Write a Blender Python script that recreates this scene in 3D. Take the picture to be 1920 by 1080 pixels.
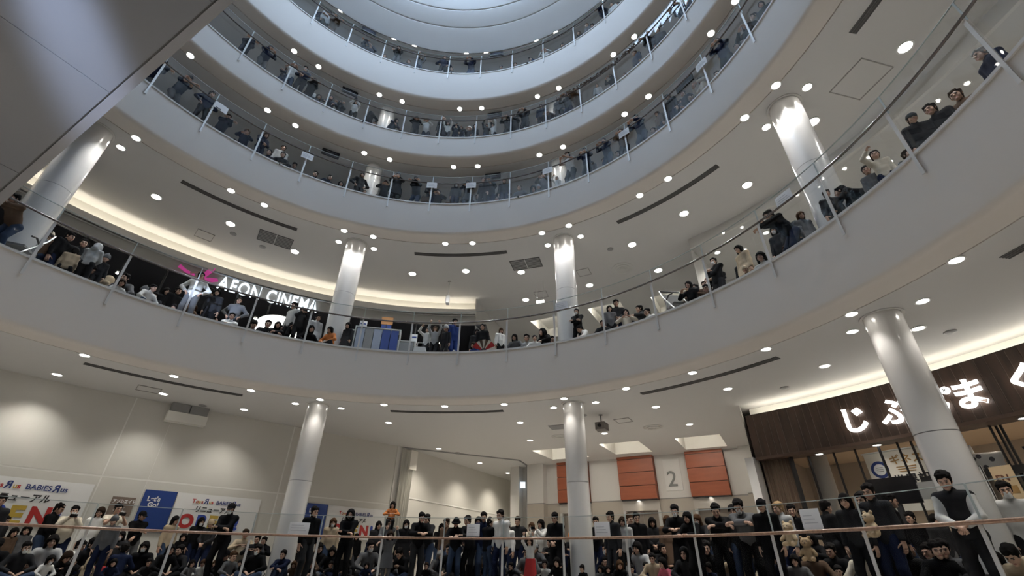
import bpy, bmesh, math, random
import numpy as np
from mathutils import Vector, Matrix

for o in list(bpy.data.objects): bpy.data.objects.remove(o)
SC = bpy.context.scene
COL = SC.collection
random.seed(7)
R_ = math.radians

# ---------------------------------------------------------------- camera
cam = bpy.data.cameras.new('camera'); cam.sensor_width = 36; cam.lens = 848.39/1920*36
cam.clip_start = .05; cam.clip_end = 200
cam_o = bpy.data.objects.new('camera', cam); COL.objects.link(cam_o)
_r = Vector((.99990027, -.00734439, .01206252)); _u = Vector((-.01412248, -.51999773, .85405089)); _w = Vector((0, .85413607, .52004959))
cam_o.matrix_world = Matrix(((_r.x, _u.x, -_w.x, 2.735), (_r.y, _u.y, -_w.y, -4.5015), (_r.z, _u.z, -_w.z, .513), (0, 0, 0, 1)))
SC.camera = cam_o
# ---------------------------------------------------------------- ambient, exposure (the hall is closed: all light comes from its lamps)
SKY_POWER = .05
wd = bpy.data.worlds.new('sky'); SC.world = wd; wd.use_nodes = True
wd.node_tree.nodes['Background'].inputs[0].default_value = (.50, .68, 1, 1)
wd.node_tree.nodes['Background'].inputs[1].default_value = SKY_POWER
SC.view_settings.view_transform = 'Standard'; SC.view_settings.look = 'None'
SC.view_settings.gamma = 1; SC.view_settings.use_curve_mapping = False
SC.view_settings.exposure = 0.0
SC.cycles.use_denoising = True
SC.cycles.max_bounces = 10; SC.cycles.diffuse_bounces = 6; SC.cycles.transparent_max_bounces = 24
SC.cycles.sample_clamp_indirect = 4
RING_LAMP = 17     # cool ring lamp under the dome
LAMP = 1.0          # overall strength of the downlights

# ---------------------------------------------------------------- materials
MATS = {}
def mat(name, col, rough=.6, metal=0, bump=0, bscale=40, var=0, vscale=3, emit=None, estr=0, spec=.5, coat=0):
    if name in MATS: return MATS[name]
    m = bpy.data.materials.new(name); m.use_nodes = True; nt = m.node_tree; b = nt.nodes['Principled BSDF']
    b.inputs['Base Color'].default_value = (*col, 1); b.inputs['Roughness'].default_value = rough
    b.inputs['Metallic'].default_value = metal; b.inputs['Specular IOR Level'].default_value = spec
    b.inputs['Coat Weight'].default_value = coat
    if emit: b.inputs['Emission Color'].default_value = (*emit, 1); b.inputs['Emission Strength'].default_value = estr
    if var or bump:
        tc = nt.nodes.new('ShaderNodeTexCoord')
    if var:
        n = nt.nodes.new('ShaderNodeTexNoise'); n.inputs['Scale'].default_value = vscale; n.inputs['Detail'].default_value = 4
        nt.links.new(tc.outputs['Object'], n.inputs['Vector'])
        r = nt.nodes.new('ShaderNodeMapRange'); r.inputs['To Min'].default_value = 1-var; r.inputs['To Max'].default_value = 1+var
        nt.links.new(n.outputs['Fac'], r.inputs['Value'])
        mx = nt.nodes.new('ShaderNodeVectorMath'); mx.operation = 'SCALE'; mx.inputs[0].default_value = col
        nt.links.new(r.outputs['Result'], mx.inputs['Scale']); nt.links.new(mx.outputs[0], b.inputs['Base Color'])
    if bump:
        n2 = nt.nodes.new('ShaderNodeTexNoise'); n2.inputs['Scale'].default_value = bscale
        nt.links.new(tc.outputs['Object'], n2.inputs['Vector'])
        bp = nt.nodes.new('ShaderNodeBump'); bp.inputs['Strength'].default_value = bump; bp.inputs['Distance'].default_value = .02
        nt.links.new(n2.outputs['Fac'], bp.inputs['Height']); nt.links.new(bp.outputs[0], b.inputs['Normal'])
    MATS[name] = m; return m
def wood_mat(name, c1, c2, scale=(2, 2, 40), rough=.45):
    m = bpy.data.materials.new(name); m.use_nodes = True; nt = m.node_tree; b = nt.nodes['Principled BSDF']
    tc = nt.nodes.new('ShaderNodeTexCoord'); mp = nt.nodes.new('ShaderNodeMapping'); mp.inputs['Scale'].default_value = scale
    n = nt.nodes.new('ShaderNodeTexNoise'); n.inputs['Scale'].default_value = 1; n.inputs['Detail'].default_value = 5
    oi = nt.nodes.new('ShaderNodeObjectInfo')
    ad = nt.nodes.new('ShaderNodeVectorMath'); ad.operation = 'ADD'
    nt.links.new(tc.outputs['Object'], mp.inputs[0]); nt.links.new(mp.outputs[0], ad.inputs[0]); nt.links.new(oi.outputs['Random'], ad.inputs[1])
    nt.links.new(ad.outputs[0], n.inputs['Vector'])
    cr = nt.nodes.new('ShaderNodeValToRGB'); cr.color_ramp.elements[0].position = .3; cr.color_ramp.elements[1].position = .7
    cr.color_ramp.elements[0].color = (*c1, 1); cr.color_ramp.elements[1].color = (*c2, 1)
    nt.links.new(n.outputs['Fac'], cr.inputs[0]); nt.links.new(cr.outputs[0], b.inputs['Base Color']); b.inputs['Roughness'].default_value = rough
    return m
def glass_mat(name, tint=(.90, .94, .93), refl=1.0):
    m = bpy.data.materials.new(name); m.use_nodes = True; nt = m.node_tree; nt.nodes.clear()
    out = nt.nodes.new('ShaderNodeOutputMaterial'); mx = nt.nodes.new('ShaderNodeMixShader')
    t = nt.nodes.new('ShaderNodeBsdfTransparent'); t.inputs[0].default_value = (*tint, 1)
    g = nt.nodes.new('ShaderNodeBsdfGlossy'); g.inputs['Roughness'].default_value = .02; g.inputs['Color'].default_value = (1, 1, 1, 1)
    f = nt.nodes.new('ShaderNodeFresnel'); f.inputs['IOR'].default_value = 1.45
    ml = nt.nodes.new('ShaderNodeMath'); ml.operation = 'MULTIPLY'; ml.inputs[1].default_value = refl
    nt.links.new(f.outputs[0], ml.inputs[0]); nt.links.new(ml.outputs[0], mx.inputs[0]); nt.links.new(t.outputs[0], mx.inputs[1]); nt.links.new(g.outputs[0], mx.inputs[2]); nt.links.new(mx.outputs[0], out.inputs[0])
    return m
M_plaster = mat('white_plaster', (.66, .645, .62), .75, bump=.04, bscale=60)
M_ceiling = mat('ceiling_paint', (.59, .583, .570), .85, bump=.03, bscale=50)
M_fascia = mat('fascia_paint', (.645, .605, .56), .6, bump=.02, bscale=30)
M_wall = mat('beige_wallpaper', (.62, .605, .565), .8, bump=.08, bscale=120, var=.02, vscale=2)
M_joint = mat('pale_joint_strip', (.78, .77, .74), .6)
M_floor = mat('polished_floor_tile', (.42, .405, .385), .3, var=.05, vscale=1)
M_column = mat('gloss_white_column', (.60, .59, .575), .22, coat=.4)
M_steel = mat('painted_steel', (.62, .62, .60), .35, metal=.3)
M_brushed = mat('brushed_steel', (.55, .55, .54), .3, metal=.9)
M_rail2 = wood_mat('walnut_handrail', (.16, .085, .05), (.26, .15, .095), (30, 30, 3), .3)
M_raild = mat('dark_handrail', (.045, .035, .032), .25)
M_dark = mat('charcoal', (.02, .02, .022), .5)
M_darkgrey = mat('dark_grey_grille', (.05, .05, .05), .5)
M_grey = mat('mid_grey', (.25, .25, .25), .5)
M_black_gloss = mat('black_gloss', (.008, .008, .01), .12)
M_glass = glass_mat('balustrade_glass', (.955, .963, .96), .07)
M_glass_edge = mat('glass_edge', (.42, .47, .46), .25)
M_cream = mat('cream_paint', (.80, .785, .735), .7)
M_white = mat('white_sheet', (.82, .82, .82), .6)
M_lamp = mat('lamp_diffuser', (1, 1, 1), .5, emit=(1, .95, .86), estr=26)
M_lampdim = mat('recessed_lamp_face', (1, 1, 1), .5, emit=(1, .95, .88), estr=9)
M_cove = mat('cove_led_strip', (1, 1, 1), .5, emit=(1, .92, .77), estr=18)
M_sign_lit = mat('lit_sign_letter', (1, 1, 1), .5, emit=(1, 1, .97), estr=3.2)
M_sign_blue = mat('lit_cinema_letter', (.9, .93, 1), .5, emit=(.85, .92, 1), estr=1.25)

# ---------------------------------------------------------------- object helpers
def obj(name, me, m=None, parent=None, loc=None, rotz=None):
    o = bpy.data.objects.new(name, me); COL.objects.link(o)
    if m is not None and me is not None and len(me.materials) == 0:
        for mm in (m if isinstance(m, (list, tuple)) else [m]): me.materials.append(mm)
    if parent is not None: o.parent = parent
    if loc is not None: o.location = loc
    if rotz is not None: o.rotation_euler = (0, 0, rotz)
    return o
def empty(name, loc=(0, 0, 0), rotz=0):
    return obj(name, None, loc=loc, rotz=rotz)
def tag(o, label=None, cat=None, group=None, kind=None):
    if label: o['label'] = label
    if cat: o['category'] = cat
    if group: o['group'] = group
    if kind: o['kind'] = kind
    return o
def struct(o): o['kind'] = 'structure'; return o
class MB:
    def __init__(s): s.v = []; s.f = []; s.m = []
    def add(s, vs, fs, mi=0):
        n = len(s.v); s.v += [tuple(p) for p in vs]; s.f += [tuple(i+n for i in q) for q in fs]; s.m += [mi]*len(fs); return s
    def box(s, x0, x1, y0, y1, z0, z1, mi=0):
        vs = [(x, y, z) for z in (z0, z1) for y in (y0, y1) for x in (x0, x1)]
        return s.add(vs, [(0, 2, 3, 1), (4, 5, 7, 6), (0, 1, 5, 4), (2, 6, 7, 3), (0, 4, 6, 2), (1, 3, 7, 5)], mi)
    def prism(s, poly, z0, z1, mi=0):
        n = len(poly); vs = [(x, y, z0) for x, y in poly]+[(x, y, z1) for x, y in poly]
        return s.add(vs, [tuple(range(n-1, -1, -1)), tuple(range(n, 2*n))]+[(i, (i+1) % n, n+(i+1) % n, n+i) for i in range(n)], mi)
    def bar(s, a, b, w, h=None, mi=0, up=(0, 0, 1)):
        a = Vector(a); b = Vector(b); d = (b-a).normalized(); upv = Vector(up)
        if abs(d.dot(upv)) > .98: upv = Vector((1, 0, 0))
        r = d.cross(upv).normalized(); u = r.cross(d); h = h or w
        vs = [p+r*(sx*w/2)+u*(sy*h/2) for p in (a, b) for sx, sy in ((-1, -1), (1, -1), (1, 1), (-1, 1))]
        return s.add(vs, [(3, 2, 1, 0), (4, 5, 6, 7)]+[(i, (i+1) % 4, 4+(i+1) % 4, 4+i) for i in range(4)], mi)
    def tube(s, pts, r, n=10, mi=0, cap=True):
        pts = [Vector(p) for p in pts]; N = len(pts); vs = []
        for i, p in enumerate(pts):
            d = (pts[min(i+1, N-1)]-pts[max(i-1, 0)]).normalized(); up = Vector((0, 0, 1))
            if abs(d.dot(up)) > .95: up = Vector((1, 0, 0))
            a = d.cross(up).normalized(); b = a.cross(d); rr = r[i] if isinstance(r, (list, tuple)) else r
            vs += [p+(a*math.cos(t)+b*math.sin(t))*rr for t in [2*math.pi*k/n for k in range(n)]]
        fs = [(i*n+k, i*n+(k+1) % n, (i+1)*n+(k+1) % n, (i+1)*n+k) for i in range(N-1) for k in range(n)]
        if cap: fs += [tuple(range(n-1, -1, -1)), tuple(range((N-1)*n, N*n))]
        return s.add(vs, fs, mi)
    def lathe(s, prof, a0=0, a1=360, seg=96, mi=0, c=(0, 0)):
        full = abs(a1-a0) >= 359.9; n = len(prof); k = seg if full else seg+1; vs = []
        for i in range(k):
            a = R_(a0+(a1-a0)*i/seg); vs += [(c[0]+r*math.sin(a), c[1]+r*math.cos(a), z) for r, z in prof]
        fs = [(i*n+j, ((i+1) % k)*n+j, ((i+1) % k)*n+j+1, i*n+j+1) for i in range(seg) for j in range(n-1)]
        return s.add(vs, fs, mi)
    def arcbox(s, r0, r1, z0, z1, a0, a1, seg=1, mi=0):
        p = [(r0, z0), (r1, z0), (r1, z1), (r0, z1), (r0, z0)]; s.lathe(p, a0, a1, seg, mi)
        for a, fl in ((a0, 0), (a1, 1)):
            q = [(r*math.sin(R_(a)), r*math.cos(R_(a)), z) for r, z in p[:4]]
            s.add(q, [(0, 1, 2, 3) if fl else (3, 2, 1, 0)], mi)
        return s
    def disc(s, x, y, z, r, n=20, mi=0, down=True):
        vs = [(x+r*math.cos(2*math.pi*i/n), y+r*math.sin(2*math.pi*i/n), z) for i in range(n)]
        return s.add(vs, [tuple(range(n-1, -1, -1)) if down else tuple(range(n))], mi)
    def mesh(s, name='m', smooth=False):
        me = bpy.data.meshes.new(name); me.from_pydata(s.v, [], s.f); me.update()
        if any(s.m): me.polygons.foreach_set('material_index', s.m)
        if smooth: me.polygons.foreach_set('use_smooth', [True]*len(me.polygons))
        bm = bmesh.new(); bm.from_mesh(me)
        if smooth: bmesh.ops.remove_doubles(bm, verts=bm.verts, dist=1e-5)
        bmesh.ops.recalc_face_normals(bm, faces=bm.faces); bm.to_mesh(me); bm.free()
        if smooth:
            try: me.set_sharp_from_angle(angle=R_(40))
            except Exception: pass
        return me
    def build(s, name, m, parent=None, loc=None, rotz=None, smooth=False):
        return obj(name, s.mesh(name, smooth), m, parent, loc, rotz)
def pol(r, a, z=None):
    x, y = r*math.sin(R_(a)), r*math.cos(R_(a))
    return (x, y) if z is None else (x, y, z)
_fc = {}
def text_mesh(s, size, depth=.01, align='LEFT', bold=0.0, shear=0):
    c = bpy.data.curves.new('txt', 'FONT'); c.body = s; c.size = size; c.extrude = depth; c.align_x = align; c.offset = bold; c.shear = shear
    o = bpy.data.objects.new('txt', c); COL.objects.link(o); dg = bpy.context.evaluated_depsgraph_get()
    me = bpy.data.meshes.new_from_object(o.evaluated_get(dg)); bpy.data.objects.remove(o); bpy.data.curves.remove(c); return me
def map_mesh(me, fn):
    for v in me.vertices: v.co = fn(v.co)
    me.update(); return me
def on_cyl(R, a0, z0, sgn=1):      # text x runs clockwise (rightwards seen from inside), y up, extrude inwards
    return lambda co: Vector(pol(R-co.z, a0+math.degrees(co.x/R), z0+co.y))
def on_plane(p0, d, z0, n):
    d = Vector((d[0], d[1], 0)); n = Vector((n[0], n[1], 0)); p0 = Vector((p0[0], p0[1], z0))
    return lambda co: p0+d*co.x+Vector((0, 0, 1))*co.y+n*co.z

# ================================================================ STRUCTURE
# levels: floor height, underside of the slab above
LV = {'two': (0.0, 4.89), 'A': (6.44, 11.45), 'B': (12.96, 15.70), 'C': (16.92, 19.65), 'D': (21.70, 24.45)}
RO = 27.0
def ring_mesh(r0, r1, z, holes=(), down=False, seg=128):
    bm = bmesh.new(); es = []
    loops = [[pol(r0, 360*i/seg, z) for i in range(seg)], [pol(r1, 360*i/seg, z) for i in range(seg)]]+[[(x, y, z) for x, y in h] for h in holes]
    for L in loops:
        vs = [bm.verts.new(p) for p in L]
        es += [bm.edges.new((vs[i], vs[(i+1) % len(vs)])) for i in range(len(vs))]
    bmesh.ops.triangle_fill(bm, use_beauty=True, use_dissolve=False, edges=es)
    for f in bm.faces:
        f.normal_update()
        if (f.normal.z > 0) == down: f.normal_flip()
    me = bpy.data.meshes.new('ring'); bm.to_mesh(me); bm.free(); return me
EP0 = Vector((7.53, 18.65, 0)); ED = Vector((.872, -.490, 0)); EN = Vector((-.490, -.872, 0))
def ep(u, off=0, z=0): p = EP0+ED*u+EN*off; return Vector((p.x, p.y, z))
# light pockets in front of the lift openings: (u0,u1) along the lift wall, off 0.0-3.0 towards the hall
def pocket_poly(nl, nr):
    nl = Vector((*nl, 0)); nr = Vector((*nr, 0)); k = -EN*2.3
    return [(nl.x, nl.y), (nr.x, nr.y), (nr.x+k.x, nr.y+k.y), (nl.x+k.x, nl.y+k.y)]
PK = [pocket_poly((3.73, 16.83), (5.40, 16.05)), pocket_poly((6.53, 15.37), (8.02, 14.65)), pocket_poly((9.36, 14.14), (10.85, 13.35))]

def floor_slab(n, z): struct(obj('floor', ring_mesh(9.5, RO, z), M_floor))
for k, (z0, zc) in LV.items():
    floor_slab(k, z0)
struct(MB().disc(0, 0, -6.2, RO, 96, down=False).build('floor', mat('ground_floor_stone', (.62, .60, .57), .35, var=.04, vscale=1)))
for k, (z0, zc) in LV.items():
    if k == 'D': continue
    me = ring_mesh(10.14, RO, zc, PK if k in ('two', 'A') else (), down=True)
    struct(obj('ceiling', me, M_ceiling))
# fascias (slab edge, bullnose, soffit strip, shadow groove)
def fascia(name, zt, zb):
    f = .12
    pr = [(9.62, zt), (9.5, zt), (9.5, zb+f)]+[(9.5+f-f*math.cos(t), zb+f-f*math.sin(t)) for t in (.3, .6, .9, 1.2, 1.5708)]+[(10.11, zb), (10.11, zb+.05), (10.14, zb+.05), (10.14, zb)]
    b = MB(); b.lathe(pr, 0, 360, 180); struct(b.build(name, M_fascia, smooth=True))
    c = MB(); c.arcbox(9.465, 9.6, zt+.0, zt+.055, 0, 359.99, 180); struct(c.build('trim_5', mat('slab_edge_trim', (.58, .57, .55), .4)))
fascia('trim_1', LV['A'][0], LV['two'][1]); fascia('trim_2', LV['B'][0], LV['A'][1]); fascia('trim_3', LV['C'][0], LV['B'][1]); fascia('trim_4', LV['D'][0], LV['C'][1])
fascia('trim_6', 0, -1.4)
struct(obj('ceiling', ring_mesh(10.14, RO, -1.4, down=True), M_ceiling))
# stepped dome over the void with a glazed oculus
M_dome = mat('dome_plaster', (.68, .68, .67), .7)
GV = .07
for i, prof in enumerate([[(RO, 24.45), (10.40, 24.45), (10.40, 24.45+GV), (10.34, 24.45+GV), (10.34, 24.45)], [(10.34, 24.45), (10.12, 24.47), (10.12, 24.47+GV), (10.06, 24.475+GV), (10.06, 24.475)], [(10.06, 24.475), (9.0, 24.95), (9.0, 24.95+GV), (8.93, 24.98+GV), (8.93, 24.98)],
                          [(8.93, 24.98), (8.22, 25.20), (8.22, 25.2+GV), (8.15, 25.22+GV), (8.15, 25.22)], [(8.15, 25.22), (7.6, 25.38), (7.6, 25.75), (7.25, 25.75), (7.25, 26.3)]]):
    struct(MB().lathe(prof, 0, 360, 128).build('ceiling', M_dome))
# cool white ring lamp hung inside the dome, its closed cap above
M_ringlamp = mat('cool_ring_lamp', (1, 1, 1), .5, emit=(.56, .74, 1), estr=RING_LAMP)
rl = empty('ring_lamp', (0, 0, 24.95)); tag(rl, 'large cool white ring lamp hung inside the dome above the void', 'lamp')
MB().tube([(6.3*math.cos(2*math.pi*i/96), 6.3*math.sin(2*math.pi*i/96), 0) for i in range(97)], .20, 10, cap=False).build('lamp', M_ringlamp, rl)
for i in range(8):
    a = math.pi*i/4; MB().tube([(6.3*math.cos(a), 6.3*math.sin(a), .06), (6.3*math.cos(a), 6.3*math.sin(a), 1.34)], .012, 6).build('rod', M_steel, rl)
struct(MB().disc(0, 0, 26.3, 7.3, 64).build('ceiling', M_dome))
# roof deck round the oculus and the outer shell of the building
struct(MB().lathe([(7.25, 26.3), (RO+.5, 26.3)], 0, 360, 96).build('ceiling', M_dome))
struct(MB().lathe([(RO, -6.2), (RO, 26.3)], 0, 360, 96).build('wall_back', M_plaster))

# columns every 45 degrees, storey by storey
CAZ = [-64.2, -19.2, 25.9, 70.7]
def column(r, az, z0, z1, rad, lab, joint=None):
    x, y = pol(r, az); t = empty('column', (x, y, z0)); tag(t, lab, 'column', 'round white columns')
    h = z1-z0; b = MB(); b.lathe([(rad, 0), (rad, (joint or h*.5)-.008)], 0, 360, 40)
    obj('shaft', b.mesh('shaft', True), M_column, t)
    b = MB(); b.lathe([(rad-.008, (joint or h*.5)-.02), (rad-.008, (joint or h*.5)+.02)], 0, 360, 40); obj('joint_ring', b.mesh('j', True), M_grey, t)
    b = MB(); b.lathe([(rad, (joint or h*.5)+.008), (rad, h)], 0, 360, 40); obj('shaft', b.mesh('shaft2', True), M_column, t)
    b = MB(); b.lathe([(rad+.004, h-.0), (rad+.06, h-.002), (rad+.06, h-.02), (rad+.004, h-.02)], 0, 360, 40); obj('ceiling_collar', b.mesh('c', True), M_plaster, t)
    b = MB(); b.lathe([(rad+.015, 0), (rad+.015, .12), (rad, .12)], 0, 360, 40); obj('base_ring', b.mesh('bs', True), M_brushed, t)
nm = ['at the far left', 'left of the centre', 'right of the centre', 'at the far right']
for i, a in enumerate(CAZ):
    if i: column(10.85, a, 0, 4.89, .325, 'glossy white round column of the bottom storey, '+nm[i], 2.55)
    column(10.85, a, 6.44, 11.45, .385, 'glossy white round column of the cinema storey, '+nm[i], 2.6)
    if 0 < i < 3: column(10.85, a, 12.96, 15.70, .36, 'white round column of the third storey, '+nm[i], 1.3); column(10.85, a, 16.92, 19.65, .36, 'white round column of the fourth storey, '+nm[i], 1.3)

# ---------------------------------------------------------------- downlights
ring_m = MB(); ring_m.lathe([(.128, 0), (.165, -.004), (.165, -.014), (.128, -.014), (.122, .03)], 0, 360, 20); ring_m = ring_m.mesh('ring', True); ring_m.materials.append(mat('white_bezel', (.8, .8, .78), .4))
disc_m = MB().disc(0, 0, -.006, .126, 20).mesh('disc'); disc_m.materials.append(M_lamp)
disc_d = MB().disc(0, 0, -.006, .126, 20).mesh('discd'); disc_d.materials.append(M_lampdim)
SPOTS = {}
def spot(kind, w, ang, blend, col):
    if kind not in SPOTS:
        l = bpy.data.lights.new(kind, 'SPOT'); l.energy = w*LAMP; l.spot_size = R_(ang); l.spot_blend = blend; l.color = col; l.shadow_soft_size = .09; SPOTS[kind] = l
    return SPOTS[kind]
spot('spot_two', 300, 105, .55, (1, .94, .85)); spot('spot_col', 75, 105, .55, (1, .95, .88)); spot('spot_wall', 205, 112, .75, (1, .95, .86)); spot('spot_A', 270, 115, .6, (1, .99, .97)); spot('spot_Acol', 95, 115, .6, (1, .985, .955))
spot('spot_corr', 380, 128, .8, (1, .92, .78)); spot('spot_hall', 1150, 120, .6, (1, .94, .85))
spot('spot_B', 85, 130, .8, (1, .95, .88)); spot('spot_shop', 250, 130, .6, (1, .88, .73)); spot('spot_stage', 4200, 80, .5, (1, .92, .83))
def downlight(x, y, z, kind, label, group, dim=False, s=.85):
    t = obj('downlight', ring_m, loc=(x, y, z)); t.scale = (s, s, 1); tag(t, label, 'ceiling light', group)
    obj('lamp', disc_d if dim else disc_m, parent=t)
    if kind:
        l = obj('lamp_beam', SPOTS[kind], parent=t, loc=(0, 0, -.03))
def aznm(a): return 'far left' if a < -40 else 'left of centre' if a < -10 else 'centre' if a < 18 else 'right of centre' if a < 42 else 'right' if a < 62 else 'far right'
for k in range(-5, 8):
    a = 3.3+11.1*k; downlight(*pol(10.2, a), 4.89, 'spot_col' if k in (-2, 2, 6) else 'spot_two', 'round downlight in the ring nearest the void under the lowest white fascia', 'front ring of downlights, bottom storey', s=.8)
for a in CAZ[1:]:
    for da in (-3.7, 3.7): downlight(*pol(10.98, a+da), 4.89, 'spot_col', 'round downlight beside the top of a bottom storey column', 'column downlights, bottom storey', s=.8)
for a, r in ((-63.5, 12.45), (-52.4, 12.6), (-40.9, 12.3), (-30.2, 12.6), (-8, 12.45)):
    downlight(*pol(r, a), 4.89, 'spot_wall', 'flat round downlight close to the beige left wall', 'wall washing downlights by the beige wall', True, .9)
for a, r in ((14.4, 12.45), (36.8, 12.4), (48, 12.1), (59.6, 12.4), (70.2, 12.1), (13.6, 15.2), (25.5, 14.9), (37.6, 15.1)):
    downlight(*pol(r, a), 4.89, 'spot_hall' if r > 13 else 'spot_two', 'flat round downlight over the lift hall and shop front', 'inner downlights, bottom storey', True, .9)
for x, y in ((-.45, 16.66), (1.22, 19.95), (2.64, 22.87)): downlight(x, y, 4.89, 'spot_corr', 'flat round downlight in the corridor beyond the white curtain', 'corridor downlights', True, .9)
for k in range(-3, 5):
    for d in (-3.1, 3.1):
        a = 3.3+22.27*k+d
        if -62 < a: downlight(*pol(10.1, a), 11.45, 'spot_A', 'round downlight of a pair on the groove of the cinema storey ceiling', 'front ring of downlights, cinema storey')
        if -62 < a < 90:
            downlight(*pol(10.05, a), 15.70, 'spot_B', 'round downlight of a pair above the third balcony', 'downlights over the third balcony')
            downlight(*pol(10.0, a), 19.65, 'spot_B', 'round downlight of a pair above the fourth balcony', 'downlights over the fourth balcony')
            downlight(*pol(10.13, a), 24.52, 'spot_B', 'round downlight of a pair above the top balcony', 'downlights over the top balcony')
for a in CAZ:
    for da in (-3.6, 3.6):
        if a+da > -62: downlight(*pol(10.93, a+da), 11.45, 'spot_Acol', 'round downlight beside the head of a cinema storey column', 'column downlights, cinema storey')
for a, r in ((-52.5, 12.48), (-41.6, 12.1), (-30.2, 12.5), (-7.8, 12.48), (3.3, 12.1), (14.5, 12.5), (36.9, 12.5), (47.9, 12.06), (58, 12.46), (70.3, 12.02), (81.5, 12.43), (13.2, 14.93), (25.6, 14.55), (37.5, 14.9)):
    downlight(*pol(r, a), 11.45, 'spot_A', 'round downlight set back in the cinema storey ceiling', 'inner downlights, cinema storey', s=1.15)
# event lighting on the ground floor below the void (out of view, hung under the lowest ring)
for k in range(10):
    downlight(*pol(10.6, 36*k), -1.4, 'spot_stage', 'round downlight under the bottom ring above the ground floor', 'ground floor downlights')
# downlights on the near side, behind the photographer
for a in range(100, 291, 19):
    for r, z, s in ((10.2, 4.89, 'spot_two'), (11.5, 11.45, 'spot_A')): downlight(*pol(r, a), z, s, 'round downlight on the near side of the ring behind the viewer', 'near side downlights')

# ---------------------------------------------------------------- slot diffusers, vents and ceiling fittings
def slot(r, z, a0, a1, lab):
    t = empty('slot_diffuser', pol(r, (a0+a1)/2, z)); tag(t, lab, 'air vent', 'dark linear slot diffusers')
    p0 = Vector(t.location)
    A = [Vector(pol(r, a0+(a1-a0)*i/8, z)) for i in range(9)]
    def strip(dr, w, dz, h, m, nmx):
        b = MB(); b.arcbox(r+dr-w/2, r+dr+w/2, z+dz-h, z+dz, a0, a1, 12); me = b.mesh(nmx)
        for v in me.vertices: v.co -= p0
        obj(nmx, me, m, t)
    strip(0, .17, -.001, .006, M_dark, 'backing')
    for dr in (-.09, .09): strip(dr, .018, 0, .014, M_darkgrey, 'frame')
    for dr in (-.03, .03): strip(dr, .012, -.003, .012, mat('slot_blade', (.09, .085, .08), .5), 'blade')
for z, nmz in ((4.89, 'bottom storey'), (11.45, 'cinema storey')):
    for a0, a1, w in ((-51.4, -31), (-7, 13.3), (37.5, 58.1), (82, 102)) and ((-51.4, -31, 'left'), (-7, 13.3, 'centre'), (37.5, 58.1, 'right'), (82, 102, 'far right')):
        slot(10.9, z, a0, a1, 'long dark curved slot diffuser in the %s ceiling, %s' % (nmz, w))
def frame_on_ceiling(name, label, cat, r, a, z, w, d, m, rot=0, bar=.03, fill=None, slats=0, mid=False):
    x, y = pol(r, a); t = empty(name, (x, y, z), -R_(a)+rot); tag(t, label, cat)
    for x0, x1, y0, y1 in ((-w/2, w/2, -d/2, -d/2+bar), (-w/2, w/2, d/2-bar, d/2), (-w/2, -w/2+bar, -d/2, d/2), (w/2-bar, w/2, -d/2, d/2)):
        MB().box(x0, x1, y0, y1, -.02, -.001).build('frame', m, t)
    if mid: MB().box(-bar/2, bar/2, -d/2, d/2, -.022, -.001).build('frame', mat('vent_divider', (.5, .5, .5), .4), t)
    if fill: MB().box(-w/2+bar, w/2-bar, -d/2+bar, d/2-bar, -.006, -.001).build('panel', fill, t)
    for i in range(slats):
        yy = -d/2+bar+(d-2*bar)*(i+.5)/slats
        MB().bar((-w/2+bar, yy, -.012), (w/2-bar, yy, -.012), .03, .006, up=(0, .5, 1)).build('slat', M_grey, t)
frame_on_ceiling('return_air_grille', 'dark twin return air grille in the cinema ceiling, left of the cinema sign', 'air vent', 12.05, -34, 11.45, 1.25, .78, M_darkgrey, fill=M_darkgrey, slats=7, mid=True)
frame_on_ceiling('return_air_grille', 'dark twin return air grille in the cinema ceiling, near the right centre column', 'air vent', 11.93, 16.2, 11.45, 1.3, .72, M_darkgrey, fill=M_darkgrey, slats=7, mid=True)
frame_on_ceiling('return_air_grille', 'small grey vent behind the top of the bottom right centre column', 'air vent', 13.4, 19.9, 4.89, .7, .6, M_grey, fill=M_grey, slats=5)
M_line = mat('hatch_outline', (.30, .29, .28), .6)
for r, a, z, w, lab in ((12.1, -42.8, 4.89, .6, 'square access hatch outline in the ceiling near the beige wall'), (13.4, 30.2, 4.89, .55, 'square access hatch outline in the ceiling before the lifts'), (13.6, -44, 11.45, .6, 'square access hatch outline in the ceiling glow above the cinema sign'),
                        (14.6, 16.4, 11.45, .6, 'square access hatch outline between the lights before the cinema lifts'), (13.4, 26, 11.45, .55, 'square access hatch outline right of the middle column upstairs'), (12.1, 77, 11.45, 1.0, 'large square access hatch outline in the ceiling at the upper right')):
    frame_on_ceiling('access_hatch', lab, 'ceiling hatch', r, a, z, w, w, M_line, bar=.022, fill=M_ceiling)
def small_lathe(name, label, cat, r, a, z, prof, m):
    x, y = pol(r, a); b = MB(); b.lathe(prof, 0, 360, 24); o = b.build(name, m, loc=(x, y, z), smooth=True); tag(o, label, cat)
DIF = [(.0, -.09), (.10, -.07), (.10, -.06), (.18, -.075), (.18, -.06), (.27, -.045), (.27, -.03), (.36, -.012), (.36, -.001)]
small_lathe('air_diffuser', 'round stepped air diffuser in the ceiling right of the projector', 'air vent', 14.83, 32.8, 4.89, DIF, M_steel)
small_lathe('air_diffuser', 'round stepped air diffuser hidden partly by the right centre column', 'air vent', 14.85, 18.7, 4.89, DIF, M_steel)
small_lathe('air_diffuser', 'large round stepped air diffuser behind the second balcony handrail', 'air vent', 13.9, 32.6, 11.45, [(p*1.25, q) for p, q in DIF], M_steel)
SPK = [(0, -.03), (.10, -.028), (.12, -.015), (.12, -.001)]
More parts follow.
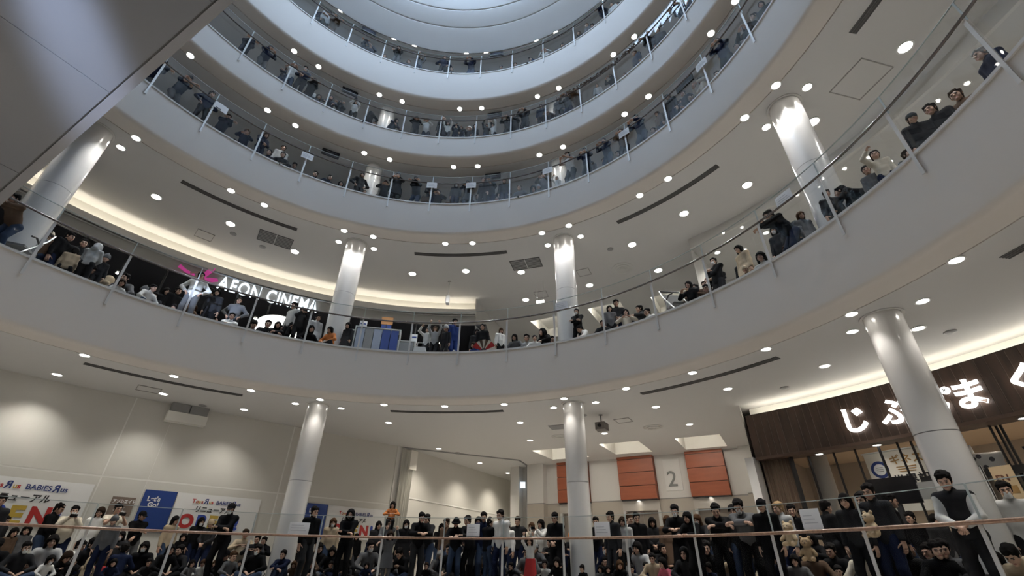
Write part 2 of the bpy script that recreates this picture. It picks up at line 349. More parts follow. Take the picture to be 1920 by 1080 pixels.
for r, a, z, lab in ((12.9, -35.6, 4.89, 'flat grey ceiling speaker by the box on the beige wall'), (12.7, -40.5, 11.45, 'dark round smoke detector beside a light, cinema ceiling'), (12.9, -35.5, 11.45, 'grey round smoke detector behind the twin grille'), (12.3, 33, 11.45, 'grey round smoke detector right of the middle column'),
                     (12.9, 70.8, 4.89, 'small grey smoke detector beside the far right downlight'), (13.2, 53.0, 4.89, 'small grey smoke detector in front of the shop cove'), (17.5, 1, 4.89, 'grey flat speaker at the mouth of the corridor'), (12.2, 25.5, 4.89, 'round grey detector left of the projector')):
    small_lathe('smoke_detector', lab, 'detector', r, a, z, SPK, M_grey)
pj = empty('projector', (*pol(12.4, 28), 4.89), -R_(28)); tag(pj, 'dark grey projector hanging by a short rod from the ceiling right of the column', 'projector')
MB().lathe([(.02, -.28), (.02, -.02), (.07, -.02), (.07, -.001)], 0, 360, 14).build('rod', M_grey, pj)
MB().prism([(-.16, -.2), (.16, -.2), (.19, .2), (-.19, .2)], -.52, -.28).build('body', mat('projector_shell', (.10, .09, .085), .5), pj)
b = MB(); b.tube([(0, -.2, -.4), (0, -.25, -.4)], .06, 14); b.build('lens', M_black_gloss, pj)
cmx = empty('ceiling_camera', (*pol(13.0, -.5), 11.45), 0); tag(cmx, 'small camera hanging on a long white rod in front of the cinema cove', 'camera')
MB().tube([(0, 0, 0), (0, 0, -.75)], .018, 8).build('rod', M_steel, cmx)
MB().tube([(0, 0, -.002), (0, 0, -.05)], .08, 14).build('ceiling_plate', M_steel, cmx)
MB().box(-.07, .07, -.12, .12, -1.15, -.75).build('housing', M_white, cmx); MB().box(-.085, -.07, -.1, .1, -1.12, -.78).build('face_plate', M_dark, cmx)

# ================================================================ BOTTOM STOREY WALLS
# left wall: curved, then straight; panels with pale joints
WR = 13.37
wl = struct(MB().lathe([(WR+.004, 0), (WR+.004, 4.89)], -95, -38.5, 60).build('wall_left', M_joint))
S0 = Vector((*pol(WR, -38.5), 0)); S1 = Vector((-2.04, 16.43, 0)); SD = (S1-S0).normalized(); SN = Vector((SD.y, -SD.x, 0)); SL = (S1-S0).length
def sp(u, off=0, z=0): p = S0+SD*u+SN*off; return Vector((p.x, p.y, z))
b = MB(); b.add([sp(0, -.004), sp(SL, -.004), sp(SL, -.004, 4.89), sp(0, -.004, 4.89)], [(0, 1, 2, 3)])
struct(b.build('wall_left', M_joint))
for z0, z1 in ((0, 2.53), (2.575, 4.885)):
    for a0, a1 in ((-95, -80), (-79.8, -62), (-61.85, -43.35), (-43.2, -38.55)):
        b = MB(); b.arcbox(WR, WR+.028, z0, z1, a0, a1, 14); obj('panel', b.mesh('panel'), M_wall, wl)
    for u0, u1 in ((0.0, 3.86), (3.91, SL-.25)):
        b = MB(); vs = [sp(u, o, z) for z in (z0, z1) for u, o in ((u0, 0), (u1, 0), (u1, -.028), (u0, -.028))]
        b.add(vs, [(0, 1, 2, 3), (7, 6, 5, 4), (0, 4, 5, 1), (1, 5, 6, 2), (2, 6, 7, 3), (3, 7, 4, 0)]); obj('panel', b.mesh('panel'), M_wall, wl)
b = MB(); p = [sp(SL-.25, .02), sp(SL+.05, .02), sp(SL+.05, -.4), sp(SL-.25, -.4)]; b.prism([(q.x, q.y) for q in p], 0, 4.89); struct(b.build('trim_7', M_plaster))
# soffit box on the wall head with two dark grille panels
vb = empty('wall_ventilation_box', sp(.3, 0, 0)); tag(vb, 'cream box with two dark grille panels under the ceiling on the beige wall', 'vent box')
def spbox(u0, u1, o0, o1, z0, z1, m, nm, par):
    L = Vector(par.location); b = MB(); q = [sp(u0, o0)-L, sp(u1, o0)-L, sp(u1, o1)-L, sp(u0, o1)-L]; b.prism([(p.x, p.y) for p in q], z0, z1); return b.build(nm, m, par)
spbox(-.22, .92, .02, .33, 4.30, 4.60, M_cream, 'body', vb); spbox(-.18, .33, .02, .30, 4.61, 4.885, M_grey, 'grille', vb); spbox(.36, .88, .02, .30, 4.61, 4.885, M_grey, 'grille', vb)
def arc_part(par, r0, r1, z0, z1, a0, a1, m, nm, seg=6):
    b = MB(); b.arcbox(r0, r1, z0, z1, a0, a1, seg); me = b.mesh(nm); L = Vector(par.location) if par else Vector()
    for v in me.vertices: v.co -= L
    return obj(nm, me, m, par)
# white curtain at the end of the left wall
ct = MB(); n = 40; C0 = Vector((-2.0, 16.35, 0)); CD = Vector((.62, .78, 0)); CN = Vector((CD.y, -CD.x, 0))
for i in range(n+1):
    for z in (0.05, 2.4, 4.8):
        w = .55+.15*(z/4.8); q = C0+CD*(w*i/n)+CN*(.06*math.sin(i*1.15)+.03*math.sin(i*.43+z)); ct.v.append((q.x, q.y, z))
for i in range(n):
    for j in range(2): ct.f.append((i*3+j, (i+1)*3+j, (i+1)*3+j+1, i*3+j+1))
ct.m = [0]*len(ct.f); cto = ct.build('curtain', mat('white_curtain', (.66, .65, .61), .8), smooth=True); tag(cto, 'white floor length curtain bunched at the end of the beige wall', 'curtain')
MB().tube([C0+Vector((0, 0, 4.83)), C0+CD*.75+Vector((0, 0, 4.83))], .02, 8).build('curtain_rod', M_steel, cto)
# corridor beyond
K0 = Vector((-1.93, 16.55, 0)); KD = Vector((.458, .889, 0)); KN = Vector((.889, -.458, 0))
kw = MB(); kw.add([K0, K0+KD*13, K0+KD*13+Vector((0, 0, 2.88)), K0+Vector((0, 0, 2.88))], [(0, 1, 2, 3)])
kwl = struct(kw.build('wall_corridor', M_wall))
kw = MB(); kw.add([K0+Vector((0, 0, 2.92)), K0+KD*13+Vector((0, 0, 2.92)), K0+KD*13+Vector((0, 0, 4.89)), K0+Vector((0, 0, 4.89))], [(0, 1, 2, 3)]); struct(kw.build('wall_corridor', M_wall))
kw = MB(); kw.bar(K0+Vector((0, 0, 2.90)), K0+KD*13+Vector((0, 0, 2.90)), .04, .05); struct(kw.build('trim_8', M_joint))
kw = MB(); e = K0+KD*13; kw.add([e, e+KN*6, e+KN*6+Vector((0, 0, 4.89)), e+Vector((0, 0, 4.89))], [(0, 1, 2, 3)]); struct(kw.build('wall_corridor', M_wall))
kw = MB(); kw.bar(sp(SL, 0, 4.865), Vector((3.2, 19.0, 4.865)), .06, .05); kw.bar(Vector((3.2, 19.0, 4.865)), ep(-4.2, .5, 4.865), .06, .05); struct(kw.build('trim_9', M_grey))
kb = MB(); q = K0+KD*.35
kb.prism([((K0+KD*u+KN*o).x, (K0+KD*u+KN*o).y) for u, o in ((.15, 0), (.62, 0), (.62, .25), (.15, .25))], 4.0, 4.8); o = kb.build('wall_light_box', mat('lit_box_face', (.85, .82, .76), .6)); tag(o, 'white oblong box high on the corridor wall beside the curtain', 'box')

# lift hall: wall, wainscot, piers
def epbox(u0, u1, o0, o1, z0, z1, m, nm, par=None):
    b = MB(); pts = [ep(u0, o0), ep(u1, o0), ep(u1, o1), ep(u0, o1)]; b.prism([(p.x, p.y) for p in pts], z0, z1)
    me = b.mesh(nm)
    if par:
        L = Vector(par.location)
        for v in me.vertices: v.co -= L
    return obj(nm, me, m, par)
M_wains = mat('wainscot_laminate', (.40, .36, .31), .5)
M_orange = wood_mat('orange_wood_panel', (.20, .048, .018), (.25, .066, .026), (1, 1, 6), .5)
M_lift = mat('lift_door_steel', (.28, .24, .21), .4, metal=.5)
for (u0, u1) in ((-4.2, -2.6), (-1.0, .52), (2.2, 3.63), (5.22, 6.6)):
    struct(epbox(u0, u1, -.3, 0, 3.07, 4.89, M_plaster, 'wall_back')); w = struct(epbox(u0, u1, -.3, .0, 0, 3.03, M_wains, 'wall_back')); struct(epbox(u0, u1, -.3, -.02, 3.03, 3.07, M_grey, 'trim_10'))
for i, (u0, u1) in enumerate(((-2.6, -1.0), (.52, 2.2), (3.63, 5.22))):
    struct(epbox(u0, u1, -.35, -.25, 0, 4.89, M_plaster, 'wall_back'))
    wh = ('left', 'middle', 'right')[i]
    t = empty('lift_portal', ep((u0+u1)/2, 0, 0)); tag(t, 'lift portal with stacked orange wood panels above the door, %s of the three' % wh, 'elevator', 'lift portals with orange panels')
    for k in range(4):
        o = epbox(u0+.0, u1-.02, -.2, .30, 3.05+k*.575, 3.05+k*.575+.55, M_orange, 'panel', t)
    epbox(u0+.03, u1-.05, -.2, .26, 3.0, 5.33, M_dark, 'panel_backing', t)
    epbox(u0, u1, -.2, .10, 2.6, 3.0, mat('lintel_stone', (.46, .43, .39), .5), 'lintel', t)
    epbox(u0, u0+.12, -.2, .08, 0, 2.6, M_steel, 'jamb', t); epbox(u1-.12, u1, -.2, .08, 0, 2.6, M_steel, 'jamb', t)
    m = (u0+u1)/2
    epbox(u0+.12, m-.005, -.18, -.12, 0, 2.59, M_lift, 'door_leaf', t); epbox(m+.005, u1-.12, -.18, -.12, 0, 2.59, M_lift, 'door_leaf', t)
    d = obj('downlight', ring_m, loc=ep(m-.05, .2, 2.99)); d.scale = (.6, .6, 1); tag(d, 'small downlight under the orange panels of the %s lift' % wh, 'ceiling light', 'small downlights over the lift doors'); obj('lamp', disc_d, parent=d); obj('lamp_beam', spot('spot_lift', 18, 70, .4, (1, .85, .6)), parent=d, loc=(0, 0, -.03))
# pockets of light in the ceiling (both storeys)
for z in (4.89, 11.45):
    for i, P in enumerate(PK):
        b = MB()
        for k in range(4):
            a, c = P[k], P[(k+1) % 4]; b.add([(*a, z), (*c, z), (*c, z+.55), (*a, z+.55)], [(0, 1, 2, 3)])
        b.add([(*q, z+.55) for q in P], [(0, 1, 2, 3)]); struct(b.build('ceiling', M_cream))
        a, c = Vector((*P[0], 0)), Vector((*P[1], 0)); d = (c-a).normalized()
        t = empty('cove_light', (*(a+c).xy*.5, z)); tag(t, 'hidden strip lamp inside the %s ceiling pocket %s' % (('left', 'middle', 'right')[i], 'before the orange lift panels' if z < 5 else 'of the cinema storey'), 'lamp')
        b = MB(); L = Vector(t.location)
        for s0 in (a+(-EN)*.12,): b.bar(s0+d*.15+Vector((0, 0, z+.30))-L, s0+(c-a)-d*.15+Vector((0, 0, z+.30))-L, .04, .04)
        b.build('lamp', mat('pocket_led', (1, 1, 1), .5, emit=(1, .94, .84), estr=85), t)
# floor number plate
t = empty('floor_number_plate', ep(2.93, .02, 0)); tag(t, 'pale plate with large grey numeral 2 between two orange lift portals', 'sign')
epbox(2.57, 3.30, .0, .035, 3.36, 4.68, mat('plate_white', (.72, .71, .69), .5), 'plate', t)
me = map_mesh(text_mesh('2', .92, .02), on_plane(ep(2.66, .06), ED, 3.53, EN)); L = Vector(t.location)
for v in me.vertices: v.co -= L
obj('numeral', me, mat('numeral_grey', (.16, .16, .155), .4, metal=.4), t)
# piers left of the lifts
struct(epbox(-4.2, -3.3, -.3, .45, 3.07, 4.89, M_plaster, 'wall_pier')); struct(epbox(-4.2, -3.3, -.3, .45, 0, 3.03, M_wains, 'wall_pier')); struct(epbox(-4.19, -3.31, -.3, .44, 3.03, 3.07, M_grey, 'trim_11'))
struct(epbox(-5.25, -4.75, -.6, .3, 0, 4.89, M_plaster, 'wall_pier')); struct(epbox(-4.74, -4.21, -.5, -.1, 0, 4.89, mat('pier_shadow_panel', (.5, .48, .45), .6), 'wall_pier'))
struct(epbox(-4.24, -4.2, -.3, .455, 0, 4.89, M_grey, 'trim_12'))
struct(epbox(-5.0, -4.9, -8, -.6, 0, 4.89, M_wall, 'wall_corridor'))
ex = empty('exit_sign', ep(-4.5, .35, 3.95)); tag(ex, 'small glowing bluish white sign box on the pier left of the lifts', 'sign')
MB().box(-.12, .12, -.05, .05, -.14, .14).build('lit_face', mat('exit_face', (1, 1, 1), .5, emit=(.72, .86, 1), estr=1.6), ex); MB().box(-.14, .14, -.02, .06, .14, .17).build('hanger', M_steel, ex)
# right end of the lift wall to the shop
b = MB(); p0 = ep(6.6, 0); p1 = Vector((*pol(13.9, 46.0), 0)); b.add([p0, p1, p1+Vector((0, 0, 4.89)), p0+Vector((0, 0, 4.89))], [(0, 1, 2, 3)]); struct(b.build('wall_right', M_plaster))
struct(epbox(5.85, 6.6, 0, .45, 3.07, 4.89, M_plaster, 'wall_pier')); struct(epbox(5.85, 6.6, 0, .45, 0, 3.05, M_wains, 'wall_pier'))
b = MB(); p = pol(13.85, 46.3); b.prism([pol(13.8, 45.2), pol(13.8, 46.2), pol(14.3, 46.2), pol(14.3, 45.2)], 0, 3.3); struct(b.build('wall_pier', M_white))

# ---------------------------------------------------------------- pillow shop on the right
SR = 13.9; A0, A1 = 46.4, 90
sh = empty('shop_fascia', pol(SR, 60, 0)); tag(sh, 'dark brown wood plank shop fascia with white lit letters on the right', 'shop sign')
M_plank = wood_mat('dark_walnut_plank', (.036, .020, .013), (.085, .050, .034), (6, 6, 1.2), .45)
a = A0; random.seed(3)
while a < A1:
    w = random.choice((.16, .22, .26, .19)); da = math.degrees(w/SR)
    o = arc_part(sh, SR-random.choice((.001, .004, .008)), SR+.05, 3.30, 4.52, a, a+da-.06, M_plank, 'plank', 1); a += da
arc_part(sh, SR+.003, SR+.10, 3.29, 4.53, A0, A1, mat('plank_gap', (.20, .15, .12), .5), 'backing', 40)
arc_part(sh, SR-.02, SR+.55, 3.22, 3.295, A0, A1, mat('soffit_board', (.10, .06, .042), .5), 'soffit', 40)
arc_part(sh, SR+.0, SR+.55, 4.50, 4.535, A0, A1, M_dark, 'top_board', 40)
arc_part(sh, SR+.25, SR+.31, 4.54, 4.575, A0+.5, A1, M_cove, 'lamp', 60)
struct(arc_part(None, 14.55, 14.62, 3.3, 4.89, A0-.2, A1, M_cream, 'wall_right', 60))
L = Vector(sh.location)
def sign_text(s, az, z, size, bold):
    me = map_mesh(text_mesh(s, size, .03, 'CENTER', bold), on_cyl(SR-.06, az, z))
    for v in me.vertices: v.co -= L
    o = obj('letter', me, M_sign_lit, sh); o['label'] = 'white lit letter'
for s, az_ in (('じ', 57.95), ('ぶ', 61.9), ('ん', 65.0), ('ま', 68.1), ('く', 72.2), ('ら', 75.8)): sign_text(s, az_, 3.58, .70, .013)
b = MB(); b.tube([Vector(pol(SR-.03, 66.55, 4.02))-L, Vector(pol(SR-.09, 66.55, 4.02))-L], .085, 24); o = b.build('badge', M_sign_lit, sh); o['label'] = 'round white lit badge'
me = map_mesh(text_mesh('R', .11, .004, 'CENTER', .003), on_cyl(SR-.095, 66.55, 3.98))
for v in me.vertices: v.co -= L
obj('badge_letter', me, M_grey, sh)
# shop interior
M_tan = mat('tan_shop_plaster', (.50, .385, .27), .8); M_shopwall = mat('taupe_shop_wall', (.32, .275, .23), .8)
struct(arc_part(None, 14.62, 20, 3.6, 3.7, A0, 95, M_tan, 'ceiling', 40)); struct(arc_part(None, 18.6, 18.7, 0, 3.6, A0, 95, M_shopwall, 'wall_shop', 40))
b = MB(); b.add([pol(14.3, A0, 0), pol(18.7, A0, 0), pol(18.7, A0, 3.6), pol(14.3, A0, 3.6)], [(0, 1, 2, 3)]); struct(b.build('wall_shop', M_shopwall))
for a, r in ((52, 16.3), (57.5, 16.2), (61, 17), (65, 15.8), (68.5, 15.4), (70.5, 16.4), (73, 15.6), (77, 16), (82, 15.6)): downlight(*pol(r, a), 3.6, 'spot_shop', 'warm round downlight inside the pillow shop behind the glass', 'shop interior downlights', True, .8)
for a in (52.9, 58.6, 70.2): 
    d = obj('downlight', ring_m, loc=pol(SR+.3, a, 3.215)); d.scale = (.7, .7, 1); tag(d, 'small downlight in the soffit under the dark plank fascia', 'ceiling light', 'soffit downlights of the shop'); obj('lamp', disc_d, parent=d)
spot('spot_banner_fill', 45, 110, .8, (1, .93, .82))  # fill downlights added only to brighten the banner
for a in (57.3, 59.4): downlight(*pol(14.72, a), 3.6, 'spot_banner_fill', 'small added downlight brightening the hanging white banner in the shop window', 'added banner fill downlights', True, .6)
gf = empty('shop_glass_front', pol(14.3, 60, 0)); tag(gf, 'shop window with thin black mullions under the plank fascia', 'shop window')
MA = [51.6, 54.2, 56.3, 58.5, 60.2, 62.6, 65.2, 67.6, 70.2, 73, 76, 79, 82, 85]
for i, a in enumerate(MA):
    w = .035 if i % 3 == 0 else .018
    b = MB(); b.bar(Vector(pol(14.3, a, 0))-Vector(gf.location), Vector(pol(14.3, a, 3.22))-Vector(gf.location), w, .05); b.build('mullion', M_dark, gf)
    if i+1 < len(MA):
        b = MB(); q = [Vector(pol(14.3, aa, zz))-Vector(gf.location) for aa, zz in ((a, 0), (MA[i+1], 0), (MA[i+1], 3.22), (a, 3.22))]; b.add(q, [(0, 1, 2, 3)]); b.build('pane', M_glass, gf)
# brown slat curtain and dark post at the shop's left end
sb = empty('slat_screen', pol(14.1, 48.3, 0)); tag(sb, 'screen of vertical brown slats at the left end of the shop', 'screen')
M_slat = wood_mat('brown_slat', (.13, .085, .06), (.20, .14, .10), (8, 8, 1), .6)
for i in range(14):
    a = 46.9+i*.205; b = MB(); b.bar(Vector(pol(14.1+.02*(i % 2), a, 0))-Vector(sb.location), Vector(pol(14.1+.02*(i % 2), a, 3.21))-Vector(sb.location), .045, .04); b.build('slat', M_slat, sb)
b = MB(); b.bar(Vector(pol(14.08, 50.0, 0))-Vector(sb.location), Vector(pol(14.08, 50.0, 3.21))-Vector(sb.location), .09, .09); b.build('post', M_dark, sb)
b = MB(); b.lathe([(.26, 0), (.26, 3.6)], 0, 360, 28, c=pol(15.2, 51.2)); o = b.build('column', mat('shop_grey_column', (.45, .43, .40), .4), smooth=True); tag(o, 'grey round column inside the shop beside the slat screen', 'column')
# hanging record banner inside the window
def flat_thing(name, label, cat, r, a, w, h, z0, m, thick=.012, tilt=0):
    t = empty(name, pol(r, a, z0), -R_(a)+tilt); tag(t, label, cat); MB().box(-w/2, w/2, 0, thick, 0, h).build('sheet', m, t); return t
def put_text(t, s, x, z, size, m, nm='lettering', bold=0.0, align='LEFT', flip=False, shear=0):
    me = text_mesh(s, size, .002, align, bold, shear)
    for v in me.vertices: v.co = Vector(((-v.co.x if flip else v.co.x)+x, -.004-v.co.z, v.co.y+z))
    return obj(nm, me, m, t)
M_ink = mat('black_ink', (.015, .015, .018), .6); M_red = mat('red_print', (.45, .03, .03), .5); M_gold = mat('gold_print', (.42, .25, .09), .5); M_navy = mat('navy_print', (.02, .04, .18), .5)
bn = flat_thing('hanging_banner', 'long white banner with a round dark seal and Japanese text in the shop window', 'banner', 15.1, 58.3, 1.35, 1.45, 1.75, mat('pale_banner', (.86, .83, .76), .6))  # plain pale sheet, brightened by the added downlights
b = MB(); b.tube([(-.72, 0, 1.45), (.72, 0, 1.45)], .02, 8); b.build('banner_rail', M_white, bn)
def ring_xz(t, x, z, r0, r1, m, nm, y=-.004):
    b = MB(); n = 32
    vs = [(x+r*math.cos(2*math.pi*i/n), y, z+r*math.sin(2*math.pi*i/n)) for r in (r0, r1) for i in range(n)]
    b.add(vs, [(i, (i+1) % n, n+(i+1) % n, n+i) for i in range(n)]); return b.build(nm, m, t)
ring_xz(bn, -.40, 1.02, .14, .21, M_navy, 'seal_ring'); ring_xz(bn, -.40, 1.02, .0, .135, M_white, 'seal_face')
for i in range(3): MB().box(-.48, -.32, -.008, -.005, .97+i*.045, .985+i*.045).build('seal_line', M_grey, bn)
put_text(bn, 'ギネス', -.12, 1.12, .25, M_gold, bold=.004); put_text(bn, '世界記', -.18, .62, .27, M_ink, bold=.006)
for i in range(3): MB().box(-.02+i*.02, .42-i*.02, -.006, -.004, 1.02-i*.055, 1.04-i*.055).build('text_line', M_gold, bn)
for i in range(2): MB().box(-.58, -.22, -.006, -.004, .56+i*.11, .635+i*.11).build('caption_block', M_gold, bn)
put_text(bn, 'OF', .45, .12, .22, M_gold, bold=.004)
mo = empty('display_monitor', pol(12.9, 60.6, 0), -R_(60.6)+.1); tag(mo, 'large black monitor on a stand seen from behind before the banner', 'monitor')
MB().box(-.46, .46, -.03, .03, 1.72, 2.26).build('screen', M_black_gloss, mo); MB().box(-.05, .05, -.02, .06, .05, 1.8).build('stand', M_dark, mo); MB().box(-.3, .3, -.2, .2, 0, .05).build('base', M_dark, mo)
o = flat_thing('notice_board', 'grey board beside the black monitor in front of the shop', 'board', 13.2, 63.1, .42, .34, 1.80, M_grey); MB().box(-.02, .02, .0, .03, -1.80, 0).build('leg', M_dark, o)
# pillow shelf
ps = empty('pillow_shelf', pol(14.75, 69, 0), -R_(69)); tag(ps, 'dark display shelf for pillows in the right shop window', 'shelf')
MB().box(-2.2, 2.2, -.25, .30, 2.32, 2.37).build('shelf_board', M_dark, ps); MB().box(-2.2, 2.2, -.26, -.23, 2.25, 2.42).build('front_rail', M_dark, ps)
for x in (-2.1, -.35, -.27, 2.1): MB().box(x-.02, x+.02, -.22, -.18, 0, 3.5).build('upright', M_dark, ps)
MB().box(-2.2, 2.2, .28, .32, 0, 2.32).build('back_panel', M_shopwall, ps)
def pillow(x, w, h, lab, m, rot, spots=False, y=0.0):
    t = empty('pillow', Vector(ps.matrix_basis @ Vector((x, y, 2.37))), -R_(69)); t.location = Matrix.Translation(pol(14.75, 69, 0)) @ Matrix.Rotation(-R_(69), 4, 'Z') @ Vector((x, y, 2.37)); tag(t, lab, 'pillow')
    nx, nz = 14, 10; b = MB()
    for s in (-1, 1):
        for j in range(nz+1):
            for i in range(nx+1):
                uu, vv = i/nx*2-1, j/nz*2-1; th = .14*((1-uu**4)*(1-vv**4))**.6
                k = 1+.06*(abs(uu*vv))**1.5
                b.v.append((uu*w/2*k, s*th, h/2+vv*h/2*k))
    N = (nx+1)*(nz+1)
    for s in (0, 1):
        for j in range(nz):
            for i in range(nx): b.f.append(tuple(s*N+q for q in (j*(nx+1)+i, j*(nx+1)+i+1, (j+1)*(nx+1)+i+1, (j+1)*(nx+1)+i)))
    b.m = [0]*len(b.f); c = b.build('cushion', m, t, smooth=True); c.rotation_euler = (0, rot, 0)
    if spots:
        for (px, pz) in ((-.25, .1), (-.12, .28), (.05, .1), (.2, .26), (.27, .08), (-.02, .33)):
            bb = MB(); bb.tube([(px, -.15*((1-(2*px/w)**4)*(1-((pz-h/2)*2/h)**4))**.6-.004, pz), (px, -.15*((1-(2*px/w)**4)*(1-((pz-h/2)*2/h)**4))**.6-.010, pz)], [.05, .048], 14); bb.build('dot', mat('grey_dot', (.10, .10, .12), .8), c)
pillow(-.95, .68, .42, 'white pillow with grey dots lying on the shop window shelf', M_white, .1, True)
pillow(.25, .75, .45, 'dark navy pillow on the shop window shelf at right', mat('navy_cloth_pillow', (.03, .04, .07), .8), -.12)
pillow(-1.25, .3, .62, 'upright white pillow half hidden behind the far right column', M_white, 0, y=.1)
# sign boards in front of the shop
s1 = flat_thing('sign_board', 'framed white board with black Japanese characters and a red star, far right', 'sign', 11.75, 69.6, .36, .80, 1.30, M_white, .02, .1)
for x0, x1, z0, z1 in ((-.18, -.165, 0, .8), (.165, .18, 0, .8), (-.18, .18, .785, .8), (-.18, .18, 0, .015)): MB().box(x0, x1, -.012, .0, z0, z1).build('frame', M_dark, s1)
put_text(s1, '営', -.08, .55, .15, M_ink, bold=.004); put_text(s1, '業', -.08, .42, .12, M_ink)
star = [((.12 if i % 2 == 0 else .05)*math.sin(math.pi*i/5)+.03, (.12 if i % 2 == 0 else .05)*math.cos(math.pi*i/5)+.26) for i in range(10)]
b = MB(); b.add([(x, -.005, z) for x, z in star], [tuple(range(10))]); b.build('star', M_red, s1)
MB().box(-.06, .14, -.006, -.003, .02, .14).build('red_block', M_red, s1); put_text(s1, 'D', -.02, .04, .09, M_white)
MB().box(-.02, .02, .0, .03, -1.3, 0).build('leg', M_dark, s1)
s2 = flat_thing('sign_board', 'orange and cream open sign poster behind the framed board', 'sign', 12.1, 70.9, .32, .75, 1.35, mat('cream_poster', (.72, .55, .34), .6), .015, .0)
put_text(s2, 'EN', -.12, .50, .15, mat('brown_print', (.16, .06, .03), .6), bold=.004); MB().box(-.05, .12, -.006, -.003, .30, .42).build('picture_block', M_gold, s2); MB().box(-.02, .02, .0, .03, -1.35, 0).build('leg', M_dark, s2)

# ---------------------------------------------------------------- banners on the left wall
def on_s(u, z): return lambda co: sp(u+co.x, .02+co.z, z+co.y)
PAL = [(.50, .10, .03), (.42, .22, .04), (.12, .2, .4), (.45, .09, .03)]
M_or = mat('orange_print', (.42, .10, .03), .5); M_yel = mat('yellow_print', (.52, .36, .06), .5); M_blue = mat('blue_print', (.03, .07, .38), .5)
def wall_banner(fn, w, h, label, n=16):
    t = empty('banner', fn(Vector((w/2, h/2, 0)))); L = Vector(t.location); tag(t, label, 'banner', None)
    b = MB()
    for i in range(n+1):
        for z in (0, h): b.v.append(tuple(fn(Vector((w*i/n, z, .012+.006*math.sin(i*1.3))))-L))
    b.f = [(2*i, 2*i+2, 2*i+3, 2*i+1) for i in range(n)]; b.m = [0]*n; b.build('sheet', mat('white_vinyl', (.80, .80, .80), .5), t)
    def tx(s, x, y, size, m, bold=0.0, flip=False, sx=1, shear=0):
        me = text_mesh(s, size, .001, 'LEFT', bold, shear)
        wdt = max([v.co.x for v in me.vertices] or [0])
        for v in me.vertices: v.co = fn(Vector((((wdt-v.co.x) if flip else v.co.x)*sx+x, v.co.y+y, .022+v.co.z)))-L
        obj('lettering', me, m, t); return x+wdt*sx
    return t, tx, L
def banner_print(tx, x0, y, k, cut=None):
    # toys R us  babies R us / renewal / OPEN!
    x = tx('T', x0, y, .20*k, M_red, .004); x = tx('o', x+.005, y, .18*k, M_or, .004); x = tx('y', x+.005, y, .18*k, M_yel, .003); x = tx('s', x+.005, y, .18*k, M_red, .003)
    x = tx('R', x+.01, y-.01, .27*k, M_navy, .005, True); x = tx('u', x+.01, y, .19*k, M_yel, .003); x = tx('s', x+.005, y, .19*k, M_red, .004)
    x = tx('BABiES', x+.10*k, y, .19*k, M_navy, .003); x = tx('R', x+.01, y-.02, .27*k, M_navy, .005, True); x = tx('us', x+.01, y, .19*k, M_navy, .003)
    tx('リニューアル', x0+.15*k, y-.30*k, .24*k, M_ink, .006, sx=.92, shear=.2)
    x = x0-.25*k
    for s, m in (('O', M_red), ('P', M_blue), ('E', M_yel), ('N', M_red), ('!', M_blue)): x = tx(s, x, y-.86*k, .62*k, m, .028)+.08*k
w1, tx, _ = wall_banner(on_cyl(WR-.02, -57.5, 1.25), 3.25, 1.06, 'white shop opening banner with coloured lettering at the left edge of the beige wall')
banner_print(tx, 1.05, .80, .95)
w2, tx, _ = wall_banner(on_s(.90, 1.22), 2.49, 1.08, 'white shop opening banner right of the blue panel, left of the column')
banner_print(tx, .45, .82, .80)
def blue_panel(fn, w, h, label):
    t = empty('poster', fn(Vector((w/2, h/2, 0)))); L = Vector(t.location); tag(t, label, 'poster'); b = MB(); n = 6
    for i in range(n+1):
        for z in (0, h): b.v.append(tuple(fn(Vector((w*i/n, z, .015)))-L))
    b.f = [(2*i, 2*i+2, 2*i+3, 2*i+1) for i in range(n)]; b.m = [0]*n; b.build('sheet', mat('blue_poster', (.012, .045, .22), .5), t)
    for s, x, y in (("Let's", .12, h-.30), ('Go!', .18, h-.46)):
        me = text_mesh(s, .18, .001, 'LEFT', .006)
        for v in me.vertices: v.co = fn(Vector((v.co.x+x, v.co.y+y, .022+v.co.z)))-L
        obj('lettering', me, M_white, t)
blue_panel(on_s(.04, 1.18), .84, 1.12, 'blue poster reading lets go beside the shop banner on the curved wall')
off = 1.5
blue_panel(on_s(5.0, 1.18), .80, 1.15, 'narrow blue poster just right of the left column')
w3, tx, _ = wall_banner(on_s(5.83, 1.22), 2.40, 1.10, 'white shop opening banner between the left column and the curtain')
banner_print(tx, .45, .82, .80)
pb = wall_banner(on_cyl(WR-.02, -41.35, 1.55), .56, .50, 'small brown notice poster left of the blue poster')
pb[0].name = 'poster'; pb[0]['category'] = 'poster'; pb[0].children[0].data.materials[0] = mat('brown_poster', (.20, .15, .12), .6); pb[1]('アソシエイト', .03, .34, .115, M_white, .004, sx=.8); pb[1]('募集', .12, .10, .16, M_white, .002)

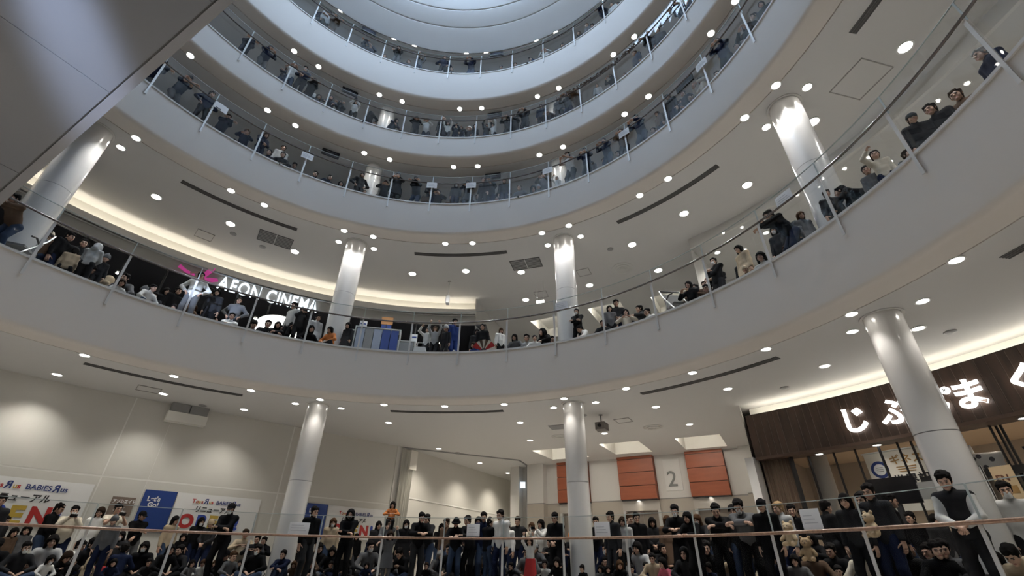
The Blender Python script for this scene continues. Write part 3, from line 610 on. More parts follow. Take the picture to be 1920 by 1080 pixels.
# ================================================================ CINEMA STOREY
ZA, ZC = 6.44, 11.45
CL, CR = -95, 3.9
struct(arc_part(None, 15.0, 15.08, 10.5, ZC, CL, CR, M_cream, 'wall_left', 60))                      # lit band behind the cove lip
struct(arc_part(None, 14.56, 14.63, 10.60, 10.90, CL, CR, M_plaster, 'trim_13', 60))                  # lip
struct(arc_part(None, 14.56, 15.0, 10.60, 10.63, CL, CR, M_plaster, 'trim_14', 60))
cv = empty('cove_light', pol(14.8, -30, 10.66)); tag(cv, 'hidden strip lamp in the long curved cove above the cinema front', 'lamp')
arc_part(cv, 14.72, 14.78, 10.66, 10.70, CL, CR-.6, M_cove, 'lamp', 60)
b = MB(); b.arcbox(14.56, 15.0, 10.6, ZC, CR, CR+.08, 1); struct(b.build('trim_15', M_cream))
struct(arc_part(None, 14.74, 14.82, 10.14, 10.60, CL, CR, mat('grey_sign_band', (.36, .35, .33), .6), 'wall_left', 60))
# dark lobby
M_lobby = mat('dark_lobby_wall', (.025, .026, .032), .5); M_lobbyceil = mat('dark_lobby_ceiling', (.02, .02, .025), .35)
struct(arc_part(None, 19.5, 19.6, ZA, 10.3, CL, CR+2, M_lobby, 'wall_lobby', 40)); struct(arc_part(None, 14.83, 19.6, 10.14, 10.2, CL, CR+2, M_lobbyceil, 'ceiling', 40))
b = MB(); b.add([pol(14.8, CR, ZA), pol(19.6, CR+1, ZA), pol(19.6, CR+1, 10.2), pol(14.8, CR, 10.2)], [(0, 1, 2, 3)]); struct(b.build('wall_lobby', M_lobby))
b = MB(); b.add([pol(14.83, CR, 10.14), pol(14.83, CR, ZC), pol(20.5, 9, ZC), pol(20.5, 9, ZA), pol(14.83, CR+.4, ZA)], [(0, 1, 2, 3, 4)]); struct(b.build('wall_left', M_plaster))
gl = empty('lobby_glass_front', pol(14.78, -30, ZA)); tag(gl, 'dark glazed cinema lobby front under the illuminated sign', 'glass front'); L = Vector(gl.location)
for i in range(20):
    a = CL+i*4.9
    if i and a < CR: b = MB(); b.bar(Vector(pol(14.78, a, ZA))-L, Vector(pol(14.78, a, 10.14))-L, .05, .06); b.build('mullion', M_dark, gl)
for a, r, z in ((-56, 16.2, 10.1), (-50.5, 16.6, 10.1), (-44.5, 17.2, 10.1), (-39.5, 16.6, 10.1), (-41.2, 18, 10.1), (-36, 16.2, 10.1), (-32.7, 17, 10.1), (-29, 18.2, 10.1), (-20.5, 16.5, 10.1), (-14, 16.2, 10.1), (-9.5, 17.5, 10.1), (-3, 16.8, 10.1)):
    downlight(*pol(r, a), z, None, 'bright pin downlight in the black cinema lobby ceiling', 'lobby pin downlights', s=.62)
for a in (-50, -36, -22, -8):
    l = obj('lamp_beam', spot('spot_lobby', 130, 120, .7, (1, .9, .78)), loc=pol(16.6, a, 10.08))
# illuminated cinema sign
cs = empty('cinema_sign', pol(14.66, -32, 9.95)); tag(cs, 'row of glowing white cinema sign letters along the grey curved band', 'sign'); L = Vector(cs.location)
for word, a0, fit in (('AEON', -39.4, 1.62), ('CINEMA', -32.3, 2.15)):
    x = 0.0; kx = fit/sum(max(v.co.x for v in text_mesh(ch, .82, .03, 'LEFT', .012).vertices)+.075 for ch in word)
    for ch in word:
        me = text_mesh(ch, .82, .03, 'LEFT', .012); wd_ = max(v.co.x for v in me.vertices)*kx
        map_mesh(me, lambda co: on_cyl(14.66, a0, 9.98)(Vector((co.x*kx+x, co.y, co.z)))-L); obj('letter', me, M_sign_blue, cs); x += wd_+.075*kx
# pink emblem left of the letters
M_pink = mat('magenta_print', (.62, .05, .33), .4, emit=(.62, .05, .33), estr=.35)
pk = empty('sign_emblem', pol(14.6, -43, 10.2)); tag(pk, 'pink angular emblem with a beige ribbon left of the cinema letters', 'sign'); L = Vector(pk.location)
fn = on_cyl(14.6, -45.2, 10.15)
for pts, m in (([(0, .12), (.3, 0), (.62, -.02), (.62, .06), (.3, .12), (.05, .26)], M_pink), ([(.82, .05), (.98, .05), (1.22, .55), (1.02, .62)], M_pink), ([(.9, .03), (1.38, .17), (1.45, .07), (1.25, -.05), (.95, -.05)], M_pink)):
    b = MB(); n = len(pts); b.add([tuple(fn(Vector((x, y, d)))-L) for d in (0, .04) for x, y in pts], [tuple(range(n)), tuple(range(2*n-1, n-1, -1))]+[(i, (i+1) % n, n+(i+1) % n, n+i) for i in range(n)]); b.build('shape', m, pk)
b = MB(); b.tube([fn(Vector((.45+.05*i, .02+.22*math.sin(i*.33)*(.4+.06*i), .05)))-L for i in range(12)], .025, 8); b.build('ribbon', mat('beige_ribbon', (.32, .22, .16), .6), pk)
# glowing white arched counter recess in the lobby
gw = empty('lit_kiosk', pol(11.6, -29.0, ZA)); gw.rotation_euler = (0, 0, -R_(-29.0)); tag(gw, 'glowing white arch topped kiosk panel behind the second balcony under the cinema sign', 'light feature')
n = 16; arch = [(-.72, 0)]+[(.72*math.cos(math.pi-math.pi*i/n), 1.25+.42*math.sin(math.pi*i/n)) for i in range(n+1)]+[(.72, 0)]
b = MB(); k = len(arch); b.add([(x, y, z) for y in (0, .15) for x, z in arch], [tuple(range(k)), tuple(range(2*k-1, k-1, -1))]+[(i, (i+1) % k, k+(i+1) % k, k+i) for i in range(k)]); b.build('lit_panel', mat('lit_counter', (1, 1, 1), .5, emit=(1, .97, .90), estr=1.7), gw)
# counters, racks and lobby furniture
def rack(name, label, cat, r, a, w, d, h, cols):
    t = empty(name, pol(r, a, ZA), -R_(a)); tag(t, label, cat)
    for x in (-w/2, w/2): MB().box(x-.02, x+.02, -d/2, d/2, 0, h).build('side_frame', M_steel, t)
    for z in (.12, h-.03): MB().box(-w/2, w/2, -d/2, d/2, z, z+.03).build('shelf', M_steel, t)
    for i, m in enumerate(cols):
        x0 = -w/2+.04+(w-.08)*i/len(cols); MB().box(x0+.01, x0+(w-.08)/len(cols)-.01, -d/2+.01, -d/2+.06, .16, h-.06).build('display_panel', m, t)
    return t
M_lilac = mat('pale_lilac_board', (.32, .36, .45), .5); M_bluep = mat('bright_blue_board', (.03, .06, .24), .5)
rack('leaflet_stand', 'wide leaflet stand with pale and bright blue panels behind the second balcony', 'stand', 10.55, -11.3, 1.55, .4, 1.25, [M_lilac, M_grey, M_lilac, M_bluep, M_bluep])
rack('white_table_frame', 'white framed black panel table left of the leaflet stand', 'table', 10.7, -15.0, .62, .4, 1.15, [M_dark])
rack('small_cabinet', 'small dark grey cabinet with steel frame right of the leaflet stand', 'cabinet', 10.6, -5.6, .6, .4, .85, [M_grey])
s_ = flat_thing('sign_board', 'small orange topped sign standing on the leaflet stand', 'sign', 10.8, -10.2, .42, .30, ZA+1.62, mat('orange_sign', (.55, .26, .09), .5), .03); MB().box(-.18, .18, 0, .03, -.4, -.02).build('lower_panel', M_bluep, s_); MB().box(-.02, .02, 0, .03, -1.62, 0).build('leg', M_dark, s_)
for i, (a, w, h, z, lab) in enumerate(((-14.6, .26, .36, 1.35, 'white price notice on the counter by the cinema column'), (-4.6, .22, .36, .98, 'small white notice stand beside the grey cabinet'), (-13.6, .34, .12, 1.22, 'low white label card on the white framed table'))):
    s_ = flat_thing('notice_card', lab, 'notice', 10.9, a, w, h, ZA+z, M_white); MB().box(-w/2+.03, w/2-.03, -.006, -.002, h*.6, h*.75).build('text_line', M_bluep, s_); MB().box(-.015, .015, 0, .02, -z, 0).build('leg', M_dark, s_)
# right hand shop of the cinema storey
struct(arc_part(None, 13.6, 13.7, 11.02, ZC, 45, 100, M_plaster, 'trim_16', 40)); struct(arc_part(None, 13.7, 17.0, 11.02, 11.08, 45, 100, M_ceiling, 'ceiling', 40))
struct(arc_part(None, 16.9, 17.0, ZA, 11.02, 45, 100, mat('bright_white_wall', (.74, .73, .70), .7), 'wall_right', 40))
b = MB(); p0, p1 = pol(13.6, 45), pol(17, 45); b.add([(*p0, ZA), (*p1, ZA), (*p1, ZC), (*p0, ZC)], [(0, 1, 2, 3)]); struct(b.build('wall_right', M_plaster))
for a, r in ((47.5, 14.6), (50.5, 15.2), (54.5, 14.8), (58, 15.6), (61.5, 15.0), (65.5, 15.6), (70, 15.0), (74.5, 15.5), (78.5, 15.0), (83, 15.6), (88, 15)):
    downlight(*pol(r, a), 11.02, 'spot_wallA', 'small downlight in the lower ceiling of the white walled shop upstairs', 'shop downlights, cinema storey', s=.7) if False else None
spot('spot_wallA', 170, 120, .6, (1, .95, .86))
for a, r in ((47.5, 14.6), (50.5, 15.2), (54.5, 14.8), (58, 15.6), (61.5, 15.0), (65.5, 15.6), (70, 15.0), (74.5, 15.5), (78.5, 15.0), (83, 15.6), (88, 15)):
    downlight(*pol(r, a), 11.02, 'spot_wallA', 'small downlight in the lower ceiling of the white walled shop upstairs', 'shop downlights, cinema storey', s=.7)
# lift hall wall of the cinema storey
b = MB(); p0, p1 = ep(-7, 0), ep(7.5, 0); b.add([(*p0.xy, ZA), (*p1.xy, ZA), (*p1.xy, ZC), (*p0.xy, ZC)], [(0, 1, 2, 3)]); struct(b.build('wall_back', M_plaster))
b = MB(); p1 = ep(7.5, 0); p0 = Vector((*pol(17, 45), 0)); b.add([(*p0.xy, ZA), (*p1.xy, ZA), (*p1.xy, ZC), (*p0.xy, ZC)], [(0, 1, 2, 3)]); struct(b.build('wall_back', M_plaster))
for i, (u0, u1) in enumerate(((-2.6, -1.0), (.52, 2.2), (3.63, 5.22))):
    t = empty('lift_portal', ep((u0+u1)/2, 0, ZA)); tag(t, 'pale lift portal of the cinema storey under its light pocket, %s' % ('left', 'middle', 'right')[i], 'elevator', 'lift portals, cinema storey')
    for k in range(3): epbox(u0, u1, -.02, .25, ZA+2.6+k*.8, ZA+2.6+k*.8+.78, M_cream, 'panel', t)
    m = (u0+u1)/2; epbox(u0+.1, m-.01, .0, .05, ZA, ZA+2.5, M_lift, 'door_leaf', t); epbox(m+.01, u1-.1, .0, .05, ZA, ZA+2.5, M_lift, 'door_leaf', t)
hs = flat_thing('hanging_sign', 'small lit white sign hanging from the ceiling left of the middle column upstairs', 'sign', 13.4, 17.3, .36, .14, 10.3, mat('lit_hang', (1, 1, 1), .5, emit=(1, .98, .9), estr=1.0), .06)
for x in (-.14, .14): MB().box(x-.006, x+.006, .02, .032, .14, 1.15).build('rod', M_steel, hs)

# ---------------------------------------------------------------- balustrades
PA0, PDA = -4.0, 9.92
BN = {'two': 'bottom', 'A': 'second', 'B': 'third', 'C': 'fourth', 'D': 'top'}
def balustrade(k, z0, i0, i1, railm, hr=1.09, rr=.026):
    t = empty('glass_balustrade', (0, 0, z0)); tag(t, 'curved frameless glass balustrade with steel posts and handrail on the %s balcony' % BN[k], 'railing')
    for i in range(i0, i1):
        a = PA0+PDA*i
        b = MB(); b.arcbox(9.53, 9.545, .06, 1.56, a+.06, a+PDA-.06, 5); b.arcbox(9.526, 9.549, 1.56, 1.572, a+.06, a+PDA-.06, 5, 1)
        obj('glass_panel', b.mesh('gp'), [M_glass, M_glass_edge], t)
    for i in range(i0, i1+1):
        a = PA0+PDA*i; b = MB()
        b.bar(pol(9.455, a, -.42), pol(9.455, a, hr-.02), .055, .016, up=pol(1, a, 0)); b.bar(pol(9.455, a, hr-.02), pol(9.43, a, hr), .03, .016, up=pol(1, a, 0))
        b.build('post', M_post, t)
        b = MB(); b.bar(pol(9.525, a, hr), pol(9.525, a, 1.56), .03, .008, up=pol(1, a, 0)); b.build('upper_clamp', M_glass_edge, t)
    a0, a1 = PA0+PDA*i0-1, PA0+PDA*i1+1
    b = MB(); b.tube([pol(9.425, a0+(a1-a0)*j/120, hr+.01) for j in range(121)], rr, 10); b.build('handrail', railm, t, smooth=True)
M_post = mat('post_paint', (.60, .59, .57), .35, metal=.2)
balustrade('two', 0, -7, 11, M_rail2, 1.06, .03); balustrade('A', 6.44, -7, 11, M_raild); balustrade('B', 12.96, -6, 10, M_raild); balustrade('C', 16.92, -6, 10, M_raild); balustrade('D', 21.70, -6, 10, M_raild)

# dark signs hanging over the upper galleries
def gallery_sign(z, r, a, lab):
    t = empty('hanging_sign', pol(r, a, z), -R_(a)); tag(t, lab, 'sign', None)
    MB().box(-.36, .36, -.03, .03, -.16, .16).build('panel', mat('sign_black', (.012, .013, .02), .4), t)
    for x in (-.28, .28): MB().box(x-.01, x+.01, -.01, .01, .16, .20).build('rod', M_dark, t)
    for i, w in enumerate((.46, .3, .4)): MB().box(-w/2, w/2, -.036, -.031, .065-.075*i, .085-.075*i).build('text_line', mat('sign_text', (.16, .17, .22), .5), t)
for z, nmb in ((15.50, 'third'), (19.45, 'fourth'), (24.26, 'top')):
    for a, w in ((-29.3, 'left'), (9.8, 'centre'), (57.6, 'right')):
        gallery_sign(z, 10.55 if z < 16 else 10.33 if z < 20 else 10.13, a, 'small black sign board hanging over the %s balcony, %s one' % (nmb, w))
# white paper notices on the posts of the third balcony and on the bottom handrail
def notice(k, a, z0, w=.42, h=.30, lab='', r=9.40, rot=0, mark=False):
    t = empty('paper_notice', pol(r, a, LV[k][0]+z0), -R_(a)+rot); tag(t, lab, 'notice', 'white notices on the balcony posts')
    b = MB(); n = 6
    for i in range(n+1):
        x = -w/2+w*i/n
        for z in (0, h): b.v.append((x, -.012*math.sin(math.pi*i/n), z))
    b.f = [(2*i, 2*i+2, 2*i+3, 2*i+1) for i in range(n)]; b.m = [0]*n; b.build('sheet', M_white, t)
    if mark: MB().box(-.14, .02, -.016, -.013, .02, .06).build('black_mark', M_ink, t)
    else:
        for i in range(3): MB().box(-w/2+.05, w/2-.06-.04*i, -.016, -.0135, h*.3+i*.06, h*.3+i*.06+.015).build('text_line', mat('faint_print', (.55, .55, .57), .6), t)
for i, nmn in ((-5, 'leftmost post, tilted, with a black mark'), (-3, 'post under the left group of lights'), (-1, 'post left of the lit column'), (0, 'post just left of centre'), (1, 'post right of the standing group'), (3, 'post beside the bent woman'), (5, 'post at the upper right'), (7, 'post at the top right edge')):
    if i == -1: continue
    notice('B', PA0+PDA*i+(1.2 if i == -5 else 0), .80 if i != -3 else .72, lab='white paper notice taped to the third balcony, '+nmn, mark=(i == -5))
for a, w, h, z, lab in ((10.8, .36, .30, 1.12, 'blank white board on the bottom handrail left of centre'), (32.0, .40, .34, 1.08, 'blank white board on the bottom handrail right of the round column'), (60.3, .36, .34, 1.10, 'grey white sheet on the bottom handrail near the plush toys'), (-17.2, .5, .28, 1.10, 'clear plastic sheet standing on the bottom handrail by the left column')):
    notice('two', a, z, w, h, lab, r=9.50)
nt_ = [(60.5, .9), (-9, .5)]
for a, lab in ((27.3, 'pale sheet taped to the second balcony glass by the middle column'), (70.0, 'torn pale sheet taped to the second balcony glass by the far right column')): notice('A', a, 1.15, .42, .30, lab, r=9.515)

# ---------------------------------------------------------------- escalator crossing above the viewer's left
es = empty('escalator', (0, 0, 0)); tag(es, 'grey clad escalator seen from underneath, crossing the upper left corner', 'escalator')
E1 = Vector((-7.68, 2.55, 6.60)); E2 = Vector((-2.19, -.315, 8.90)); EDv = (E2-E1).normalized(); hd = Vector((EDv.x, EDv.y, 0)).normalized(); EW = Vector((hd.y, -hd.x, 0)); EW = EW if EW.y < 0 else -EW
M_clad = mat('escalator_cladding', (.115, .12, .132), .38, metal=.25, var=.02, vscale=.6)
a = E1-EDv*1.7; bb = E1+EDv*16.9; W_ = 5.2
def eprism(nm, m, w0, w1, h0, h1, s0=None, s1=None):
    p, q = (s0 or a), (s1 or bb); vs = []
    for P in (p, q):
        for w, h in ((w0, h0), (w1, h0), (w1, h1), (w0, h1)): vs.append(tuple(P+EW*w+Vector((0, 0, h))))
    MBo = MB(); MBo.add(vs, [(3, 2, 1, 0), (4, 5, 6, 7), (0, 1, 5, 4), (1, 2, 6, 5), (2, 3, 7, 6), (3, 0, 4, 7)]); return MBo.build(nm, m, es)
Ls = (bb-a).length; npan = 7
for i in range(npan):
    p = a+EDv*(Ls*i/npan+.006); q = a+EDv*(Ls*(i+1)/npan-.006); eprism('soffit_panel', M_clad, .18, W_, 0, .05, p, q)
eprism('edge_strip', mat('escalator_edge', (.18, .18, .19), .4, metal=.4), .0, .15, -.02, .06); eprism('shadow_joint', M_darkgrey, .145, .185, .02, .05)
eprism('side_cladding', M_clad, 0, .06, .06, 1.5); eprism('side_cladding', M_clad, W_-.06, W_, .05, 1.5)
eprism('step_deck', M_darkgrey, .5, W_-.5, .9, 1.0)
for w in (.55, W_/2-.3, W_/2+.3, W_-.6): eprism('glass_side', M_glass, w, w+.012, 1.0, 1.9); eprism('handrail', M_dark, w-.03, w+.05, 1.9, 1.96)

# added unseen spot that casts the bluish sheen streak on the escalator soffit
fs = empty('streak_spot', (-2.06, -9.35, 7.80)); tag(fs, 'spotlight on the near balcony handrail behind the viewer', 'lamp')
MB().tube([(0, -.25, 0), (0, .1, 0)], .10, 16).build('housing', M_dark, fs); MB().bar((0, -.1, -.1), (0, -.1, -.26), .03).build('clamp', M_dark, fs)
_l = bpy.data.lights.new('streak_spot', 'SPOT'); _l.energy = 42000; _l.spot_size = R_(9.5); _l.spot_blend = 1; _l.color = (.62, .74, 1); _l.shadow_soft_size = .25
_o = obj('lamp_beam', _l, parent=fs, loc=(0, .12, 0)); _o.rotation_euler = (Vector((-4.82, .14, 7.95))-Vector((-2.06, -9.23, 7.80))).to_track_quat('-Z', 'Y').to_euler()

# ================================================================ PEOPLE
# bodies are grown from smooth-blended tapered limbs (signed distance field) and meshed as one surface
def v3(*a): return np.array(a, float)
def smin(a, b, k):
    h = np.clip(.5+.5*(b-a)/k, 0, 1); return b*(1-h)+a*h-k*h*(1-h)
RES = 1.35
class Field:
    def __init__(s, lo, hi, h):
        h = h*RES
        s.lo = np.array(lo, float); s.h = h; s.n = np.ceil((np.array(hi)-s.lo)/h).astype(int)+1; s.d = np.full(s.n, .2, np.float32)
    def _box(s, lo, hi):
        a = np.clip(np.floor((lo-s.lo)/s.h).astype(int), 0, s.n-1); b = np.clip(np.ceil((hi-s.lo)/s.h).astype(int)+1, 0, s.n)
        if np.any(b <= a): return None, None
        g = np.stack(np.meshgrid(*[s.lo[i]+np.arange(a[i], b[i])*s.h for i in range(3)], indexing='ij'), -1)
        return tuple(slice(a[i], b[i]) for i in range(3)), g
    def cone(s, a, b, ra, rb, k=.03, cut=None, sub=False):
        a = np.array(a, float); b = np.array(b, float); m = max(ra, rb)+3*k+.03
        sl, g = s._box(np.minimum(a, b)-m, np.maximum(a, b)+m)
        if sl is None: return s
        ba = b-a; L = max(ba@ba, 1e-9); t = np.clip(((g-a)@ba)/L, 0, 1)
        d = np.linalg.norm(g-a-t[..., None]*ba, axis=-1)-(ra+t*(rb-ra))
        if cut is not None: d = np.maximum(d, ((g-a)@ba)/math.sqrt(L)-cut*math.sqrt(L))
        if sub: s.d[sl] = -smin(-s.d[sl], d, k)
        else: s.d[sl] = smin(s.d[sl], d, k)
        return s
    def ell(s, c, r, k=.02, sub=False, M=None):
        c = np.array(c, float); r = np.array(r, float); m = r.max()+3*k+.02
        sl, g = s._box(c-m, c+m)
        if sl is None: return s
        q = g-c
        if M is not None: q = q@M
        l = np.linalg.norm(q/r, axis=-1); l2 = np.linalg.norm(q/(r*r), axis=-1)+1e-9
        d = l*(l-1)/l2
        if sub: s.d[sl] = -smin(-s.d[sl], d, k)
        else: s.d[sl] = smin(s.d[sl], d, k)
        return s
    def clip(s, n, off):        # keep n.x < off
        g = np.stack(np.meshgrid(*[s.lo[i]+np.arange(s.n[i])*s.h for i in range(3)], indexing='ij'), -1)
        s.d = np.maximum(s.d, g@np.array(n, float)-off); return s
    def mesh(s):
        d = s.d; ins = d < 0
        N = np.array(d.shape)-1
        corner = [(i, j, k) for i in (0, 1) for j in (0, 1) for k in (0, 1)]
        cs = sum(ins[i:i+N[0], j:j+N[1], k:k+N[2]].astype(np.int8) for i, j, k in corner)
        cells = np.argwhere((cs > 0) & (cs < 8))
        if len(cells) == 0: return np.zeros((0, 3)), np.zeros((0, 4), int)
        idx = -np.ones(N, int); idx[tuple(cells.T)] = np.arange(len(cells))
        acc = np.zeros((len(cells), 3)); cnt = np.zeros(len(cells))
        for a in range(3):
            for o in [(p, q) for p in (0, 1) for q in (0, 1)]:
                c0 = [0, 0, 0]; oth = [x for x in range(3) if x != a]; c0[oth[0]] = o[0]; c0[oth[1]] = o[1]; c1 = list(c0); c1[a] = 1
                p0 = cells+np.array(c0); p1 = cells+np.array(c1)
                d0 = d[tuple(p0.T)]; d1 = d[tuple(p1.T)]; x = (d0 < 0) != (d1 < 0)
                t = np.where(x, d0/np.where(np.abs(d0-d1) < 1e-9, 1e-9, d0-d1), 0)
                acc += np.where(x[:, None], p0+t[:, None]*(p1-p0), 0); cnt += x
        V = s.lo+acc/cnt[:, None]*s.h
        F = []
        for a in range(3):
            oth = [x for x in range(3) if x != a]
            sl0 = [slice(None)]*3; sl1 = [slice(None)]*3; sl0[a] = slice(0, -1); sl1[a] = slice(1, None)
            x = ins[tuple(sl0)] != ins[tuple(sl1)]
            E = np.argwhere(x); E = E[(E[:, oth[0]] > 0) & (E[:, oth[1]] > 0) & (E[:, oth[0]] < N[oth[0]]) & (E[:, oth[1]] < N[oth[1]]) & (E[:, a] < N[a])]
            if len(E) == 0: continue
            u = np.zeros(3, int); u[oth[0]] = 1; w = np.zeros(3, int); w[oth[1]] = 1
            q = np.stack([idx[tuple((E-u-w).T)], idx[tuple((E-w).T)], idx[tuple(E.T)], idx[tuple((E-u).T)]], 1)
            fl = ins[tuple(E.T)] ^ (a == 1); q[~fl] = q[~fl][:, ::-1]; F.append(q)
        F = np.concatenate(F); F = F[(F >= 0).all(1)]
        return V, F
def np_mesh(name, V, F, mi=None):
    me = bpy.data.meshes.new(name); me.vertices.add(len(V)); me.vertices.foreach_set('co', np.asarray(V, np.float32).ravel())
    F = np.asarray(F, np.int32); me.loops.add(F.size); me.loops.foreach_set('vertex_index', F.ravel()); me.polygons.add(len(F))
    me.polygons.foreach_set('loop_start', np.arange(0, F.size, F.shape[1], dtype=np.int32)); me.polygons.foreach_set('use_smooth', np.ones(len(F), bool))
    if mi is not None: me.polygons.foreach_set('material_index', np.asarray(mi, np.int32))
    me.update(calc_edges=True); me.validate(); return me
# ---- head (local: chin height z=0, face towards +y)
def head_part():
    f = Field((-.12, -.13, -.05), (.12, .14, .26), .0058)
    f.ell((0, -.012, .135), (.074, .094, .094), .01).cone((0, .030, .105), (0, .050, .034), .060, .040, .02)
    for sx in (-1, 1):
        f.ell((sx*.040, .055, .075), (.026, .026, .03), .02); f.ell((sx*.031, .098, .119), (.017, .014, .011), .008, True)
        f.ell((sx*.076, -.008, .108), (.011, .022, .032), .006)
        f.cone((sx*.012, .087, .134), (sx*.046, .074, .135), .010, .008, .012)
    f.cone((0, .082, .122), (0, .102, .090), .009, .015, .010); f.cone((-.018, .085, .056), (.018, .085, .056), .0075, .0075, .008); f.ell((0, .083, .03), (.022, .02, .016), .015)
    f.cone((0, -.025, -.05), (0, -.018, .05), .052, .05, .02)
    V, F = f.mesh(); c = V[F].mean(1); mi = np.zeros(len(F), int)
    mi[(np.abs(c[:, 0]) < .024) & (np.abs(c[:, 2]-.056) < .0095) & (c[:, 1] > .07)] = 3
    mi[(np.abs(np.abs(c[:, 0])-.031) < .019) & (np.abs(c[:, 2]-.137) < .006) & (c[:, 1] > .06)] = 2
    # eyeballs
    Vs, Fs, ms = [V], [F], [mi]; n = len(V)
    for sx in (-1, 1):
        g = Field((sx*.031-.02, .065, .10), (sx*.031+.02, .105, .138), .004).ell((sx*.031, .083, .119), (.014, .0105, .0085), .001); v, q = g.mesh(); Vs.append(v); Fs.append(q+n); ms.append(np.full(len(q), 2)); n += len(v)
    return np.concatenate(Vs), np.concatenate(Fs), np.concatenate(ms)
RES = 1.15; HEADS = {1.35: head_part()}
def hand_part(grip):
    # local: wrist at origin, fingers along +y, palm faces -z, thumb towards +x (right hand palm down: mirrored as needed)
    f = Field((-.075, -.03, -.12), (.095, .21, .05), .0048)
    f.cone((-.018, .0, 0), (-.024, .075, 0), .022, .017, .012).cone((.016, .0, 0), (.022, .08, 0), .022, .016, .012).cone((0, .0, 0), (0, .08, 0), .020, .016, .012)
    cur = 1.05 if grip else .30
    for x, L in ((-.034, .058), (-.012, .074), (.010, .080), (.031, .070)):
        p = v3(x, .083, 0); ang = cur*.5
        for sgm, r0, r1 in ((.45, .0098, .0088), (.32, .0088, .0078), (.23, .0078, .0066)):
            q = p+v3(x*.08*sgm, math.cos(ang), -math.sin(ang))*L*sgm*1.05; f.cone(p, q, r0, r1, .004); p = q; ang += cur*.8
    p = v3(.030, .022, -.004)
    for d, L, r0, r1 in ((v3(.72, .55, -.35), .040, .0125, .0105), (v3(.45, .75, -.5 if not grip else -.75), .030, .0105, .0092), (v3(.2, .8, -.55 if not grip else -1.0), .024, .0092, .0075)):
        q = p+d/np.linalg.norm(d)*L; f.cone(p, q, r0, r1, .006); p = q
    return f.mesh()
RES = 1.1; HANDS = {1.35: [hand_part(False), hand_part(True)]}
RES = 2.4; HEADS[2.4] = head_part(); RES = 1.7; HANDS[2.4] = [hand_part(False), hand_part(True)]; RES = 1.35
def frame_from(y, up):
    y = y/np.linalg.norm(y); x = np.cross(y, up); x = x/max(np.linalg.norm(x), 1e-6); z = np.cross(x, y); return np.stack([x, y, z], 1)
def ik(a, c, l1, l2, pole):
    d = c-a; L = np.linalg.norm(d); Lm = min(L, (l1+l2)*.995); d = d/max(L, 1e-6); c2 = a+d*Lm
    x = (l1*l1-l2*l2+Lm*Lm)/(2*Lm); h = math.sqrt(max(l1*l1-x*x, 0)); p = pole-d*(pole@d); p = p/max(np.linalg.norm(p), 1e-6); return a+d*x+p*h, c2
ex, ey, ez = v3(1, 0, 0), v3(0, 1, 0), v3(0, 0, 1)
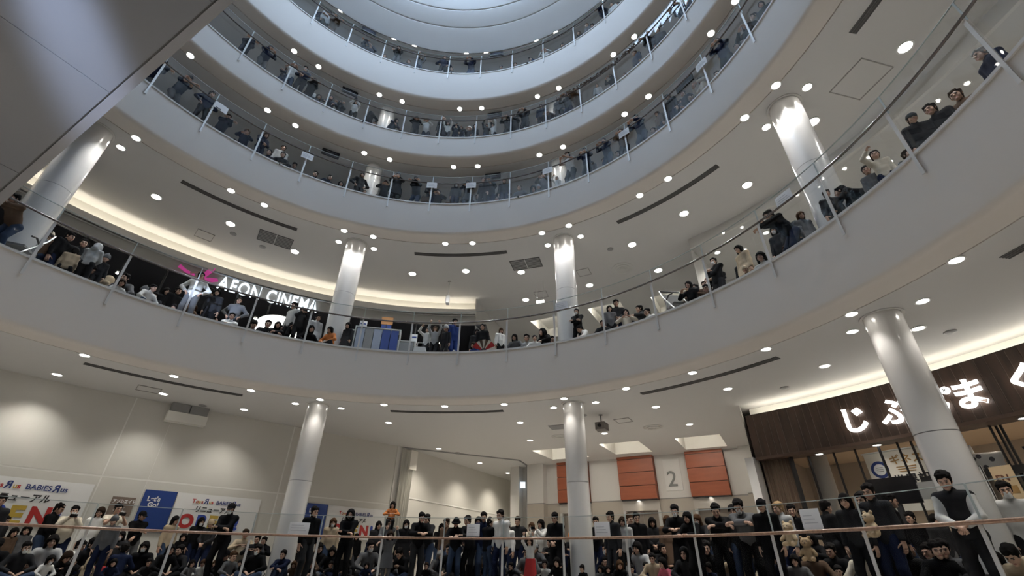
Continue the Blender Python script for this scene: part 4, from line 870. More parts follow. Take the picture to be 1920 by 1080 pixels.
# pose table: pelvis height/offset, lean (deg fwd), head pitch (deg down), head yaw, wrists L/R, elbow poles L/R, ankles L/R, knee poles, grip
POSES = {
 'stand':   dict(p=(0, 0, .90), lean=2, hp=14, hy=0, w=((-.23, .06, .80), (.23, .06, .80)), e=((-.5, -1, 0), (.5, -1, 0)), a=((-.10, -.02, .08), (.10, .03, .08))),
 'rail':    dict(p=(0, -.05, .89), lean=13, hp=18, hy=0, w=((-.10, .43, 1.15), (.10, .43, 1.15)), e=((-1, -.3, -.7), (1, -.3, -.7)), a=((-.10, -.10, .08), (.12, .02, .08)), g=1),
 'phone':   dict(p=(0, 0, .90), lean=3, hp=8, hy=0, w=((-.06, .36, 1.40), (.06, .36, 1.40)), e=((-.8, -.1, -1), (.8, -.1, -1)), a=((-.11, -.03, .08), (.11, .03, .08)), g=1),
 'cross':   dict(p=(0, 0, .90), lean=1, hp=12, hy=8, w=((.10, .24, 1.15), (-.10, .27, 1.12)), e=((-1, .1, -.6), (1, .1, -.6)), a=((-.12, 0, .08), (.12, 0, .08)), g=1),
 'lowlean': dict(p=(0, -.22, .87), lean=34, hp=26, hy=-6, w=((.12, .42, 1.14), (-.12, .44, 1.14)), e=((-1, .2, -.4), (1, .2, -.4)), a=((-.10, -.22, .08), (.10, -.10, .08)), g=1),
 'clasp':   dict(p=(0, 0, .90), lean=3, hp=22, hy=0, w=((-.04, .25, .98), (.04, .27, .98)), e=((-1, -.4, -.3), (1, -.4, -.3)), a=((-.10, 0, .08), (.10, .02, .08)), g=1),
 'hips':    dict(p=(0, 0, .90), lean=1, hp=10, hy=20, w=((-.20, .07, .98), (.20, .07, .98)), e=((-1, -.5, .1), (1, -.5, .1)), a=((-.14, 0, .08), (.14, 0, .08)), g=1),
 'oneup':   dict(p=(0, 0, .90), lean=2, hp=-2, hy=0, w=((-.22, .08, .82), (.16, .30, 1.66)), e=((-.5, -1, 0), (1, .2, -.6)), a=((-.10, 0, .08), (.10, .03, .08)), g=1),
 'armsup':  dict(p=(0, 0, .90), lean=6, hp=4, hy=0, w=((-.20, .26, 1.80), (.20, .26, 1.80)), e=((-1, .3, 0), (1, .3, 0)), a=((-.10, 0, .08), (.10, 0, .08)), g=1),
 'carry':   dict(p=(0, 0, .90), lean=-3, hp=10, hy=18, w=((.10, .28, 1.02), (-.02, .32, 1.16)), e=((-1, -.4, -.6), (1, -.4, -.6)), a=((-.12, 0, .08), (.12, 0, .08)), g=1),
 'sit':     dict(p=(0, 0, .13), lean=14, hp=14, hy=0, w=((-.12, .30, .26), (.12, .30, .26)), e=((-1, -.3, 0), (1, -.3, 0)), a=((.10, .34, .07), (-.10, .40, .07)), k=((-1, .45, .35), (1, .45, .35))),
 'sitdown': dict(p=(0, 0, .13), lean=26, hp=40, hy=0, w=((-.06, .36, .40), (.06, .36, .40)), e=((-1, -.3, -.3), (1, -.3, -.3)), a=((.10, .34, .07), (-.10, .40, .07)), k=((-1, .45, .35), (1, .45, .35)), g=1),
 'knees':   dict(p=(0, 0, .13), lean=22, hp=10, hy=0, w=((.06, .47, .40), (-.06, .49, .37)), e=((-1, .1, 0), (1, .1, 0)), a=((-.10, .42, .07), (.10, .42, .07)), k=((-.15, .3, 1), (.15, .3, 1)), g=1),
 'crouch':  dict(p=(0, -.05, .30), lean=28, hp=4, hy=0, w=((-.12, .38, .52), (.12, .38, .52)), e=((-1, 0, -.3), (1, 0, -.3)), a=((-.12, .05, .09), (.12, .08, .09)), k=((-.3, 1, .35), (.3, 1, .35))),
 'kneel':   dict(p=(0, 0, .50), lean=5, hp=8, hy=0, w=((-.12, .34, .86), (.12, .34, .86)), e=((-1, -.3, -.6), (1, -.3, -.6)), a=((-.11, -.40, .08), (.11, -.40, .08)), k=((-.1, 1, -.3), (.1, 1, -.3))),
 'ride':    dict(p=(0, 0, .13), lean=4, hp=12, hy=0, w=((-.14, .22, .42), (.14, .22, .42)), e=((-1, -.4, -.2), (1, -.4, -.2)), a=((-.12, .30, -.30), (.12, .30, -.30)), k=((-.2, 1, .3), (.2, 1, .3))),
 'bend':    dict(p=(0, -.25, .86), lean=58, hp=6, hy=0, w=((-.20, .44, .72), (.20, .44, .72)), e=((-1, -.3, 0), (1, -.3, 0)), a=((-.12, -.22, .08), (.12, -.14, .08))),
}
UA, FA, TH, SH = .28, .25, .42, .41
def skeleton(P, child=False):
    p = np.array(P['p'], float); t = math.radians(P['lean']); up = v3(0, math.sin(t), math.cos(t)); fw = v3(0, math.cos(t), -math.sin(t))
    J = dict(pel=p, up=up, fw=fw, chest=p+up*.36, neck=p+up*.51)
    for i, s in ((0, -1), (1, 1)):
        J['sh%d' % i] = p+up*.455+ex*s*.168; J['hip%d' % i] = p+ex*s*.085-up*.02
        J['el%d' % i], J['wr%d' % i] = ik(J['sh%d' % i], np.array(P['w'][i], float), UA, FA, np.array(P['e'][i], float))
        kp = np.array(P['k'][i], float) if 'k' in P else v3(s*.12, 1, .1)
        J['kn%d' % i], J['an%d' % i] = ik(J['hip%d' % i], np.array(P['a'][i], float), TH, SH, kp)
        sh = J['an%d' % i]-J['kn%d' % i]; low = np.array(P['a'][i])
        if 'k' in P and sh[1] < -.15: J['ft%d' % i] = v3(0, -.35, -1)*.9        # kneeling: toes down/back
        else: J['ft%d' % i] = v3(s*.12, 1, -.12)
    hp, hy = math.radians(P['hp']), math.radians(P['hy'])
    Rx = np.array([[1, 0, 0], [0, math.cos(hp), math.sin(hp)], [0, -math.sin(hp), math.cos(hp)]]).T
    Rx = np.array([[1, 0, 0], [0, math.cos(-hp), -math.sin(-hp)], [0, math.sin(-hp), math.cos(-hp)]])
    Rz = np.array([[math.cos(hy), -math.sin(hy), 0], [math.sin(hy), math.cos(hy), 0], [0, 0, 1]])
    J['hR'] = Rz@Rx; J['hs'] = 1.28 if child else 1.0
    J['head'] = J['neck']+up*.045+fw*.02
    return J
def bounds(J):
    pts = np.array([v for k, v in J.items() if isinstance(v, np.ndarray) and v.shape == (3,) and k not in ('up', 'fw', 'ft0', 'ft1')]); return pts.min(0), pts.max(0)
def body_mesh(pose, child):
    J = SK[(pose, child)]; lo, hi = bounds(J)
    f = Field(lo-.19, hi+v3(.19, .22, .12), .0125); up, p = J['up'], J['pel']
    for s in (-1, 1):
        f.cone(p+ex*s*.055, p+up*.18+ex*s*.045, .088, .080, .05).cone(p+up*.18+ex*s*.045, p+up*.40+ex*s*.075, .08, .085, .05)
    f.cone(J['neck']-up*.05, J['head']+(J['hR']@v3(0, -.02, .06)), .058, .047, .03)
    for i, s in ((0, -1), (1, 1)):
        f.cone(p+up*.45+ex*s*.06, J['sh%d' % i], .065, .052, .04).cone(J['sh%d' % i], J['el%d' % i], .046, .037, .03).cone(J['el%d' % i], J['wr%d' % i], .038, .025, .02)
        f.cone(J['hip%d' % i], J['kn%d' % i], .082, .052, .04).cone(J['kn%d' % i], J['an%d' % i], .053, .034, .03)
        a = J['an%d' % i]; ft = J['ft%d' % i]; ft = ft/np.linalg.norm(ft); heel = a-ft*.05+v3(0, 0, -.035 if ft[2] > -.6 else 0); toe = a+ft*.15+v3(0, 0, -.035 if ft[2] > -.6 else 0)
        f.cone(heel, toe, .042, .034, .03)
    V, F = f.mesh(); c = V[F].mean(1); mi = np.zeros(len(F), int)
    for i in (0, 1):
        ft = J['ft%d' % i]/np.linalg.norm(J['ft%d' % i]); q = c-(J['an%d' % i]+ft*.05); mi[(np.linalg.norm(q*v3(1, 1, 1.2), axis=1) < .16) & (((c-J['an%d' % i])@((J['an%d' % i]-J['kn%d' % i])/SH)) > -.02)] = 1
    Vs, Fs, ms = [V], [F], [mi]; n = len(V)
    Vs.append((HEADS[RES][0]*J['hs'])@J['hR'].T+J['head']); Fs.append(HEADS[RES][1]+n); ms.append(HEADS[RES][2]); n += len(HEADS[RES][0])
    hv, hf = HANDS[RES][1 if POSES[pose].get('g') else 0]; hk = 1.0
    for i, s in ((0, -1), (1, 1)):
        d = J['wr%d' % i]-J['el%d' % i]; upv = ez if abs(d[2])/np.linalg.norm(d) < .8 else (v3(0, 1, 0) if d[2] > 0 else v3(s, .3, 0))
        Rm = frame_from(d, upv); v = hv.copy()
        if s > 0: v[:, 0] *= -1; q = hf[:, ::-1]
        else: q = hf
        Vs.append(v@Rm.T+J['wr%d' % i]); Fs.append(q+n); ms.append(np.zeros(len(hf), int)); n += len(v)
    return np_mesh('body', np.concatenate(Vs), np.concatenate(Fs), np.concatenate(ms))
def top_mesh(pose, child, kind):
    J = SK[(pose, child)]; lo, hi = bounds(J); f = Field(lo-.24, hi+.24, .0145); up, p = J['up'], J['pel']
    e = .010 if kind == 'tee' else .026 if kind == 'vest' else .019
    lowest = .0 if kind != 'coat' else -.0
    for s in (-1, 1):
        f.cone(p-up*.03+ex*s*.06, p+up*.18+ex*s*.05, .095+e, .086+e, .06).cone(p+up*.18+ex*s*.05, p+up*.42+ex*s*.078, .088+e, .082+e, .05)
    for i, s in ((0, -1), (1, 1)):
        f.cone(p+up*.45+ex*s*.06, J['sh%d' % i], .066+e*.8, .054+e, .04)
        if kind == 'vest': continue
        if kind == 'tee':
            f.cone(J['sh%d' % i], J['el%d' % i], .052+e, .050+e, .03, cut=.62)
        else:
            f.cone(J['sh%d' % i], J['el%d' % i], .046+e, .040+e, .04)
            f.cone(J['el%d' % i], J['wr%d' % i], .044+e, .034+e*.7, .02, cut=.95)
    if kind == 'coat':
        for i in (0, 1): f.cone(J['hip%d' % i], J['kn%d' % i], .115+e, .125+e, .08)
        f.cone(p, (J['kn0']+J['kn1'])/2, .12, .14, .08)
    f.cone(J['neck']-up*.02, J['neck']+up*.045, .072 if kind != 'tee' else .060, .064 if kind != 'tee' else .05, .02)
    if kind == 'hoodie': f.ell(J['neck']-J['fw']*.09+up*.0, (.11, .06, .08), .03)
    if kind == 'coat': f.clip(-ez, -(min(J['kn0'][2], J['kn1'][2])+.03))
    elif POSES[pose]['p'][2] > .4: f.clip(-up, -(p-up*.09)@up)
    V, F = f.mesh(); return np_mesh('top', V, F)
def legs_mesh(pose, child, kind):
    J = SK[(pose, child)]; lo, hi = bounds(J); f = Field(lo-.24, hi+.24, .0145); up, p = J['up'], J['pel']; e = .016
    for i, s in ((0, -1), (1, 1)):
        f.cone(p+ex*s*.055+up*.06, J['hip%d' % i], .092+e*.6, .09+e, .04)
        f.cone(J['hip%d' % i], J['kn%d' % i], .086+e, .060+e, .03).cone(J['kn%d' % i], J['an%d' % i], .060+e, .050+e, .02, cut=.90)
    if kind == 'skirt':
        m = (J['kn0']+J['kn1'])/2
        for i in (0, 1): f.cone(J['hip%d' % i], J['kn%d' % i]*.55+J['an%d' % i]*.45, .10, .19, .08, cut=1.0)
        f.cone(p, m*.55+(J['an0']+J['an1'])*.225, .12, .2, .08, cut=1.0)
    if POSES[pose]['p'][2] > .4: f.clip(up, (p+up*.12)@up)
    V, F = f.mesh(); return np_mesh('legwear', V, F)
# ---- hair, hats and masks in head space
def hair_mesh(kind):
    f = Field((-.19, -.22, -.36), (.19, .17, .33), .0095); k = .015
    if kind in ('short', 'crop'):
        r = .008 if kind == 'crop' else .013; rng = random.Random(4)
        f.ell((0, -.034, .144), (.074+r, .094+r, .092+r), k).ell((0, -.075, .07), (.060, .042, .06), k)
        for sx in (-1, 1): f.ell((sx*.070, -.004, .122), (.016, .032, .042), .01)
        for q in range(30 if kind == 'short' else 12):
            t = rng.uniform(0, 6.283); u = rng.uniform(.25, 1); d = v3(math.cos(t)*math.sqrt(1-u*u), math.sin(t)*math.sqrt(1-u*u), u); f.ell(v3(0, -.034, .144)+d*v3(.078, .098, .096), (.026, .026, .022), .006)
        f.ell((0, .112, .072), (.090, .088, .094), .008, True)
        if kind == 'short':
            for q in range(5): f.cone((-.050+q*.025, .048, .212), (-.058+q*.029, .074-.007*abs(q-2), .172+.008*(q % 2)), .015, .008, .006)
    elif kind in ('bob', 'long', 'pony', 'bun'):
        f.ell((0, -.014, .140), (.094, .112, .110), k)
        lo = {'bob': .0, 'long': -.24, 'pony': .05, 'bun': .06}[kind]
        if kind in ('bob', 'long'):
            for sx in (-1, 1): f.cone((sx*.078, .0, .14), (sx*(.085 if kind == 'bob' else .075), .005 if kind == 'bob' else -.005, lo), .034, .030 if kind == 'bob' else .024, .03)
            f.cone((0, -.07, .13), (0, -.075, lo), .075, .062 if kind == 'bob' else .05, .03)
            if kind == 'long':
                for sx in (-1, 1): f.cone((sx*.055, -.05, .0), (sx*.06, -.04, lo-.03), .04, .026, .02)
        if kind == 'pony': f.cone((0, -.115, .16), (0, -.165, .10), .034, .04, .02).cone((0, -.165, .10), (0, -.15, -.08), .04, .018, .02)
        if kind == 'bun': f.ell((0, -.11, .20), (.045, .042, .045), .01)
        f.ell((0, .115, .070), (.066, .085, .100), .010, True)
        for sx in (-1, 1): f.cone((sx*.03, .08, .175), (sx*.06, .062, .165), .022, .018, .015)
    elif kind == 'cap':
        f.ell((0, -.012, .150), (.092, .108, .100), .01); f.clip(-ez, -.132); f.cone((-.04, .10, .135), (.04, .10, .135), .012, .012, .01).cone((-.035, .15, .125), (.035, .15, .125), .010, .010, .03); f.ell((0, .10, .135), (.075, .075, .010), .01)
        f.ell((0, -.075, .10), (.066, .04, .05), .01)
    elif kind == 'beanie':
        f.ell((0, -.012, .150), (.096, .112, .118), .01); f.clip(-ez, -.118)
        for i in range(12):
            a = 2*math.pi*i/12; b = 2*math.pi*(i+1)/12; f.cone((.088*math.cos(a), -.012+.104*math.sin(a), .132), (.088*math.cos(b), -.012+.104*math.sin(b), .132), .018, .018, .01)
        f.ell((0, -.012, .275), (.022, .022, .02), .01)
    elif kind == 'bucket':
        f.ell((0, -.012, .150), (.092, .108, .105), .01); f.clip(-ez, -.125)
        for i in range(14):
            a = 2*math.pi*i/14; b = 2*math.pi*(i+1)/14; f.cone((.118*math.cos(a), -.012+.135*math.sin(a), .118), (.118*math.cos(b), -.012+.135*math.sin(b), .118), .022, .022, .01)
    elif kind == 'hood':
        f.ell((0, -.02, .125), (.112, .125, .135), .02).cone((0, -.07, .10), (0, -.09, -.04), .095, .085, .04)
        for sx in (-1, 1): f.cone((sx*.08, .02, .08), (sx*.07, .02, -.03), .04, .04, .03)
        f.ell((0, .12, .085), (.072, .10, .105), .010, True)
    V, F = f.mesh(); return np_mesh('hair', V, F)
def mask_mesh():
    f = Field((-.11, -.02, -.02), (.11, .14, .13), .0065)
    f.cone((0, .034, .095), (0, .056, .034), .066, .047, .02); f.cone((0, .088, .095), (0, .10, .060), .014, .016, .02); f.clip(-ey, -.035); f.clip(ez, .098); f.clip(-ez, -.002)
    V, F = f.mesh(); return np_mesh('mask', V, F)
MASKS = {1.35: mask_mesh()}; RES = 2.4; MASKS[2.4] = mask_mesh(); RES = 1.35; HAIR = {}; BODY = {}; TOP = {}; LEG = {}; SK = {}
def matp(name, col, rough=.8): return mat('cloth_'+name, col, rough, var=.12, vscale=9, bump=.12, bscale=26, spec=.04)
CL_ = {'black': (.007, .007, .008), 'charcoal': (.019, .019, .021), 'grey': (.095, .095, .10), 'pale grey': (.34, .34, .34), 'white': (.58, .57, .55), 'cream': (.50, .45, .37), 'beige': (.34, .27, .19), 'brown': (.085, .055, .038),
       'navy': (.008, .012, .030), 'blue': (.015, .03, .12), 'denim': (.028, .042, .075), 'red': (.30, .03, .03), 'pink': (.42, .10, .14), 'orange': (.42, .15, .05), 'olive': (.06, .06, .035), 'lilac': (.22, .20, .32)}
HR_ = {'black': (.007, .006, .006), 'dark brown': (.020, .012, .008), 'brown': (.05, .026, .014), 'grey': (.20, .19, .18), 'fair': (.22, .15, .08)}
M_skin = [mat('skin_light', (.46, .29, .21), .55), mat('skin_medium', (.36, .215, .15), .55)]
M_shoe = mat('shoe_rubber', (.03, .03, .03), .6); M_eye = mat('dark_eye', (.012, .010, .009), .25); M_lip = mat('lip_tone', (.33, .13, .11), .5); M_maskm = mat('face_mask_white', (.62, .63, .64), .7); M_maskb = mat('face_mask_black', (.02, .02, .02), .7)
def cache(d, k, fn, n=1):
    if k not in d:
        me = fn()
        for _ in range(n): me.materials.append(None)
        d[k] = me
    return d[k]
def join_people(roots, label):
    Vs, Fs, Ms, mats, n = [], [], [], [], 0
    for r in roots:
        for o in [r]+list(r.children):
            me = o.data; M = np.array(r.matrix_basis @ (o.matrix_basis if o is not r else Matrix())); v = np.empty(len(me.vertices)*3, np.float32); me.vertices.foreach_get('co', v); v = v.reshape(-1, 3)@M[:3, :3].T+M[:3, 3]
            q = np.empty(len(me.loops), np.int32); me.loops.foreach_get('vertex_index', q); mi = np.empty(len(me.polygons), np.int32); me.polygons.foreach_get('material_index', mi)
            lut = []
            for sl in o.material_slots:
                if sl.material not in mats: mats.append(sl.material)
                lut.append(mats.index(sl.material))
            Vs.append(v); Fs.append(q.reshape(-1, 4)+n); Ms.append(np.array(lut)[mi]); n += len(v)
    for r in roots:
        for c in list(r.children): bpy.data.objects.remove(c)
        bpy.data.objects.remove(r)
    o = obj('crowd', np_mesh('crowd', np.concatenate(Vs), np.concatenate(Fs), np.concatenate(Ms)), mats); tag(o, label, 'crowd', kind='stuff'); return o
def part(name, me, m, root):
    o = bpy.data.objects.new(name, me); COL.objects.link(o); o.parent = root; o.material_slots[0].link = 'OBJECT'; o.material_slots[0].material = m; return o
HATS = ('cap', 'beanie', 'bucket', 'hood')
def person(level, az, r, pose, s, rot, topk, topc, legk, legc, hair, hairc, mask, label, group, dz=0.0):
    child = s < .80
    if (pose, child) not in SK: SK[(pose, child)] = skeleton(POSES[pose], child)
    me = cache(BODY, (pose, child, RES), lambda: body_mesh(pose, child), 4)
    o = bpy.data.objects.new('person', me); COL.objects.link(o)
    sk = M_skin[int(abs(az*10)) % 2]
    for i, m in enumerate((sk, M_shoe, M_eye, M_lip)): o.material_slots[i].link = 'OBJECT'; o.material_slots[i].material = m
    o.location = pol(r, az, LV[level][0]+.005+dz); o.rotation_euler = (0, 0, math.pi-R_(az)+R_(rot)); o.scale = (s, s, s)
    tag(o, label, 'person', group)
    part({'tee': 'shirt', 'jacket': 'jacket', 'hoodie': 'hooded_top', 'coat': 'long_coat'}[topk], cache(TOP, (pose, child, topk, RES), lambda: top_mesh(pose, child, topk)), matp(topc, CL_[topc]), o)
    part('skirt' if legk == 'skirt' else 'trousers', cache(LEG, (pose, child, legk, RES), lambda: legs_mesh(pose, child, legk)), matp(legc, CL_[legc]), o)
    J = SK[(pose, child)]
    Mx = Matrix([[*J['hR'][i], J['head'][i]] for i in range(3)]+[[0, 0, 0, 1]]) @ Matrix.Diagonal((J['hs'], J['hs'], J['hs'], 1))
    base = hair
    if hair in HATS:
        h = part({'cap': 'cap', 'beanie': 'knit_cap', 'bucket': 'bucket_hat', 'hood': 'hood'}[hair], cache(HAIR, (hair, RES), lambda: hair_mesh(hair)), matp(hairc, CL_[hairc]), o); h.matrix_local = Mx; base = 'crop' if hair != 'hood' else None; hc = 'black'
    else: hc = hairc
    if base: h = part('hair', cache(HAIR, (base, RES), lambda: hair_mesh(base)), mat('hair_'+hc, HR_[hc], .85, spec=.05), o); h.matrix_local = Mx
    if mask: h = part('face_mask', cache({}, 'm', lambda: MASKS[RES], 0 if len(MASKS[RES].materials) else 1), M_maskm if mask == 1 else M_maskb, o); h.matrix_local = Mx
    return o, J

